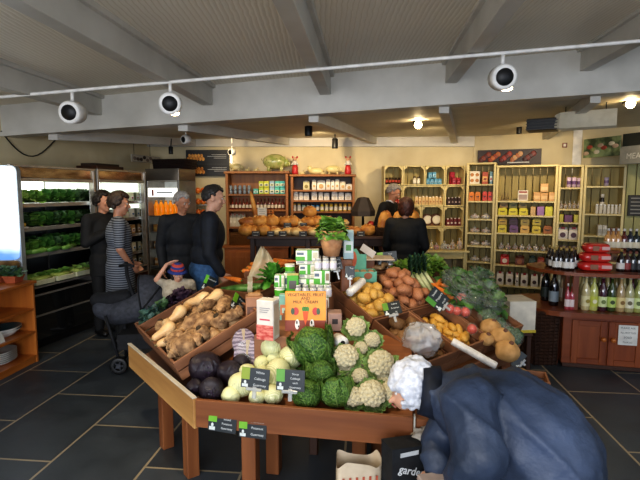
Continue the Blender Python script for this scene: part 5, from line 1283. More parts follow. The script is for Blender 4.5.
# clear-ish produce bags on a hook
PB = mk('translucent_bag', 'b9ad8c', 'cfc6a8', rough=.3, alpha=.75, bump=.4, scale=12)
q = wp(263, 273, 3.75)
bagm = MB(); 
def bagfn(u, v):
    w = .02 + .12 * v ** .8; return ((u - .5) * 2 * w + .02 * v, .02 * sin(u * 9 + v * 4), .2 - .24 * v + .015 * sin(u * 12))
bagm.grid(bagfn, 12, 10, PB)
bagm.grid(lambda u, v: ((u - .5) * .04 - .1 + .0 * v, -.03 + .01 * sin(v * 8), -.02 - .2 * v), 4, 8, PB)
tag(bagm.build('produce_bag', M=T(q.x, q.y, q.z)), 'peaked translucent cream bag beside the parsley', 'bag')

# ---------- central stepped plinth ----------
pz = .78
pk = G(292, 333, pz)
CX = thing('stepped_plinth', FRF @ T(0, 0, 0), 'dark wooden stepped plinth in the middle of the island', 'plinth')
i0 = FRF.inverted() @ G(256, 333, pz); i1 = FRF.inverted() @ G(345, 335, pz)
y0 = i0.y
sx0, sx1 = i0.x, i1.x
_s = lambda px, py, z: (FRF.inverted() @ G(px, py, z))
ya, yb_ = _s(290, 309, pz + .07).y - .03, _s(310, 299, pz + .12).y - .03
steps = [(sx0, _s(328, 333, pz).x, y0 - .04, ya, pz), (_s(272, 309, pz + .07).x, _s(327, 309, pz + .07).x, ya, yb_, pz + .07), (_s(282, 299, pz + .12).x, _s(329, 299, pz + .12).x, yb_, yb_ + .3, pz + .12)]
for a, b, c, d, z in steps: MB().box(a, b, c, d, .5, z, CRATE).build('step', CX)
for _x in (steps[1][0] + .02, steps[1][1] - .07):
    for _y in (y0 + .12, yb_ + .12): MB().box(_x, _x + .05, _y, _y + .05, 0, .5, DARKW).build('leg', CX)
def pl_at(px, py, z): return G(px, py, z)
def flat_frame(px, py, z, rz=0): p = G(px, py, z); return T(p.x, p.y, z) @ RZ(rz)
def whpx(px0, px1, py0, py1, z):   # width and height of a standing thing whose foot is at height z
    p0, p1 = G(px0, py1, z), G(px1, py1, z); w = abs(p1.x - p0.x); pm = (p0 + p1) / 2
    Fm = frame((pm.x - 1, pm.y), (pm.x, pm.y)); top = on(Fm, (px0 + px1) / 2, py0).z
    return pm, w, top - z
# picture book
pm, w, h = whpx(285, 326, 292, 331, pz)
bk_ = thing('picture_book', T(pm.x, pm.y, pz) @ RZ(-.02) @ RX(-.1), 'orange picture book with a carrot and two cows on its cover', 'book')
OR_ = C('e89a1e', .4)
MB().box(-w / 2, w / 2, 0, .022, 0, h, OR_).build('cover', bk_)
MB().box(-w / 2 + .004, w / 2 + .002, .004, .018, .003, h - .003, C('e8e2d2', .6), bev=0).build('pages', bk_)
mb = MB(); mb.box(-w / 2, w / 2, -.0012, 0, 0, h * .27, C('8a3a1c', .45), bev=0)
dk = C('4a2414', .6)
for j, (tx, zz) in enumerate((('VEGETABLES, FRUIT', .91), ('AND', .82), ('MILK  CREAM', .73))): mb.text(tx, h * .105, dk, T(0, -.0015, h * zz) @ RX(pi / 2))
mb.build('cover_print', bk_)
mb = MB(); Ff = T(0, -.002, 0) @ RX(pi / 2)
mb.prism([(-w * .07, h * .5), (w * .07, h * .5), (w * .045, h * .3), (0, h * .14), (-w * .045, h * .3)], 0, .002, C('d9571c', .5), Ff); mb.build('carrot_picture', bk_)
mb = MB()
for a_ in (-.05, 0, .05): mb.prism([(w * a_ + w * .04 * cos(t * pi / 5), h * .56 + h * .06 * sin(t * pi / 5)) for t in range(10)], 0, .002, C('4c8a34', .5), Ff)
mb.build('carrot_top_picture', bk_)
for s_ in (-1, 1):
    mb = MB(); mb.prism([(s_ * w * .24 + w * .075 * cos(t * pi / 6), h * .5 + h * .1 * sin(t * pi / 6)) for t in range(12)], 0, .002, C('c9301e', .4), Ff)
    mb.prism([(s_ * w * .31 + w * .045 * cos(t * pi / 6), h * .5 + h * .085 * sin(t * pi / 6)) for t in range(12)], .001, .003, C('3c5a2c', .4), Ff); mb.build('pepper_picture', bk_)
    mb = MB(); mb.prism([(s_ * w * .18 - w * .02 + w * .055 * cos(t * pi / 6), h * .17 + h * .13 * sin(t * pi / 6)) for t in range(12)], 0, .003, C('ece8e0', .5), Ff)
    mb.prism([(s_ * w * .18 - w * .03 + w * .02 * cos(t * pi / 4), h * .22 + h * .05 * sin(t * pi / 4)) for t in range(8)], .003, .004, BLACK, Ff)
    mb.prism([(s_ * w * .18 + w * .01 + w * .015 * cos(t * pi / 4), h * .12 + h * .03 * sin(t * pi / 4)) for t in range(8)], .003, .004, BLACK, Ff); mb.build('cow_picture', bk_)
# cream carton with red print
pm, w, h = whpx(257.5, 279, 299, 338, pz - .0)
ct = thing('drink_carton', T(pm.x, pm.y, pz) @ RZ(-.35), 'tall white carton with red and pink print beside the orange book', 'carton')
CW = C('d9d4ca', .45); w *= .85
MB().box(-w / 2, w / 2, -w * .4, w * .4, 0, h, CW).build('box', ct)
mb = MB(); mb.box(-w * .5, w * .5, -w * .4 - .001, -w * .4, 0, h * .38, mk('red_brush_print', 'b8403a', 'd98a7c', scale=22, rough=.5, lo=.4, hi=.6, st=(1, 1, 3)), bev=0)
mb.box(-w * .3, w * .3, -w * .4 - .001, -w * .4, h * .5, h * .535, C('c8455a', .5), bev=0)
for k in range(3): mb.box(-w * .3, w * .32 - k * w * .08, -w * .4 - .001, -w * .4, h * (.8 - k * .05), h * (.815 - k * .05), C('8c8a90', .5), bev=0)
mb.box(w * .5, w * .5 + .001, -w * .3, w * .3, h * .1, h * .9, C('c9b9a0', .5), bev=0); mb.build('print', ct)
pm, w, h = whpx(243, 261, 297, 325, pz)
o = g_carton(w, .1, h * .9, 'a5785a', '6a4a3a', '8c5f48'); o.box(-w * .35, w * .35, -.02, .02, h * .9, h * 1.0, C('b58a5c', .6))
tag(o.build('kraft_pack', M=T(pm.x, pm.y + .12, pz) @ RZ(.15)), 'brown kraft pack behind the tall white carton', 'pack')
pm, w, h = whpx(279, 290, 296, 322, pz)
o = g_carton(w, .06, h, '8fc9bf', 'd98a64', 'b9ddd4'); tag(o.build('turquoise_carton', M=T(pm.x, pm.y + .06, pz)), 'slim turquoise carton tucked behind the orange book', 'carton')
pm, w, h = whpx(328, 342, 312, 337, pz - .03)
o = MB().box(-w / 2, w / 2, -.04, .06, 0, h * .72, C('9a7a6c', .6)).box(-w * .2, w * .2, -.042, -.04, h * .3, h * .5, C('2c201c', .5), bev=0); tag(o.build('cardboard_box', M=T(pm.x, pm.y + .05, pz - .03 + .03)), 'small mauve-brown cardboard box with a dark slot beside the book', 'box')
# green and white goods stacked on the plinth
GW = '4fa52e'; WH_ = 'e6e6da'
def goods(px0, px1, py0, py1, z, fn, nm, lab, cat, rz=0, dy=0):
    pm, w, h = whpx(px0, px1, py0, py1, z); o = fn(w, h).build(nm, M=T(pm.x, pm.y + dy, z) @ RZ(rz)); return tag(o, lab, cat)
def gcart(w, h, d=.1, a=GW, b=WH_, c='c9c4a8'): 
    mb = MB(); mb.box(-w / 2, w / 2, -d / 2, d / 2, 0, h, C(b, .4)); y = -d / 2
    mb.box(-w / 2, -w * .1, y - .0015, y, h * .0, h * .4, C(a, .4), bev=0); mb.box(w * .0, w * .2, y - .0015, y, 0, h, C(a, .4), bev=0); mb.box(w * .25, w * .45, y - .0015, y, h * .25, h * .8, C(c, .4), bev=0)
    mb.box(-w * .45, -w * .15, y - .0015, y, h * .55, h * .8, C('5a6a78', .4), bev=0); mb.box(-w / 2, w / 2, -d / 2, -d * .2, h, h + .001, C(a, .4), bev=0); return mb
z1, z2, z3 = pz + .07, pz + .12, pz + .12
def ggreen(w, h, d=.07):
    mb = MB(); mb.box(-w / 2, w / 2, -d / 2, d / 2, 0, h, C(GW, .4)); y = -d / 2
    mb.box(-w * .32, w * .3, y - .0015, y, h * .35, h * .75, C('5c5a58', .4), bev=0); mb.box(-w * .4, w * .4, y - .0015, y, h * .08, h * .25, C(WH_, .4), bev=0); mb.box(-w * .5, w * .5, -d / 2, d / 2, h, h + .002, C('d2c98c', .5), bev=0); return mb
def gtub(w, h):
    mb = MB(); r = w / 2; mb.lathe([(r * .85, 0), (r, h * .85)], C(WH_, .4), 16); mb.lathe([(r * .98, h * .1), (r * 1.02, h * .7)], C(GW, .4), 16, cap=False); mb.lathe([(r * 1.06, h * .85), (r * 1.06, h), (r, h * 1.01)], C('dcdccf', .35), 16); return mb
# stacks: each column list bottom->top
def stack(px, yb, z, items, dy=0):
    p = G(px, yb, z); zz = z
    for (dx, w, h, fn, nm, lab, cat) in items:
        tag(fn(w, h).build(nm, M=T(p.x + dx, p.y + dy, zz) @ RZ(R.uniform(-.12, .12))), lab, cat); zz += h + .002
    return zz
px2m = lambda px, Y: px * Y / F0
YB = G(290, 306, z1).y; s = YB / F0
stack(280, 306, z1, [(0, 12 * s, 10 * s, gtub, 'green_tub', 'white lidded green tub, lowest by the parsley', 'tub'), (0, 11 * s, 10 * s, gtub, 'green_tub', 'white lidded green tub stacked above the lowest one', 'tub'), (0, 10 * s, 12 * s, lambda w, h: gcart(w, h, .06), 'green_carton', 'green and white carton on top of the tubs by the parsley', 'carton')])
stack(293, 307, z1, [(0, 11 * s, 12 * s, gtub, 'green_tub', 'green tub standing behind the top edge of the orange book', 'tub'), (0, 11.5 * s, 21 * s, ggreen, 'tall_green_carton', 'tall green carton with grey picture', 'carton')])
stack(313, 307, z1, [(0, 31 * s, 11 * s, lambda w, h: gcart(w, h, .09, c='b5705a'), 'long_green_box', 'long green box showing a small food picture above the book', 'box')])
CLR = mk('clear_jar_glass', 'c4c4bb', 'e4e4de', rough=.12, spec=1, scale=40, kind='noise', alpha=.9)
def cjar(w, h): return g_jar(w, h, CLR, 'c4c4c0', 'd9d6e2', glass=True)
p = G(313, 307, z1)
for r_ in range(2):
    for i in range(5 if r_ == 0 else 5):
        tag(cjar(7.0 * s, 12 * s).build('glass_jar', M=T(p.x + (-15 + i * 7.6) * s, p.y - .02 + .085 * r_, z1 + 11 * s + .003)), 'small glass jar, %s in the %s row on the long green box' % (nth(i), ['front', 'rear'][r_]), 'jar')
YC = G(315, 298, z2).y; s2 = YC / F0
zz = stack(307, 297, z2, [(0, 16 * s2, 20 * s2, lambda w, h: gcart(w, h, .1), 'green_box', 'green and white box hidden behind the front jars', 'box'), (0.0, 15 * s2, 4 * s2, lambda w, h: gcart(w, h, .08, 'b8b8a8'), 'grey_tray', 'pale tray of small jars above the hidden box', 'tray'), (0, 16 * s2, 10 * s2, lambda w, h: gcart(w, h, .08), 'green_box', 'green and white box, second from the top of the tall stack', 'box'), (0, 22 * s2, 3.5 * s2, lambda w, h: gcart(w, h, .09, 'b8b8a8'), 'grey_tray', 'silvery tray just under the topmost green box', 'tray'), (.005, 23 * s2, 10.5 * s2, lambda w, h: gcart(w, h, .1), 'green_box', 'topmost green and white box of the whole display', 'box')])
stack(290, 297, z2, [(0, 11 * s2, 26 * s2, lambda w, h: gcart(w, h, .07), 'tall_carton', 'tall white and green carton behind the tall green one', 'carton'), (0, 10 * s2, 8 * s2, gtub, 'green_tub', 'green tub topmost behind the parsley', 'tub')])
zz = stack(322, 298, z2, [(0, 14 * s2, 16 * s2, lambda w, h: gcart(w, h, .12), 'green_box', 'large green box base under the picture box', 'box'), (0, 16 * s2, 13 * s2, lambda w, h: gcart(w, h, .1, c='8c7a5c'), 'green_box', 'green picture box beside the dark price sign', 'box')])
p = G(325, 298, z2)
for r_ in range(2):
    for i in range(3): tag(cjar(7.2 * s2, 12 * s2).build('glass_jar', M=T(p.x + (-7 + i * 7.6) * s2, p.y - .025 + .09 * r_, zz)), 'small glass jar, %s in the %s row below the lettuce pot' % (nth(i), ['front', 'rear'][r_]), 'jar')
# lettuce in a kraft cone
LET = mk('lettuce_green', '4c7a26', '7fa644', scale=12, rough=.45, bump=.3, rand=.05)
pb_z = zz + 12 * s2
pp = wp(331.5, 243, G(326, 298, z2).y + .06)
lp = thing('lettuce_pot', T(pp.x, pp.y, pb_z + .003), 'bushy green lettuce in a brown paper cone on the jars', 'plant')
MB().lathe([(.05, 0), (.09, .17), (.086, .17), (.05, .02)], mk('kraft_paper', 'a87852', 'b98c64', rough=.8, scale=30), 18).build('paper_cone', lp)
bunch(46, .1, .075, LET, 5, (-.1, 1.4), .035, 1.3).build('leaves', lp).matrix_local = T(0, 0, .15)
lj = (pp, pb_z)
# tall pale blue carton behind the pot
tag(g_carton(.07, .05, .2, 'a9c4c6', 'd9e2dc', '5c9a4c').build('blue_carton', M=T(pp.x + .12, pp.y + .16, pb_z + .0 - .04)), 'pale blue-green carton behind the paper cone', 'carton')
tag(MB().box(-.03, .05, -.06, .06, 0, pb_z - .042 - z3, PINE).build('riser_block', M=T(pp.x + .1, pp.y + .2, z3)), 'wooden riser block hidden behind the stacked green boxes', 'block')
# turquoise trays with shell-like pasta picture
TEAL = C('6fb59a', .45); s3 = G(365, 284, .95).y / F0
p = G(364, 281, .92)
pedestal = MB().box(-.1, .1, -.06, .09, 0, .915, PINE); tag(pedestal.build('wooden_riser', M=T(p.x, p.y, 0) @ RZ(-.02)), 'wooden riser under the turquoise tray box', 'riser')
tb_ = thing('tray_box', T(p.x, p.y, .92) @ RZ(.05), 'turquoise open display box with an orange picture on its raised lid', 'box')
w = 25 * s3; d = .14; h = 12 * s3; MB().box(-w / 2, w / 2, -d / 2, -d / 2 + .004, 0, h, TEAL).box(-w / 2, w / 2, d / 2 - .004, d / 2, 0, h, TEAL).box(-w / 2, -w / 2 + .004, -d / 2, d / 2, 0, h, TEAL).box(w / 2 - .004, w / 2, -d / 2, d / 2, 0, h, TEAL).box(-w / 2, w / 2, -d / 2, d / 2, 0, .004, TEAL).build('tray', tb_)
mb = MB(); mb.prism([(-.0, 0), (w * .9, 0), (w * .9, h * 1.4), (w * .6, h * 1.4), (w * .45, h * 1.9), (w * .15, h * 1.9), (0, h * 1.2)], 0, .003, TEAL, T(-w * .75, d / 2, h) @ RX(pi / 2 + .1)); lid = mb.build('lid', tb_)
mb = MB(); mb.prism([(w * .3 + w * .17 * cos(t * pi / 6), h * .9 + h * .8 * sin(t * pi / 6)) for t in range(12)], .003, .005, C('c9694a', .5), T(-w * .75, d / 2, h) @ RX(pi / 2 + .1)); mb.build('lid_picture', lid)
MB().prism([(w * .18 * cos(t * pi / 6), h * .3 * sin(t * pi / 6)) for t in range(12)], 0, .002, C('a8643c', .5), T(w * .12, -d / 2, h * .62) @ RX(pi / 2)).build('front_picture', tb_)
for i in range(3): tag(MB().box(-w * .12, w * .12, -.05, .05, 0, h * .9, C('d9a87c', .5)).build('paper_sachet', M=T(p.x + (-.3 + i * .3) * w, p.y, .926) @ RY(R.uniform(-.1, .1))), 'tan sachet, %s inside the turquoise tray box' % nth(i), 'packet')
# ginger and other bits behind potatoes
GI = mk('ginger_skin', 'a87c4c', 'c9a274', scale=14, rough=.6, bump=.4)
p = G(389, 274, .93)
for i in range(4):
    m2 = MB(); m2.tube([(-.05, 0, 0), (-.02, .01, .005), (.02, -.005, 0), (.05, .01, 0)], [.014, .02, .018, .012], GI, 8); m2.tube([(0, 0, 0), (.01, .03, .015)], [.014, .009], GI, 7)
    tag(m2.build('ginger_root', M=T(p.x - .08 + .06 * i, p.y + .03 * (i % 2) + .06, .97 + .02 * (i % 2)) @ RZ(i)), 'knobbly ginger root, %s from the turquoise tray' % nth(i), 'vegetable')
tag(MB().box(-.2, .2, .0, .12, 0, .945, PINE).build('rear_riser', M=T(p.x + .08, p.y + .08, 0)), 'wooden riser under the ginger roots', 'riser')
# ---------- right hand crates ----------
r_top = wp(329, 282, 3.35); 
kk = 1.0
vR = V((-.66, .75, 0)).normalized(); RA = radians(23)
RF_ = tframe(r_top, vR, RA)     # origin at the uphill front corner; y positive is uphill
cln = .46; CWS = [.37, .36, .27, .22]; CX0 = [0, .37, .73, 1.0]; CT = 1.22
conts = [('potato', 'squat'), ]
rt = thing('sloping_rack', RF_ @ T(0, 0, -.15), 'sloping wooden rack under the potato crates', 'rack')
MB().box(0, CT, -cln * 2 - .02, 0, -.04, -.012, PINE, bev=0).build('tabletop', rt)
MB().box(0, .018, -cln * 2 - .02, 0, -.16, -.005, CRATE).build('side_board', rt)
MB().box(0, CT, -cln * 2 - .04, -cln * 2 - .02, -.16, 0, CRATE).build('edge_board', rt)
Rinv = RF_.to_3x3().inverted()
def rleg(x, y):
    p = RF_ @ V((x, y, -.19)); q = MB().box(-.035, .035, -.035, .035, 0, p.z, PINE).build('leg', rt); q.matrix_local = (RF_ @ T(0, 0, -.15)).inverted() @ T(p.x, p.y, 0)
for x in (.06, CT / 2, CT - .06):
    for y in (-.08, -cln * 2 + .05): rleg(x, y)
names = [['yellow potatoes', 'brown potatoes and a crumpled bag'], ['large red potatoes', 'small golden potatoes'], ['leeks and wrapped tomatoes', 'swedes and tomatoes'], ['wrapped leafy greens', 'wrapped broccoli']]
CRF = {}
for c in range(4):
    for r_ in range(2):
        cw = CWS[c]; Fm = RF_ @ T(CX0[c] + .004, -(r_ + 1) * cln + .004, -.15); CRF[c, r_] = Fm
        crate(Fm, cw - .008, cln - .008, .15, 'wooden crate of %s, %s row of the sloping rack' % (names[c][r_], ['upper', 'lower'][r_]))
def pot(r, mat, seed, el=1.35): return MB().ell((0, 0, 0), (r * el, r * .95, r * .85), mat, 14, 9, dis=lambda u: n3(u, 1.5, seed) * .2).mesh('potato')
PY = mk('yellow_potato', 'b88a3c', 'd2aa58', scale=7, rough=.5, rand=.1, bump=.15); PR_ = mk('red_potato', '8f5a3c', 'b07a54', scale=7, rough=.6, rand=.12, bump=.2); PG = mk('gold_potato', 'c08c34', 'd9ac52', scale=9, rough=.45, rand=.08); PB_ = mk('earthy_potato', '6a4a2c', '8c6840', scale=9, rough=.7, rand=.1, bump=.2)
def fill(key, n, r0, r1, mat, el, nm, lab, grp, seed, z0=.012, crown=.3, ext=0):
    ms = [pot(1.0, mat, seed + k, el) for k in range(4)]; cw = CWS[key[0]]
    for j, (x, y, z, r) in enumerate(deposit(cw - .05, cln - .05, n, r0, r1, z0, seed, .02, .02, crown)):
        put(nm, ms[j % 4], CRF[key] @ T(x, y, z) @ Matrix.Rotation(R.uniform(0, 6), 4, V((R.uniform(-.3, .3), R.uniform(-.3, .3), 1))) @ SC(r, r, r), lab, 'vegetable', grp)
fill((0, 0), 46, .034, .046, PY, 1.2, 'yellow_potato', 'yellow potato heaped in the crate beside the plastic roll', 'yellow potatoes', 1)
fill((1, 0), 42, .038, .05, PR_, 1.3, 'red_potato', 'large red-brown potato heaped in the crate behind the yellow potatoes', 'red-brown potatoes', 2)
fill((0, 1), 34, .036, .046, PB_, 1.2, 'earthy_potato', 'earthy brown potato around the crumpled plastic bag', 'earthy potatoes', 3)
fill((1, 1), 85, .022, .03, PG, 1.6, 'gold_potato', 'small golden finger potato in the lower crate near the bending person', 'small golden potatoes', 4)
# plastic roll
def cyl_between(a, b, r, mat, nm, lab, cat, n=16):
    return tag(MB().tube([a, a.lerp(b, .02), a.lerp(b, .98), b], [r * .9, r, r, r * .9], mat, n).build(nm), lab, cat)
PLW = mk('white_plastic_film', 'c9c6c0', 'e6e3de', rough=.3, scale=20, bump=.3, st=(1, 1, 1))
a = CRF[0, 0] @ V((.12, .26, .24)); b = CRF[0, 0] @ V((.24, .46, .235)); 
a, b = on(CRF[0, 0], 349, 293, .2, 2), on(CRF[0, 0], 363, 281, .23, 2)
cyl_between(CRF[0, 0] @ a, CRF[0, 0] @ b, .028, PLW, 'plastic_bag_roll', 'white roll of plastic bags lying on the yellow potatoes', 'roll')
a, b = on(CRF[1, 1], 452, 341, .2, 2), on(CRF[1, 1], 496, 366, .17, 2)
cyl_between(CRF[1, 1] @ a, CRF[1, 1] @ b, .024, PLW, 'plastic_bag_roll', 'long white roll lying along the small golden potatoes', 'roll')
# crumpled clear bag
FILM = mk('crumpled_film', 'b9bcc0', 'e2e4e8', rough=.12, alpha=.5, spec=1, bump=.5, scale=14)
def crumple(c, r, seed, nm, lab, mat=FILM, M=None, k=.4, fr=2.2):
    mb = MB(); mb.ell((0, 0, 0), r, mat, 34, 22, dis=lambda u: abs(n3(u, fr, seed)) * k + (.5 - abs(n3(u, 4.5, seed))) * .22)
    o = mb.build(nm, M=T(*c) if M is None else M); return tag(o, lab, 'bag')
q = on(CRF[0, 1], 420, 343, .17, 2); crumple(CRF[0, 1] @ V((q.x, q.y, .2)), (.1, .12, .085), 3, 'crumpled_bag', 'crumpled clear plastic bag lying on the earthy potatoes')
# leeks
LK = mk('leek_leaf', '1f3a2c', '3c6044', scale=8, rough=.45, st=(6, .4, 1)); LKW = mk('leek_white', 'a9b47c', 'd6d8b0', rough=.4)
for i in range(12):
    Fm = CRF[2, 0]; x = .04 + .02 * i
    t = thing('leek', Fm @ T(x - .03, .30 + .03 * (i % 3), .17 + .012 * (i % 2)) @ RZ(R.uniform(-.15, .15)) @ RX(.5), 'dark green leek, %s along behind the red-brown potatoes' % nth(i), 'vegetable')
    MB().tube([(0, -.14, 0), (0, -.13, 0), (0, .02, 0)], [.008, .015, .015], LKW, 8).build('white_stem', t)
    mb = MB()
    for k in range(5): mb.leaf(RZ(.25 * (k - 2)) @ T(0, .01, 0) @ RX(.15 * k), .15, .014, .5 + .1 * k, .003, LK, 2, 5, k, .6)
    mb.build('leaves', t)
# lettuces at back
lm = bunch(18, .13, .06, mk('pale_lettuce', '4c6f24', '86a544', scale=10, rough=.4, bump=.3, rand=.1), 9, (.1, 1.2), .025).mesh('lettuce')
for i in range(6):
    Fm = CRF[3, 0] if i > 2 else CRF[2, 0]; x = (i % 3) * .08 + .04
    put('lettuce', lm, Fm @ T(x, .42, .13) @ RZ(i), 'fresh green lettuce, %s along the top of the sloping rack' % nth(i), 'vegetable')
# wrapped greens
WR = mk('clear_wrap', 'dfe8dc', rough=.06, alpha=.11, spec=1, bump=.7, scale=14, coat=1)
gm = bunch(22, .15, .05, mk('wrapped_green', '23401c', '5d8a40', scale=12, rough=.4, bump=.3), 12, (.1, 1.3), .02).mesh('greens')
wl = [('greens', 452, 284), ('greens', 466, 290), ('greens', 478, 282), ('greens', 470, 302), ('greens', 484, 297), ('greens', 490, 308), ('greens', 456, 296)]
for i, (k, px, py) in enumerate(wl):
    Fm = CRF[3, 0] if px > 465 else CRF[2, 0]; q = on(Fm, px, py, .16, 2)
    t = thing('wrapped_greens', Fm @ T(q.x, q.y, .15) @ RZ(i * 1.3), 'clear film packet of leafy greens, %s from the leeks' % nth(i), 'vegetable')
    o = bpy.data.objects.new('leaves', gm); COL.objects.link(o); o.parent = t
    MB().ell((0, 0, .06), (.13, .1, .085), WR, 22, 14, dis=lambda u: n3(u, 3, i) * .25 + n3(u, 8, i) * .1).build('film_wrap', t)
for i, (px, py) in enumerate([(488, 318), (495, 324), (503, 330), (512, 336), (491, 311)]):
    Fm = CRF[3, 1]; q = on(Fm, px, py, .14, 2)
    t = thing('wrapped_broccoli', Fm @ T(q.x, q.y, .13), 'clear wrapped broccoli head, %s from the leafy packets' % nth(i), 'vegetable')
    mb = MB(); 
    for k in range(10): mb.ell((R.uniform(-.05, .05), R.uniform(-.05, .05), R.uniform(0, .04)), .03, mk('broccoli', '26402c', '3f5f3c', scale=60, bump=.9, rough=.6), 9, 6)
    mb.build('florets', t); MB().ell((0, 0, .01), (.085, .085, .06), WR, 16, 10, dis=lambda u: n3(u, 4, i) * .25).build('film_wrap', t)
# red wrapped tomatoes / peppers
RED = mk('tomato_red', 'b8261a', 'd04028', scale=5, rough=.25)
for i, (px, py, s_, lab) in enumerate([(461, 299, 1.25, 'large red pepper in crinkled film beside the price sign'), (450, 309, .8, 'red tomato in film just under the large red pepper'), (465, 312, .85, 'red tomato in film nearest the wrapped greens'), (472, 329, .8, 'red tomato in film above the first swede'), (457, 311, .75, 'red tomato in film in the middle of its three')]):
    Fm = CRF[2, 0] if i < 3 or i == 4 else CRF[2, 1]; q = on(Fm, px, py, .17, 2)
    t = thing('wrapped_tomato', Fm @ T(q.x, q.y, .17), lab, 'vegetable'); MB().ell((0, 0, 0), .042 * s_, RED, 14, 10, dis=lambda u: .05 * cos(5 * atan2(u.y, u.x)) * (1 - abs(u.z))).build('fruit', t)
    MB().ell((0, 0, 0), .052 * s_, WR, 16, 10, dis=lambda u: n3(u, 4, i) * .3).build('film_wrap', t)
for i, (px, py) in enumerate([(442, 292), (446, 287), (438, 285)]):
    Fm = CRF[2, 0]; q = on(Fm, px, py, .15, 2); put('wrapped_carrot', cm[1][0][1], Fm @ T(q.x, q.y, .16) @ RZ(i) @ SC(1.2, 1.2, 1.2), 'orange carrot tip showing behind the sloping price sign, %s' % nth(i), 'vegetable')
# swedes
SWD = mk('swede_skin', 'a07a48', 'c49c68', scale=12, rough=.65, bump=.35, rand=.06)
for i, (px, py, r) in enumerate([(491, 327, .075), (502, 338, .085), (508, 350, .08), (487, 338, .05)]):
    Fm = CRF[2, 1]; q = on(Fm, px, py, .15, 2)
    t = thing('swede', Fm @ T(q.x, q.y, .14), 'round tan swede, %s going down the crate' % nth(i) if i < 3 else 'small tan swede tucked below the first one', 'vegetable')
    MB().ell((0, 0, 0), (r, r, r * .88), SWD, 18, 12, dis=lambda u: n3(u, 2, i) * .14).build('root', t); MB().lathe([(.018, r * .8), (.012, r * .98)], C('6a4a3c', .8), 8).build('stub', t)
# black crate end price holder and small crate at corner
q = G(530, 374, 0); sc1 = wp(518, 377, 3.0)
c_ = crate(T(wp(519, 378, 3.1).x - .12, 3.05, wp(519, 392, 3.05).z) @ RZ(-.3), .28, .2, .1, 'small wooden crate with a root behind the bending person')
rz_ = wp(519, 392, 3.05).z
tag(MB().box(-.02, .25, .0, .18, 0, rz_ - .001, PINE).build('corner_block', M=T(wp(519, 378, 3.1).x - .12, 3.05, 0) @ RZ(-.3)), 'wooden block under the small corner crate', 'block')
tag(knob(.06, SWD, 9).build('celeriac', M=T(wp(519, 372, 3.1).x, 3.12, rz_ + .09)), 'single pale celeriac in the small corner crate', 'vegetable')
# ---------- cabbages and cauliflowers on the front bed ----------
RC = mk('red_cabbage', '18131a', '302430', scale=5, rough=.4, rand=.1, coat=.08, bump=.4, kind='wave', detail=3, lo=.2, hi=.8)
WCc = mk('white_cabbage', 'c0c48c', 'e2e0b6', scale=3, rough=.4, rand=.06, kind='wave', detail=4, lo=.1, hi=.9, bump=.15)
SAV = mk('savoy_leaf', '27481a', '6a8f3a', scale=9, rough=.5, bump=1, rand=.06, lo=.35, hi=.7)
SAVL = mk('savoy_vein', '7d9650', '93aa62', rough=.5)
CURD = mk('cauliflower_curd', 'd0c39a', 'ebe2c2', scale=40, rough=.75, bump=.8, rand=.04)
CLF = mk('cauliflower_leaf', '4a6b30', '8fab62', scale=12, rough=.5, bump=.4, rand=.1)
def wrapleaves(mb, r, mat, n, seed, flare=.25, vein=None, reach=1.0, th=1.02):
    rr = random.Random(seed)
    for i in range(n):
        a0 = i * 2 * pi / n + rr.uniform(-.3, .3); wd = rr.uniform(.75, 1.0); top = rr.uniform(.75, 1.0) * reach; ph = rr.uniform(0, 6)
        def fn(u, t, a0=a0, wd=wd, top=top, ph=ph, i=i):
            x = u * 2 - 1; th_ = pi * (.95 - .72 * t * top); az = a0 + x * wd * sin(pi * min(.97, t * .8 + .12)) ** .6
            k = r * (th + .012 * i + flare * (abs(x) ** 4 * t + t ** 7) + .03 * sin(9 * x + ph) * t)
            return (k * sin(th_) * cos(az), k * sin(th_) * sin(az), k * cos(th_))
        mb.grid(fn, 10, 10, mat)
        if vein:
            mb.tube([fn(.5, t / 6) for t in range(7)], [r * .035, r * .03, r * .026, r * .022, r * .016, r * .012, r * .005], vein, 5)
            for s_ in (-1, 1):
                for q in (1.5, 2.6, 3.7, 4.7): mb.tube([fn(.5, q / 6), fn(.5 + s_ * .17, (q + .6) / 6), fn(.5 + s_ * .36, (q + 1.0) / 6)], [r * .02, r * .013, r * .004], vein, 4)
def cab_proto(kind, seed):
    r = 1.0; parts = []
    if kind == 'r':
        mb = MB(); mb.ell((0, 0, 0), (1, 1, .95), RC, 26, 18, dis=lambda u: n3(u, 1.4, seed) * .08); parts = [('head', mb)]
        lf = MB(); wrapleaves(lf, 1.0, RC, 3, seed, .03, C('4c3a52', .35), .95, 1.005); parts.append(('outer_leaf', lf))
    elif kind == 'w':
        mb = MB(); mb.ell((0, 0, 0), (1, 1, .92), WCc, 26, 18, dis=lambda u: n3(u, 1.4, seed) * .08); parts = [('head', mb)]
        lf = MB(); wrapleaves(lf, 1.0, WCc, 3, seed, .02, C('d6d8b4', .4), .9, 1.003); parts.append(('outer_leaf', lf))
    else:
        mb = MB(); mb.ell((0, 0, 0), (.96, .96, .9), SAV, 22, 15, dis=lambda u: n3(u, 2, seed) * .1); parts = [('head', mb)]
        lf = MB(); wrapleaves(lf, 1.0, SAV, 6, seed, .18, SAVL); parts.append(('outer_leaf', lf))
    return [(n, m.mesh(n)) for n, m in parts]
CAB = {k: [cab_proto(k, s) for s in (1, 2)] for k in 'rws'}
def bedpos(px, py, off): q = on(BED, px, py, off, 2); return BED @ V((q.x, q.y, off))
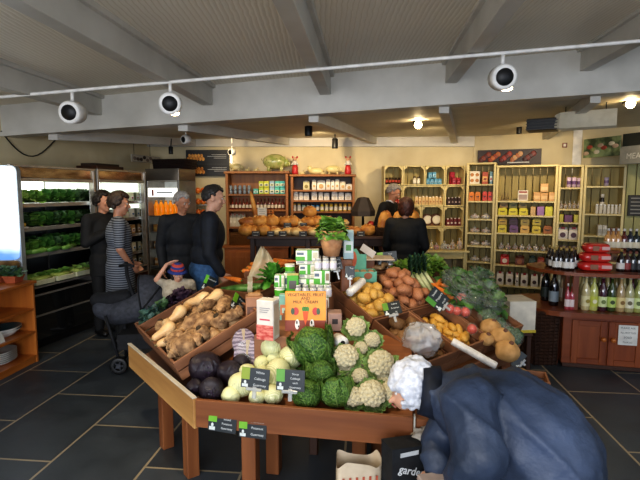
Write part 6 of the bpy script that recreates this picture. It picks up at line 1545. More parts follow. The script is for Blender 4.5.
cab = [('r', 205, 367, .088, .0, 'big dark red cabbage nearest the squash crate'), ('r', 211, 389, .065, 0, 'red cabbage touching the front board corner'), ('r', 229, 372, .068, 0, 'red cabbage below the cut red cabbage'),
       ('r', 195, 387, .045, .0, 'small red cabbage wrapped beside the corner price sign'),
       ('w', 272, 347, .062, .07, 'white cabbage right under the tall white carton'), ('w', 287.5, 341, .038, .1, 'small pale cabbage behind the two top white ones'), ('w', 291, 356, .066, .06, 'striped white cabbage touching the big savoy'), ('w', 274, 358, .04, .06, 'yellowish cabbage wedged between the top white cabbages'), ('w', 262, 363, .045, .03, 'yellowish small cabbage beside the cut red one'),
       ('w', 278, 373, .072, .03, 'long bright white cabbage between the two black price signs'), ('w', 241, 384, .068, .0, 'bright white cabbage behind the first black price sign'), ('w', 231, 395, .05, -.0, 'pale green cabbage at the board beside the red ones'), ('w', 257, 397, .045, -.0, 'pale green cabbage right under the first black sign'), ('w', 273, 394, .052, -.0, 'pale green cabbage between the sign stems'),
       ('w', 247, 372, .05, .01, 'pale cabbage half hidden above the first black sign'), ('s', 312, 345, .112, .07, 'big crinkled savoy cabbage under the orange book'), ('s', 320, 373, .08, .01, 'savoy cabbage below the biggest one'), ('s', 307, 393, .072, 0, 'savoy cabbage behind the second black price sign'), ('s', 336, 391, .078, 0, 'dark savoy cabbage beside the lowest cauliflower'),
       ('s', 296, 378, .05, 0, 'small savoy tucked behind the second black sign'), ('s', 328, 359, .05, .04, 'small savoy beside the paper roll')]
for i, (k, px, py, r, up, lab) in enumerate(cab):
    off = r * .92 + .008 + up; p = bedpos(px, py, off)
    spawn((dict(r='red_cabbage', w='white_cabbage', s='savoy_cabbage')[k], CAB[k][i % 2]), T(*p) @ RZ(R.uniform(0, 6)) @ RX(R.uniform(-.5, .5)) @ SC(r, r, r * (1.15 if 'long' in lab else 1)), lab, 'vegetable')
# under layer that carries the upper cabbages
for i, (px, py, k) in enumerate([(270, 362, 'w'), (288, 370, 'w'), (312, 366, 's'), (262, 374, 'w'), (325, 372, 's'), (242, 362, 'r'), (300, 360, 'w'), (254, 352, 'r')]):
    p = bedpos(px, py, .055); spawn((dict(r='red_cabbage', w='white_cabbage', s='savoy_cabbage')[k], CAB[k][i % 2]), T(*p) @ RZ(i) @ SC(.052, .052, .05), 'small %s cabbage hidden under the %s heap' % (dict(r='red', w='white', s='savoy')[k], nth(i)), 'vegetable')
# cut red cabbage halves
CUT = mk('cut_red_cabbage', '4f3050', 'a08c9c', scale=9, rough=.35, kind='wave', detail=6, lo=.2, hi=.75)
CUT.node_tree.nodes['Wave Texture'].wave_type = 'RINGS'; CUT.node_tree.nodes['Wave Texture'].inputs['Distortion'].default_value = 9; CUT.node_tree.nodes['Wave Texture'].inputs['Scale'].default_value = 14
for i, (px, py, s_, rz) in enumerate([(244, 342, 1.0, .5), (247, 355, 1.15, .1)]):
    r = .068 * s_; p = bedpos(px, py, .075 + .05 * (1 - i)); t = thing('cut_red_cabbage', T(*p) @ RZ(rz - .2) @ RX(-.35), ['halved red cabbage behind the fully visible cut one', 'halved red cabbage with its cut face showing, above the round red ones'][i], 'vegetable')
    mb = MB()
    def hf(u, v): 
        a = 2 * pi * u; b = pi / 2 * v; return (r * cos(a) * cos(b), r * sin(b), r * 1.15 * sin(a) * cos(b))
    mb.grid(hf, 24, 8, RC); mb.build('head', t)
    MB().add([(r * cos(2 * pi * k / 28), -.001, r * 1.15 * sin(2 * pi * k / 28)) for k in range(28)], [tuple(range(28))], CUT).build('cut_face', t)
    MB().prism([(-r * .16, r * 1.1), (r * .16, r * 1.1), (r * .07, r * .3), (r * .12, -r * .5), (0, -r * 1.0), (-r * .12, -r * .5), (-r * .07, r * .3)], .0, .003, C('b59c7c', .5), RX(pi / 2)).build('pale_core', t)
    MB().ell((0, r * .3, 0), (r * 1.08, r * .85, r * 1.22), WR, 18, 12, dis=lambda u: n3(u, 4, i) * .08).build('film_wrap', t)
# cauliflowers
def cauli(seed):
    rr = random.Random(seed); mb = MB(); mb.ell((0, 0, -.05), (.86, .86, .62), CURD, 18, 12)
    n = 46
    for k in range(n):
        z = 1 - (k + .5) / n * 1.0; a = k * 2.4; s_ = sqrt(1 - z * z)
        mb.ell((.80 * s_ * cos(a), .80 * s_ * sin(a), .62 * z - .02), (.2 * rr.uniform(.85, 1.2),) * 2 + (.17,), CURD, 9, 6, dis=lambda u: n3(u, 5, seed + k) * .18)
    lf = MB(); wrapleaves(lf, 1.0, CLF, 8, seed, .22, C('b9c28c', .5), .62, 1.0)
    return [('curd', mb.mesh('curd')), ('leaves', lf.mesh('leaves'))]
CAU = [cauli(s) for s in (1, 2)]
cs = [(356, 327, .062, .13, 'cauliflower behind the paper roll, topmost'), (346, 356, .07, .07, 'cauliflower beside the end of the paper roll'), (381, 363, .075, .05, 'big cauliflower next to the white haired head'), (372, 394, .074, .0, 'cauliflower resting against the front board'), (360, 376, .045, .03, 'small leafy cauliflower in the middle of the heap'), (361, 348, .04, .08, 'small cauliflower between the two upper big ones'), (392, 391, .06, .0, 'leafy cauliflower under the white haired head'), (354, 397, .055, 0, 'leafy cauliflower between savoy and front board'), (372, 340, .05, .08, 'leafy cauliflower below the potato crate corner')]
for i, (px, py, r, up, lab) in enumerate(cs):
    p = bedpos(px, py, r * .85 + up + .01)
    vd = (CAM - p).normalized(); q = V((0, 0, 1)).rotation_difference((V((0, 0, 1)) * .55 + vd * .8).normalized()).to_matrix().to_4x4()
    spawn(('cauliflower', CAU[i % 2]), T(*p) @ q @ RZ(i * 1.3) @ SC(r, r, r), lab, 'vegetable')
for i, (px, py) in enumerate([(350, 372), (368, 356), (385, 380), (340, 372), (362, 365)]):
    p = bedpos(px, py, .05); spawn(('cauliflower', CAU[i % 2]), T(*p) @ RZ(i) @ SC(.05, .05, .05), 'cauliflower beneath the heap, %s from the savoys' % nth(i), 'vegetable')
# paper roll
p = bedpos(340, 341, .15); t = thing('paper_roll', T(*p) @ RZ(.35), 'small white roll with a dark core above the cauliflowers', 'roll')
Mx = RX(pi / 2); MB().lathe([(.013, -.04), (.036, -.04), (.036, .04), (.013, .04)], PLW, 22, Mx, cap=False).build('roll', t); MB().lathe([(.014, -.039), (.014, .042)], C('1c1815', .8), 14, Mx).build('core', t)
# ---------- price signs ----------
def sign(M, w, h, lines, label, gcol='6fa52c', stem=.07, nm='price_sign', gleft=True, sizes=None):
    t = thing(nm, M, label, 'price sign')
    SB = C('1f2629', .4)
    MB().box(-w / 2, w / 2, -.002, .002, 0, h, SB).build('board', t)
    gw = w * .3; gx = -w / 2
    mb = MB(); mb.box(gx, gx + gw, -.0035, -.002, h * .42, h, C(gcol, .4), bev=0); mb.build('green_corner', t)
    mb = MB(); mb.box(gx + gw * .15, gx + gw * .85, -.0035, -.002, h * .05, h * .2, C('cfd6d2', .5), bev=0); mb.ell((gx + gw * .5, -.003, h * .28), (gw * .16, .001, h * .09), C('cfd6d2', .5), 8, 5); mb.box(gx + gw * .4, gx + gw * .6, -.0035, -.002, h * .15, h * .3, C('cfd6d2', .5), bev=0); mb.build('figure_emblem', t)
    mb = MB(); n = len(lines)
    for k, l in enumerate(lines):
        mb.text(l, h * (.17 if n <= 3 else .14) * (sizes[k] if sizes else 1), C('d6dad8', .5), T(w * .17, -.0035, h * (.8 - k * .62 / max(1, n - 1))) @ RX(pi / 2))
    mb.build('lettering', t)
    if stem: 
        CL_ = mk('clear_clip', 'c9ccca', rough=.15, alpha=.55, spec=1)
        MB().box(-w * .07, w * .07, -.004, .008, -stem, 0.01, CL_).box(-w * .3, w * .25, -.008, .012, -.012, .004, CL_).build('clip', t)
    return t
def sign_at(px0, px1, py0, py1, x_off, lines, label, rx=-.15, rz=0, roll=0, gcol='6fa52c', stem=.05, sizes=None, Fm=None):
    Fm = Fm or FRF; q0, q1 = on(Fm, px0, (py0 + py1) / 2, x_off), on(Fm, px1, (py0 + py1) / 2, x_off); zt_, zb_ = on(Fm, (px0 + px1) / 2, py0, x_off).z, on(Fm, (px0 + px1) / 2, py1, x_off).z
    return sign(Fm @ T((q0.x + q1.x) / 2, x_off, zb_) @ RZ(rz) @ RX(rx) @ RY(roll), abs(q1.x - q0.x), zt_ - zb_, lines, label, gcol, stem, sizes=sizes)
sign_at(240.5, 268.5, 369, 388.5, .02, ['White', 'Cabbage', 'Guernsey'], 'black price sign for white cabbage clipped over the front board', roll=.05, gcol='8a9c2a')
sign_at(276, 304.5, 370.5, 391, .02, ['Savoy', 'Cabbage', 'each', 'Guernsey'], 'black price sign for savoy cabbage clipped over the front board', roll=.0, gcol='5f9c3a')
sign_at(207.5, 235.5, 411, 432, -.03, ['Bag of', 'mixed', 'Potatoes', 'Guernsey'], 'black price sign hung on the front board close to its corner', roll=.06, stem=0, gcol='6fae2a')
sign_at(238.5, 266, 418.5, 438, -.03, ['Heirloom', 'Potatoes', 'Guernsey'], 'lower black price sign hung on the front board edge', roll=.02, stem=0, gcol='6fae2a')
# signs on the other crates
def free_sign(px, py, Y, w, h, rz, roll, lines, label, rx=-.2, gcol='6fa52c', stem=.06):
    p = wp(px, py, Y); return sign(T(p.x, p.y, p.z - h / 2) @ RZ(rz) @ RY(roll) @ RX(rx), w, h, lines, label, gcol, stem)
q = on(QF, 238, 303, .2, 2); p = QF @ q
free_sign(236, 303, 3.02, .13, .10, .9, .7, ['Butternut', 'Squash', 'each'], 'black price sign standing between squash crate and kraft pack', stem=.1)
free_sign(205.5, 283, 3.75, .09, .12, .5, .5, ['Beetroot', 'bunch'], 'narrow black sign with green strip before the jeans', gcol='6fbf3a')
free_sign(337, 264, 3.15, .085, .085, -.1, -.25, ['Tinned', 'Goods', 'each'], 'dark price sign leaning on the green picture box', gcol='2c302e')
free_sign(350, 272, 3.18, .065, .08, 0, 0, ['Tray', 'each'], 'second dark sign just behind the leaning one', gcol='2c302e')
free_sign(388, 258, 4.0, .165, .105, -.1, -.12, ['Red', 'Potatoes', 'Guernsey'], 'grey-black sign with green corner standing behind the potatoes', gcol='8ab83a', stem=.07)
free_sign(394, 308, 2.98, .115, .085, .1, -.18, ['Yellow', 'Potatoes', 'kg'], 'black sign with green corner lying on the yellow potatoes', rx=-.6, gcol='5f8a2c', stem=.05)
free_sign(445, 296, 3.35, .13, .14, .6, -.75, ['Sweet', 'Peppers', 'each'], 'tilted black price sign beside the large red pepper', rx=-.5, gcol='4c8a2c', stem=.05)
free_sign(522, 359, 3.2, .12, .05, .3, -.8, ['Swede'], 'narrow black price holder beyond the last swede', rx=-.5, gcol='2c302e', stem=.03)
free_sign(147, 330, 3.42, .07, .07, .9, .6, ['Root'], 'small blue-grey price tag at the outer corner of the squash crate', gcol='8ab8b0', stem=.03)
free_sign(193, 376, 2.58, .07, .11, .8, .9, ['Red', 'Cabbage'], 'narrow black sign tilted against the biggest red cabbage', gcol='5fae3a', stem=.05)
# white cards behind
p = wp(368, 251, 3.6); tag(MB().box(-.06, .06, -.002, .002, -.03, .03, C('b9b2ac', .6)).build('blank_card', M=T(*p) @ RY(.6) @ RX(-.5)), 'tilted pale card above the turquoise tray', 'card')
p = wp(368, 257, 3.9); tag(MB().box(-.16, .2, -.12, .12, -.012, .0, C('c9b49c', .6)).build('card_sheet', M=T(*p)), 'flat cream sheet behind the turquoise tray', 'card')
tag(MB().box(-.05, .05, -.05, .05, 0, p.z - .013, PINE).build('back_riser', M=T(p.x, p.y, 0)), 'wooden riser holding the flat cream sheet', 'riser')
# ---------- bags under the table ----------
KP = mk('printed_paper_bag', 'b9a78c', 'cdbd a4'.replace(' ', ''), scale=10, rough=.8)
q = G(360, 500, .0); pb = wp(358, 470, 2.05)
t = thing('paper_carrier_bag', T(pb.x, 2.05, 0) @ RZ(.15), 'crumpled cream paper bag with red print under the produce table', 'bag')
hb_ = wp(358, 465, 2.0).z
mb = MB()
def bagside(u, v):
    a = 2 * pi * u; k = 1 + .04 * sin(5 * a + 3 * v) * v; c_, s_ = cos(a), sin(a); e = .55
    return (.1 * k * abs(c_) ** e * (1 if c_ > 0 else -1), .06 * k * abs(s_) ** e * (1 if s_ > 0 else -1), hb_ * v * (1 + .05 * sin(3 * a + 1)))
mb.grid(bagside, 32, 8, KP); mb.box(-.09, .09, -.05, .05, 0, .004, KP); mb.build('paper', t)
mb = MB()
for k in range(6): mb.box(-.085 + k * .03, -.075 + k * .03, -.0665, -.065, hb_ * .3, hb_ * .88, C('b5563c', .6), bev=0)
for k in range(2): mb.box(-.085, .085, -.0665, -.065, hb_ * (.5 + .2 * k), hb_ * (.52 + .2 * k), C('b5563c', .6), bev=0)
mb.build('red_print', t)
pb = wp(408, 470, 1.98); t = thing('black_carrier_bag', T(pb.x, 2.02, 0) @ RZ(.35), 'black fabric carrier bag printed with the word garden', 'bag')
hb2 = wp(405, 447, 1.98).z
mb = MB(); BB = mk('black_bag_fabric', '121417', '1c2024', rough=.7, scale=20, bump=.2)
mb.prism([(-.09, 0), (.09, 0), (.1, hb2 * .7), (.06, hb2), (-.1, hb2 * 1.02)], -.05, .05, BB, RX(pi / 2)); mb.build('fabric', t)
mb = MB(); 
mb.text('garden', .05, C('d9dcdc', .5), T(-.0, -.0515, hb2 * .78) @ RX(pi / 2) @ RZ(-.35), bold=True); mb.box(-.06, .03, -.052, -.0505, hb2 * .93, hb2 * .97, C('c9cccc', .5), bev=0); mb.build('lettering', t)
# rustling white things beside it
pb = wp(432, 465, 2.1); crumple((pb.x, pb.y, .42), (.1, .08, .09), 8, 'tissue_bundle', 'crumpled pale bundle in the shadow below the table end', mk('pale_tissue', '8c8478', 'b5aca0', scale=14, rough=.8, bump=.6), k=.6)
tag(MB().box(-.12, .12, -.1, .1, 0, .335, C('2a2420', .7)).build('storage_box', M=T(pb.x, pb.y, 0)), 'dark storage box below the table end', 'box')
pb = wp(436, 476, 1.85); tag(MB().box(-.07, .07, -.03, .03, 0, pb.z, C('b9a79c', .6)).build('pale_carton', M=T(pb.x, pb.y, 0) @ RZ(.2)), 'pale upright carton beside the black bag', 'carton')
# ---------- people ----------
SKIN = mk('skin', 'b07a5c', 'c08a6c', scale=6, rough=.55, sss=.05); SKINP = mk('skin_pale', 'c08f74', 'cf9f84', scale=6, rough=.55, sss=.05)
def remesh(mb, name, parent, vox, smooth=6, M=None):
    o = mb.build(name + '_src')
    md = o.modifiers.new('r', 'REMESH'); md.mode = 'VOXEL'; md.voxel_size = vox; md.use_smooth_shade = True
    sm = o.modifiers.new('s', 'SMOOTH'); sm.iterations = smooth; sm.factor = .5
    bpy.context.view_layer.update(); dg = bpy.context.evaluated_depsgraph_get()
    me = bpy.data.meshes.new_from_object(o.evaluated_get(dg)); me.name = name
    mat = mb.mats[0]; me.materials.clear(); me.materials.append(mat)
    me.polygons.foreach_set('material_index', [0] * len(me.polygons)); me.polygons.foreach_set('use_smooth', [True] * len(me.polygons)); me.update()
    old = o.data; bpy.data.objects.remove(o); bpy.data.meshes.remove(old)
    n = bpy.data.objects.new(name, me); COL.objects.link(n)
    if parent is not None: n.parent = parent
    return n
def cap(mb, a, b, ra, rb, mat, n=12):   # tapered capsule
    a, b = V(a), V(b); d = b - a; L = d.length; k = 4
    pts = []; rs = []
    dn = d.normalized() if L > 1e-6 else V((0, 0, 1))
    for i in range(k + 1): t = -cos(pi / 2 * i / k); pts.append(a + dn * ra * t); rs.append(max(.0015, ra * sin(pi / 2 * i / k)))
    for i in range(k + 1): t = sin(pi / 2 * i / k); pts.append(b + dn * rb * t); rs.append(max(.0015, rb * cos(pi / 2 * i / k)))
    mb.tube(pts, rs, mat, n)
def chain(mb, pts, rs, mat):
    for i in range(len(pts) - 1): cap(mb, pts[i], pts[i + 1], rs[i], rs[i + 1], mat)
def hand(mb, wr, dirv, palm_n, mat, s=1.0, curl=.6, side=1):
    d = V(dirv).normalized(); n = V(palm_n).normalized(); w = d.cross(n).normalized() * side; wr = V(wr)
    for k in range(4): cap(mb, wr + w * (.012 * (k - 1.5)) * s, wr + d * .075 * s + w * (.019 * (k - 1.5)) * s, .014 * s, .0125 * s, mat, 8)
    for k, L in enumerate((.066, .078, .072, .056)):
        p = wr + d * .085 * s + w * .0205 * (k - 1.5) * s; dd = d
        for j in range(3):
            a = curl * (.5 + .5 * j); dd = (d * cos(a) + n * sin(a)); q = p + dd * L * s * (.42, .33, .25)[j]; cap(mb, p, q, (.0095 - .0008 * j) * s, (.0088 - .001 * j) * s, mat, 8); p = q
    p = wr + d * .025 * s - w * .032 * s; q = p + (d * .6 - w * .7 + n * .35).normalized() * .035 * s; r_ = q + (d * .9 - w * .15 + n * .5).normalized() * .032 * s
    cap(mb, p, q, .013 * s, .0105 * s, mat, 8); cap(mb, q, r_, .0105 * s, .008 * s, mat, 8)
def head_parts(t, Mh, skin, hair, style, s=1.0, seed=0, bald=0):
    """Mh: head frame, origin at skull centre, y forward, z up"""
    mb = MB()
    def P(x, y, z): return Mh @ V((x * s, y * s, z * s))
    mb.ell((0, -.01 * s, .02 * s), (.076 * s, .096 * s, .095 * s), skin, 20, 14, Mh); mb.ell((0, .02 * s, -.04 * s), (.058 * s, .07 * s, .075 * s), skin, 16, 12, Mh)
    mb.ell((0, .058 * s, -.095 * s), (.028 * s, .026 * s, .022 * s), skin, 10, 8, Mh)                 # chin
    cap(mb, P(0, .088, .012), P(0, .108, -.022), .009 * s, .0135 * s, skin); cap(mb, P(-.012, .1, -.028), P(.012, .1, -.028), .009 * s, .009 * s, skin)
    for q in (-1, 1):
        mb.ell((q * .032 * s, .078 * s, .03 * s), (.024 * s, .012 * s, .008 * s), skin, 8, 6, Mh); mb.ell((q * .04 * s, .07 * s, -.02 * s), (.022 * s, .016 * s, .02 * s), skin, 8, 6, Mh)
        mb.ell((q * .077 * s, -.005 * s, -.01 * s), (.009 * s, .02 * s, .031 * s), skin, 10, 8, Mh)
    mb.ell((0, .084 * s, -.058 * s), (.024 * s, .012 * s, .006 * s), skin, 8, 6, Mh); mb.ell((0, .083 * s, -.068 * s), (.02 * s, .012 * s, .007 * s), skin, 8, 6, Mh)
    EW_, EB, LIP = C('d9d4cc', .3), C('2a1c14', .3), C('9a5a50', .5)
    for q in (-1, 1):
        e = MB().ell((0, 0, 0), (.0135 * s, .009 * s, .008 * s), EW_, 10, 7, Mh @ T(q * .032 * s, .0815 * s, .012 * s)); e.ell((0, .006 * s, 0), (.006 * s, .004 * s, .006 * s), EB, 8, 6, Mh @ T(q * .032 * s, .0815 * s, .012 * s)); e.build('eye', t)
        MB().tube([P(q * .016, .096, .034), P(q * .032, .094, .039), P(q * .048, .083, .033)], .0035 * s, hair, 6).build('eyebrow', t)
    MB().tube([P(-.022, .089, -.063), P(0, .098, -.062), P(.022, .089, -.063)], .003 * s, LIP, 6).build('mouth', t)
    # hair
    rr = random.Random(seed + 5); h = MB(); n = {'short': 150, 'curly': 130, 'bob': 170, 'balding': 130}[style]; rad = {'short': .018, 'curly': .026, 'bob': .024, 'balding': .013}[style] * s
    for k in range(n):
        z = 1 - 1.75 * (k + .5) / n; a = k * 2.39996; q = sqrt(max(0, 1 - z * z)); x, y = q * cos(a), q * sin(a)
        if y > .25 and z < .62: continue
        if style != 'bob' and z < -.35 and y > -.3: continue
        if abs(x) > .75 and y > -.15 and z < .1 and style in ('short', 'balding'): continue
        if style == 'balding' and z > .55 and y > -.45: continue
        if z < -.62 and style != 'bob': continue
        g = {'short': 1.0, 'curly': 1.08, 'bob': 1.1, 'balding': .97}[style]
        lz = .098 if z > 0 else (.1 if style != 'bob' else .14)
        h.ell((x * .08 * s * g, (-.012 + y * .1 * g) * s, (.022 + z * lz * g) * s), rad * rr.uniform(.85, 1.15), hair, 7, 5, Mh)
    remesh(h, 'hair', t, .007 * s, 3)
    return mb
def figure(name, x, y, face, height, label, J=None, top=None, bottom=None, skirt=None, sleeve=1.0, hairm=None, style='short', headrot=(0, 0), skin=SKIN, coat_len=.0, shoes=None, build=1.0, lean=0, curl=.6, vox=.011, seed=0, shirt=None, zbase=0):
    s = height / 1.75
    D = dict(head=(0, .025, 1.63), neck=(0, 0, 1.47), chest=(0, 0, 1.28), waist=(0, 0, 1.08), pelvis=(0, 0, .94), shL=(-.185, -.005, 1.42), shR=(.185, -.005, 1.42), elL=(-.235, -.03, 1.13), elR=(.235, -.03, 1.13), wrL=(-.23, .07, .89), wrR=(.23, .07, .89),
             hipL=(-.09, 0, .92), hipR=(.09, 0, .92), knL=(-.1, .02, .5), knR=(.1, .02, .5), anL=(-.1, -.02, .085), anR=(.1, -.02, .085), hdL=None, hdR=None)
    D.update(J or {})
    if lean:
        for k in ('head', 'neck', 'chest', 'shL', 'shR', 'waist', 'elL', 'elR', 'wrL', 'wrR'):
            if J and k in J: continue
            v = V(D[k]); v.y += (v.z - .94) * lean; D[k] = tuple(v)
    P = {k: (V(v) * s if v else None) for k, v in D.items()}
    t = thing(name, T(x, y, zbase) @ RZ(face), label, 'person')
    b = build
    mb = MB()
    def torso(mb, g, mat, hips=True):
        c, w, p = P['chest'], P['waist'], P['pelvis']
        mb.ell(tuple(c), (.165 * s * b + g, .112 * s * b + g, .2 * s + g * .5), mat, 18, 12); mb.ell(tuple(w), (.145 * s * b + g, .105 * s * b * 1.05 + g, .17 * s), mat, 18, 12); (mb.ell(tuple(p), (.16 * s * b + g, .12 * s * b + g, .13 * s + g * .3), mat, 18, 12) if hips else None)
        chain(mb, [P['shL'] * .9 + c * .1, P['neck'] - V((0, 0, .03 * s)), P['shR'] * .9 + c * .1], [.058 * s + g, .06 * s + g * .6, .058 * s + g], mat)
    torso(mb, 0, skin)
    cap(mb, P['neck'] - V((0, 0, .03 * s)), P['head'] - V((0, .02 * s, .08 * s)), .055 * s, .05 * s, skin)
    for q in 'LR':
        chain(mb, [P['sh' + q], P['el' + q], P['wr' + q]], [.052 * s, .04 * s, .027 * s], skin)
        chain(mb, [P['hip' + q], P['kn' + q], P['an' + q]], [.085 * s, .055 * s, .036 * s], skin)
        d = P['hd' + q] if P['hd' + q] else (P['wr' + q] - P['el' + q])
        hand(mb, P['wr' + q], d, V((1 if q == 'L' else -1, .3, 0)), skin, s * 1.0, curl, 1 if q == 'L' else -1)
        chain(mb, [P['an' + q] - V((0, .02, .03)) * s, P['an' + q] + V((0, .13, -.055)) * s], [.038 * s, .03 * s], skin)
    Mh = T(*P['head']) @ RZ(headrot[0]) @ RX(headrot[1])
    hb_ = head_parts(t, Mh, skin, hairm, style, s, seed)
    for i in range(len(hb_.v)): pass
    # join the head to the body before the surface is grown
    off = len(mb.v); mb.v += hb_.v; mb.f += [tuple(off + k for k in f) for f in hb_.f]; mb.mi += [0] * len(hb_.f); mb.sm += hb_.sm
    remesh(mb, 'body', t, min(vox, .0075), 3)
    if bottom:
        g = MB()
        for q in 'LR': chain(g, [P['hip' + q], P['kn' + q], P['an' + q] + V((0, 0, .01))], [.1 * s * b, .072 * s * b, .058 * s], bottom)
        g.ell(tuple(P['pelvis']), (.172 * s * b, .135 * s * b, .13 * s), bottom, 16, 12); remesh(g, 'trousers', t, .012, 5)
    if skirt:
        z0, z1 = skirt; g = MB()
        prof = [(.15, z1), (.185, P['pelvis'].z / s), (.19, (z0 + P['pelvis'].z / s) / 2), (.2, z0 + .02), (.195, z0)]
        vsl = [(r * s * b, z * s) for r, z in prof][::-1]
        g.lathe(vsl, top, 30, T(P['pelvis'].x, P['pelvis'].y, 0) @ SC(1, .74, 1)); torso(g, .014, top)
        for q in 'LR':
            e = P['sh' + q].lerp(P['el' + q], sleeve); chain(g, [P['sh' + q], e], [.066 * s, .056 * s], top)
        remesh(g, 'dress', t, .009, 4)
    elif top:
        g = MB(); torso(g, .026 * s, top, coat_len >= 0)
        if coat_len > 0:
            pv = P['pelvis']; g.ell((pv.x, pv.y, pv.z - .04 * s), (.19 * s * b, .15 * s * b, .1 * s + coat_len * s * .5), top, 18, 12); g.lathe([(.185 * s * b, pv.z - coat_len * s), (.18 * s * b, pv.z)], top, 24, T(pv.x, pv.y, 0) @ SC(1, .8, 1))
        for q in 'LR':
            w = P['el' + q].lerp(P['wr' + q], .95) if sleeve >= 1 else P['sh' + q].lerp(P['el' + q], sleeve)
            if sleeve >= 1: chain(g, [P['sh' + q], P['el' + q], w], [.078 * s * b, .062 * s, .047 * s], top)
            else: chain(g, [P['sh' + q], w], [.078 * s, .062 * s], top)
        remesh(g, 'jacket', t, .011, 4)
        if shirt:
            MB().lathe([(.058 * s, P['neck'].z - .03 * s), (.066 * s, P['neck'].z + .02 * s), (.06 * s, P['neck'].z + .045 * s)], shirt, 18, T(P['neck'].x, P['neck'].y + .004, 0), cap=False).build('collar', t)
    if shoes:
        for q in 'LR':
            g = MB(); chain(g, [P['an' + q] - V((0, .025, .035)) * s, P['an' + q] + V((0, .13, -.05)) * s], [.046 * s, .036 * s], shoes); remesh(g, 'shoe', t, .01, 3)
    return t
def at(px, Y): p = wp(px, 240, Y); return p.x, p.y
DRS = mk('striped_jersey', '262b35', '7b8088', scale=14, rough=.8, kind='stripe', lo=.42, hi=.52, detail=0)
NAVY = mk('dark_navy_wool', '0b0f16', '131a26', rough=.75, scale=20); BLK = mk('black_wool', '0a0a0b', '141414', rough=.8, scale=20); JEAN = mk('blue_denim', '27486e', '3a608a', scale=30, rough=.8); CHAR = mk('charcoal_coat', '15171a', '202226', rough=.8, scale=18)
HB = mk('brown_hair', '241810', '3c2a1c', scale=50, rough=.6, bump=.6); HD = mk('dark_curly_hair', '17110d', '2a2018', scale=50, rough=.6, bump=.6); HG = mk('grey_hair', '77706a', '9c958d', scale=50, rough=.6, bump=.6); HGW = mk('silver_hair', '8f8a84', 'b5afa8', scale=50, rough=.6, bump=.6); HR_ = mk('auburn_hair', '2f150c', '512615', scale=50, rough=.5, bump=.6); HS = mk('dark_greying_hair', '1c1a19', '35322f', scale=50, rough=.5, bump=.6)
SHOE = C('141211', .4)
x, y = at(119, 4.8)
figure('person', x, y, radians(-62), 1.57, 'person in a grey-blue striped dress with short brown hair, hand on the pram handle', dict(elR=(.25, -.02, 1.15), wrR=(.14, .1, .95), elL=(-.2, .0, 1.15), wrL=(-.04, .14, .96)), bottom=BLK, top=DRS, skirt=(.52, 1.05), sleeve=.85, hairm=HB, style='curly', headrot=(-.25, -.15), skin=SKIN, shoes=SHOE, build=1.12, seed=1, curl=1.0)
x, y = at(104, 5.25)
figure('person', x, y, radians(-125), 1.58, 'person in a dark coat with curly dark hair, behind the striped dress', dict(elR=(.24, .02, 1.15), wrR=(.02, .2, 1.3), hdR=(-.4, .1, .3), elL=(-.24, .05, 1.15), wrL=(-.1, .25, 1.12)), top=BLK, bottom=BLK, coat_len=.2, hairm=HD, style='curly', headrot=(.3, -.1), shoes=SHOE, seed=2)
x, y = at(181, 5.1)
figure('person', x, y, radians(-150), 1.58, 'grey haired person in a long charcoal coat looking down at the child', dict(elL=(-.24, .05, 1.13), wrL=(-.17, .2, .95)), top=CHAR, bottom=CHAR, coat_len=.28, hairm=HGW, style='short', headrot=(.45, -.35), shoes=SHOE, lean=.12, seed=3)
x, y = at(205, 4.35)
figure('person', x, y, radians(-75), 1.64, 'dark haired person in a navy jacket and blue jeans, seen in profile', dict(elR=(.22, .03, 1.12), wrR=(.2, .14, .92)), top=NAVY, bottom=JEAN, coat_len=-1, hairm=HS, style='short', headrot=(-.12, -.22), shoes=SHOE, lean=.1, seed=4, build=1.22, skin=SKINP)
x, y = at(382, 6.98)
figure('person', x, y, radians(-120), 1.68, 'grey haired person in a black suit behind the bread basket, looking down', None, top=BLK, bottom=BLK, hairm=HG, style='short', headrot=(.2, -.5), lean=.22, seed=5, shirt=C('c9cdd2', .5), shoes=SHOE)
x, y = at(405, 5.45)
figure('person', x, y, radians(-20), 1.5, 'person with auburn bobbed hair in a black coat, back turned, facing the crate wall', dict(elL=(-.26, .05, 1.12), wrL=(-.2, .22, 1.0), elR=(.26, .05, 1.12), wrR=(.16, .25, 1.0)), top=BLK, bottom=BLK, coat_len=.25, hairm=HR_, style='bob', headrot=(.25, -.05), shoes=SHOE, seed=6, build=1.12)
# toddler
x, y = at(177, 4.0)
TD = mk('pale_linen_dress', '9c9280', 'b5ab98', scale=30, rough=.85)
tdl = figure('person', x, y, radians(-170), 1.0, 'small child in a pale linen dress and knitted hat, arm raised to the head', dict(head=(0, .03, 1.56), elR=(.3, .06, 1.5), wrR=(.15, .05, 1.72), hdR=(-.5, 0, .2)), top=TD, skirt=(.45, 1.05), sleeve=.7, hairm=HD, style='bob', headrot=(.3, -.25), skin=SKINP, shoes=SHOE, build=1.3, seed=7)
hat = MB(); s_ = 1.0 / 1.75; hm = mk('knitted_hat', '2c3c7c', 'b0463c', scale=9, rough=.9, kind='stripe', lo=.4, hi=.6)
hat.lathe([(.098 * s_, 0), (.104 * s_, .02 * s_), (.1 * s_, .06 * s_), (.075 * s_, .1 * s_), (.02 * s_, .12 * s_)], hm, 20); hat.lathe([(.15 * s_, -.012 * s_), (.1 * s_, .01 * s_)], hm, 20)
o = hat.build('knitted_hat', tdl); o.matrix_local = T(0, .03 * s_, (1.56 + .065) * s_) @ RZ(.3) @ RX(-.25)

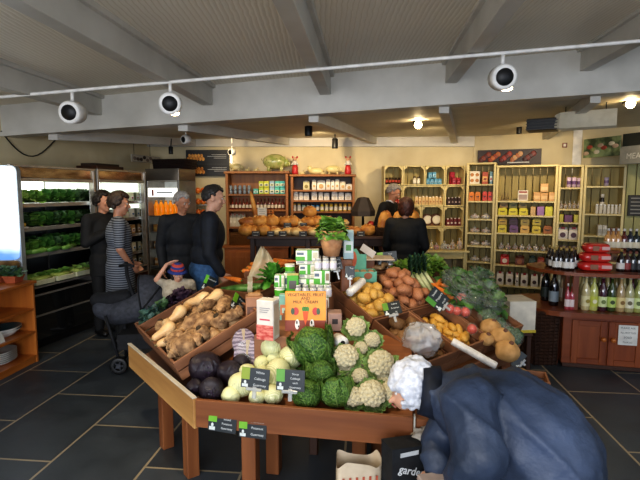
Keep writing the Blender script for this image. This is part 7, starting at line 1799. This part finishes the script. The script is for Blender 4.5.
# ---------- person bending over the produce ----------
JK = mk('blue_waxed_jacket', '263040', '424f68', scale=4, rough=.55, bump=.6, bscale=22, lo=.3, hi=.75)
NAVYC = mk('dark_collar', '0e1420', '182032', rough=.7, scale=20); DJ = mk('dark_jeans', '16203a', '22305a', scale=30, rough=.8)
WH = mk('white_curly_hair', 'b9bcc4', 'e2e4ea', scale=40, rough=.6, bump=.7)
bp = thing('person', T(0, 0, 0), 'white haired person in a blue jacket bending low over the cauliflowers', 'person')
def W(px, py, Y): return wp(px, py, Y)
hd = W(412, 385, 2.06); nk = W(434, 391, 2.0); ch = W(490, 418, 1.88); ws = W(525, 440, 1.8); pv = W(548, 470, 1.74)
shN, shF = W(468, 404, 1.74), W(462, 395, 2.06)
elN = W(478, 455, 1.62); wrN = W(455, 492, 1.70); elF = W(440, 440, 2.02) ; wrF = W(436, 470, 1.9)
body = MB(); s = 1.0; sk = SKINP
body.ell(tuple(hd), (.088, .078, .095), sk, 20, 14); body.ell((hd.x - .035, hd.y - .005, hd.z - .05), (.055, .058, .06), sk, 14, 10)
cap(body, hd, nk, .052, .058, sk); chain(body, [nk, ch, ws, pv], [.05, .1, .1, .12], sk)
chain(body, [ch, shN], [.06, .045], sk); chain(body, [ch, shF], [.06, .045], sk)
chain(body, [shN, elN, wrN], [.052, .04, .028], sk); chain(body, [shF, elF, wrF], [.052, .04, .028], sk)
hand(body, wrN, (-.25, .1, -1), (-1, .2, .1), sk, 1.0, .9, 1); hand(body, wrF, (-.3, -.1, -1), (-.8, -.3, .1), sk, 1.0, .7, -1)
legs = []
for q in (-1, 1):
    hip = pv + V((.02, q * .1, -.04)); kn = V((pv.x - .02, pv.y + q * .11, .48)); an = V((pv.x + .06, pv.y + q * .11, .09)); legs.append((hip, kn, an))
    chain(body, [hip, kn, an], [.09, .058, .038], sk); chain(body, [an - V((-.03, 0, .03)), an + V((-.13, 0, -.055))], [.038, .03], sk)
# nose and ears
cap(body, hd + V((-.075, -.02, -.045)), hd + V((-.1, -.022, -.065)), .01, .012, sk); body.ell((hd.x + .005, hd.y - .078, hd.z - .02), (.02, .009, .03), sk, 8, 6)
remesh(body, 'body', bp, .009, 3)
for q in (-1, 1): MB().ell((hd.x - .075, hd.y + q * .03, hd.z - .025), (.008, .012, .008), C('d9d4cc', .3), 8, 6).build('eye', bp)
MB().tube([hd + V((-.075, -.03, -.09)), hd + V((-.088, -.005, -.088)), hd + V((-.075, .02, -.09))], .004, C('9a5a50', .5), 6).build('mouth', bp)
hr = MB(); rr = random.Random(4)
for k in range(330):
    z = 1 - 2 * (k + .5) / 330; a = k * 2.39996; q = sqrt(1 - z * z); u = V((q * cos(a), q * sin(a), z))
    if u.x < -.55 and u.z < -.1: continue
    if u.z < -.75: continue
    p = hd + V((u.x * .098 + .005, u.y * .088, u.z * .108 + .004)) * rr.uniform(.97, 1.08)
    hr.ell(tuple(p), rr.uniform(.012, .02), WH, 7, 5)
hob = remesh(hr, 'hair', bp, .006, 1)
g = MB()   # jacket
chain(g, [W(442, 393, 1.99), W(470, 405, 1.93), W(505, 418, 1.86), W(532, 438, 1.8), W(548, 460, 1.76), pv + V((.0, 0, -.1))], [.105, .165, .205, .215, .205, .2], JK)
for sh, el, wr, k in ((shN, elN, wrN, 1.0), (shF, elF, wrF, .9)):
    c_ = W(478, 404, 1.88); chain(g, [c_, sh, el, wr.lerp(el, .12)], [.12, .105 * k, .098 * k, .06], JK)
g.ell(tuple(W(472, 452, 1.66)), (.075, .06, .1), JK)
jo = remesh(g, 'jacket', bp, .009, 8)
# creases: push the jacket surface along gathered folds
me = jo.data
for v in me.vertices:
    c = v.co; f = (1 - abs(sin(c.x * 15 + c.z * 9 + c.y * 4 + 2.2 * noise.noise(c * 4)))) ** 2 * 1.5 + noise.noise(c * 9) * .9
    v.co = c + v.normal * .012 * (f - .4)
cl = MB(); Mx = Matrix.Translation(W(428, 391, 2.01)) @ V((1, -.15, -.12)).normalized().to_track_quat('Z', 'Y').to_matrix().to_4x4()
cl.lathe([(.085, -.03), (.103, -.035), (.108, .0), (.115, .04), (.1, .045), (.09, .0), (.085, -.03)], NAVYC, 26, Mx, cap=False); cl.build('collar', bp)
cf = MB(); cf.tube([wrN.lerp(elN, .3), wrN.lerp(elN, .05)], [.062, .05], JK, 16); cf.build('cuff', bp)
tj = MB()
for hip, kn, an in legs: chain(tj, [hip, kn, an + V((0, 0, .02))], [.12, .085, .065], DJ)
tj.ell(tuple(pv + V((.03, 0, -.06))), (.15, .18, .15), DJ, 16, 12); remesh(tj, 'trousers', bp, .012, 5)
for hip, kn, an in legs:
    sh_ = MB(); chain(sh_, [an - V((-.03, 0, .035)), an + V((-.14, 0, -.05))], [.046, .036], SHOE); remesh(sh_, 'shoe', bp, .01, 3)
# white carrier bag held in the near hand
WB = mk('white_carrier_film', 'b0b2ba', 'd9dae0', rough=.3, scale=9, bump=.5)
hp_ = wrN + V((-.02, .01, -.1))
wb = thing('white_carrier_bag', T(hp_.x, hp_.y, 0), 'white plastic carrier bag hanging from the hand of the bending person', 'bag')
hz_ = hp_.z
for q in (-.012, .012): MB().tube([(-.05, q * 2, hz_ - .16), (-.045, q, hz_ - .04), (-.02, q, hz_ + .075), (.01, q, hz_ + .07), (.045, q, hz_ - .04), (.06, q * 2, hz_ - .16)], .008, WB, 8).build('handle', wb)
MB().ell((0, 0, hz_ - .3), (.11, .07, .17), WB, 26, 18, dis=lambda u: abs(n3(u, 2.5, 3)) * .25).build('film', wb)

# ---------- pram ----------
PBK = mk('pram_black_fabric', '101114', '1b1c20', rough=.8, scale=30); PGY = mk('pram_grey_fabric', '33353b', '44464e', rough=.75, scale=30)
PRY = 4.3; px_, py_ = at(136, PRY)
pr = thing('pram', T(px_, py_, 0) @ RZ(radians(8)), 'black and grey pram with car seat hood beside the striped dress', 'pram')
sc = 4.1 / 480
def L_(px, py, dy=0): p = wp(px, py, PRY + dy); q = pr.matrix_world.inverted() @ p; return q
pr_inv = pr.matrix_world.inverted()
g = MB(); chain(g, [L_(104, 308), L_(118, 312), L_(138, 308), L_(150, 300)], [.1, .12, .13, .12], PGY); remesh(g, 'seat_shell', pr, .012, 5)
g = MB(); chain(g, [L_(98, 300), L_(112, 300), L_(126, 297)], [.07, .08, .07], PBK); remesh(g, 'footmuff', pr, .012, 5)
# hood: quarter-sphere bows
hc = L_(146, 300); mb = MB()
def hood(u, v):
    a = -.2 + 1.9 * u; b = pi * v
    r1, r2 = .24, .2
    return (hc.x + r1 * sin(b) * sin(a) * 1.0 + .0, hc.y - .2 * cos(b), hc.z - .05 + .3 * sin(b) * cos(a) * .95)
mb.grid(hood, 12, 14, PGY); mb.build('hood', pr)
for k in range(3):
    a = (.0, .5, 1.0)[k]; MB().tube([hood(a, j / 12) for j in range(13)], .009, PBK, 6).build('hood_bow', pr)
MB().tube([L_(126, 262, .1), L_(127, 275, .06), L_(132, 292, .0), L_(140, 310, 0)], .017, PBK, 8).build('handle', pr)
MB().tube([L_(120, 266, .22), L_(126, 264, .1), L_(133, 266, -.05)], .015, PBK, 8).build('handlebar', pr)
fz = L_(125, 325); q0x_ = L_(114, 318).x
for dy in (-.2, .2):
    MB().tube([L_(112, 310) + V((0, dy, 0)), V((q0x_ + .1, dy, .08))], .014, PBK, 8).build('frame_tube', pr); MB().tube([L_(145, 315) + V((0, dy, 0)), V((q0x_ + .5, dy, .1))], .014, PBK, 8).build('frame_tube', pr)
q0 = L_(114, 318)
for x_ in (q0.x + .1, q0.x + .5):
    for dy in (-.24, .24):
        w_ = MB(); rr_ = .075
        w_.lathe([(rr_ * .55, -.015), (rr_ * .9, -.02), (rr_, -.012), (rr_, .012), (rr_ * .9, .02), (rr_ * .55, .015)], BLACK, 22, T(x_, dy, rr_ + .002) @ RX(pi / 2), cap=False); o = w_.build('wheel', pr)
        h_ = MB(); h_.lathe([(.02, -.02), (.02, .02)], PGY, 10, T(x_, dy, rr_ + .002) @ RX(pi / 2))
        for k in range(5): a = k * 2 * pi / 5; h_.tube([(x_, dy, rr_), (x_ + rr_ * .6 * cos(a), dy, rr_ + rr_ * .6 * sin(a))], .007, PGY, 5)
        h_.build('hub', o)
    MB().tube([(x_, -.24, .077), (x_, .24, .077)], .01, PBK, 6).build('axle', pr)
MB().box(q0.x + .08, q0.x + .5, -.2, .2, .2, .34, PBK).build('under_basket', pr)
MB().tube([(q0.x + .1, 0, .08), (q0.x + .1, 0, .4)], .014, PBK, 6).build('frame_tube', pr); MB().tube([(q0.x + .5, 0, .08), (q0.x + .5, 0, .4)], .014, PBK, 6).build('frame_tube', pr)
# ---------- camera, light ----------
cam = bpy.data.cameras.new('camera'); cam.sensor_width = 36; cam.lens = 27; cam.clip_start = .05
co = bpy.data.objects.new('camera', cam); COL.objects.link(co); co.location = CAM; co.rotation_euler = (radians(90 - PITCH), 0, 0)
bpy.context.scene.camera = co
w = bpy.data.worlds.new('world'); bpy.context.scene.world = w; w.use_nodes = True
w.node_tree.nodes['Background'].inputs[0].default_value = (.55, .7, 1, 1); w.node_tree.nodes['Background'].inputs[1].default_value = .9
def area(name, loc, target, size, power, col, sy=None):
    l = bpy.data.lights.new(name, 'AREA'); l.energy = power; l.color = col; l.shape = 'RECTANGLE'; l.size = size; l.size_y = sy or size
    o = bpy.data.objects.new(name, l); COL.objects.link(o); o.location = loc
    o.rotation_euler = (V(target) - V(loc)).to_track_quat('-Z', 'Y').to_euler(); return o
def spot(name, loc, target, power, col, ang=70, blend=.6, r=.05):
    l = bpy.data.lights.new(name, 'SPOT'); l.energy = power; l.color = col; l.spot_size = radians(ang); l.spot_blend = blend; l.shadow_soft_size = r
    o = bpy.data.objects.new(name, l); COL.objects.link(o); o.location = loc
    o.rotation_euler = (V(target) - V(loc)).to_track_quat('-Z', 'Y').to_euler(); return o
WARM = (1, .78, .47); WM2 = (1, .8, .52); COOL = (.78, .88, 1)
area('window_light', (-1.0, -2.6, 1.7), (0, 2.6, 1.5), 4.5, 175, (.93, .95, 1), 2.0)
area('window_light_side', (3.6, -.8, 2.0), (.8, 2.8, .6), 1.6, 16, COOL, 1.2)
for i, (x, y, tx, ty, tz, p) in enumerate([(-1.4, 6.6, -1.2, 7.9, 1.7, 55), (0, 6.7, 0, 7.9, 1.9, 75), (1.6, 6.3, 1.5, 7.8, 1.7, 85), (2.8, 5.9, 3.0, 7.2, 1.8, 95), (3.9, 5.3, 4.2, 6.6, 1.6, 38), (.6, 4.9, .3, 6.2, 1.0, 60), (-.7, 5.0, -.6, 6.2, 1.0, 40)]):
    spot('shelf_spot_%d' % i, (x, y, 2.32), (tx, ty, tz), p * .5, WARM, 95, .8)
for i, (x, y, tx, ty, p) in enumerate([(-.5, 2.0, .0, 2.8, 60), (1.0, 2.7, .9, 3.2, 34), (-1.4, 2.6, -.8, 3.1, 40), (-2.0, 4.3, -2.4, 5.5, 26)]):
    spot('track_spot_%d' % i, (x, y, 2.4), (tx, ty, .8), p, WM2, 80, .8)
area('ceiling_bounce', (.4, 5.9, 2.2), (.4, 6.2, 0), 2.5, 8, WM2)
area('floor_daylight', (-2.2, .0, 2.3), (-2.2, 3.5, 0), 1.5, 12, COOL)
sc_n = bpy.context.scene
sc_n.view_settings.view_transform = 'Standard'; sc_n.view_settings.exposure = .25; sc_n.view_settings.look = 'Medium High Contrast'
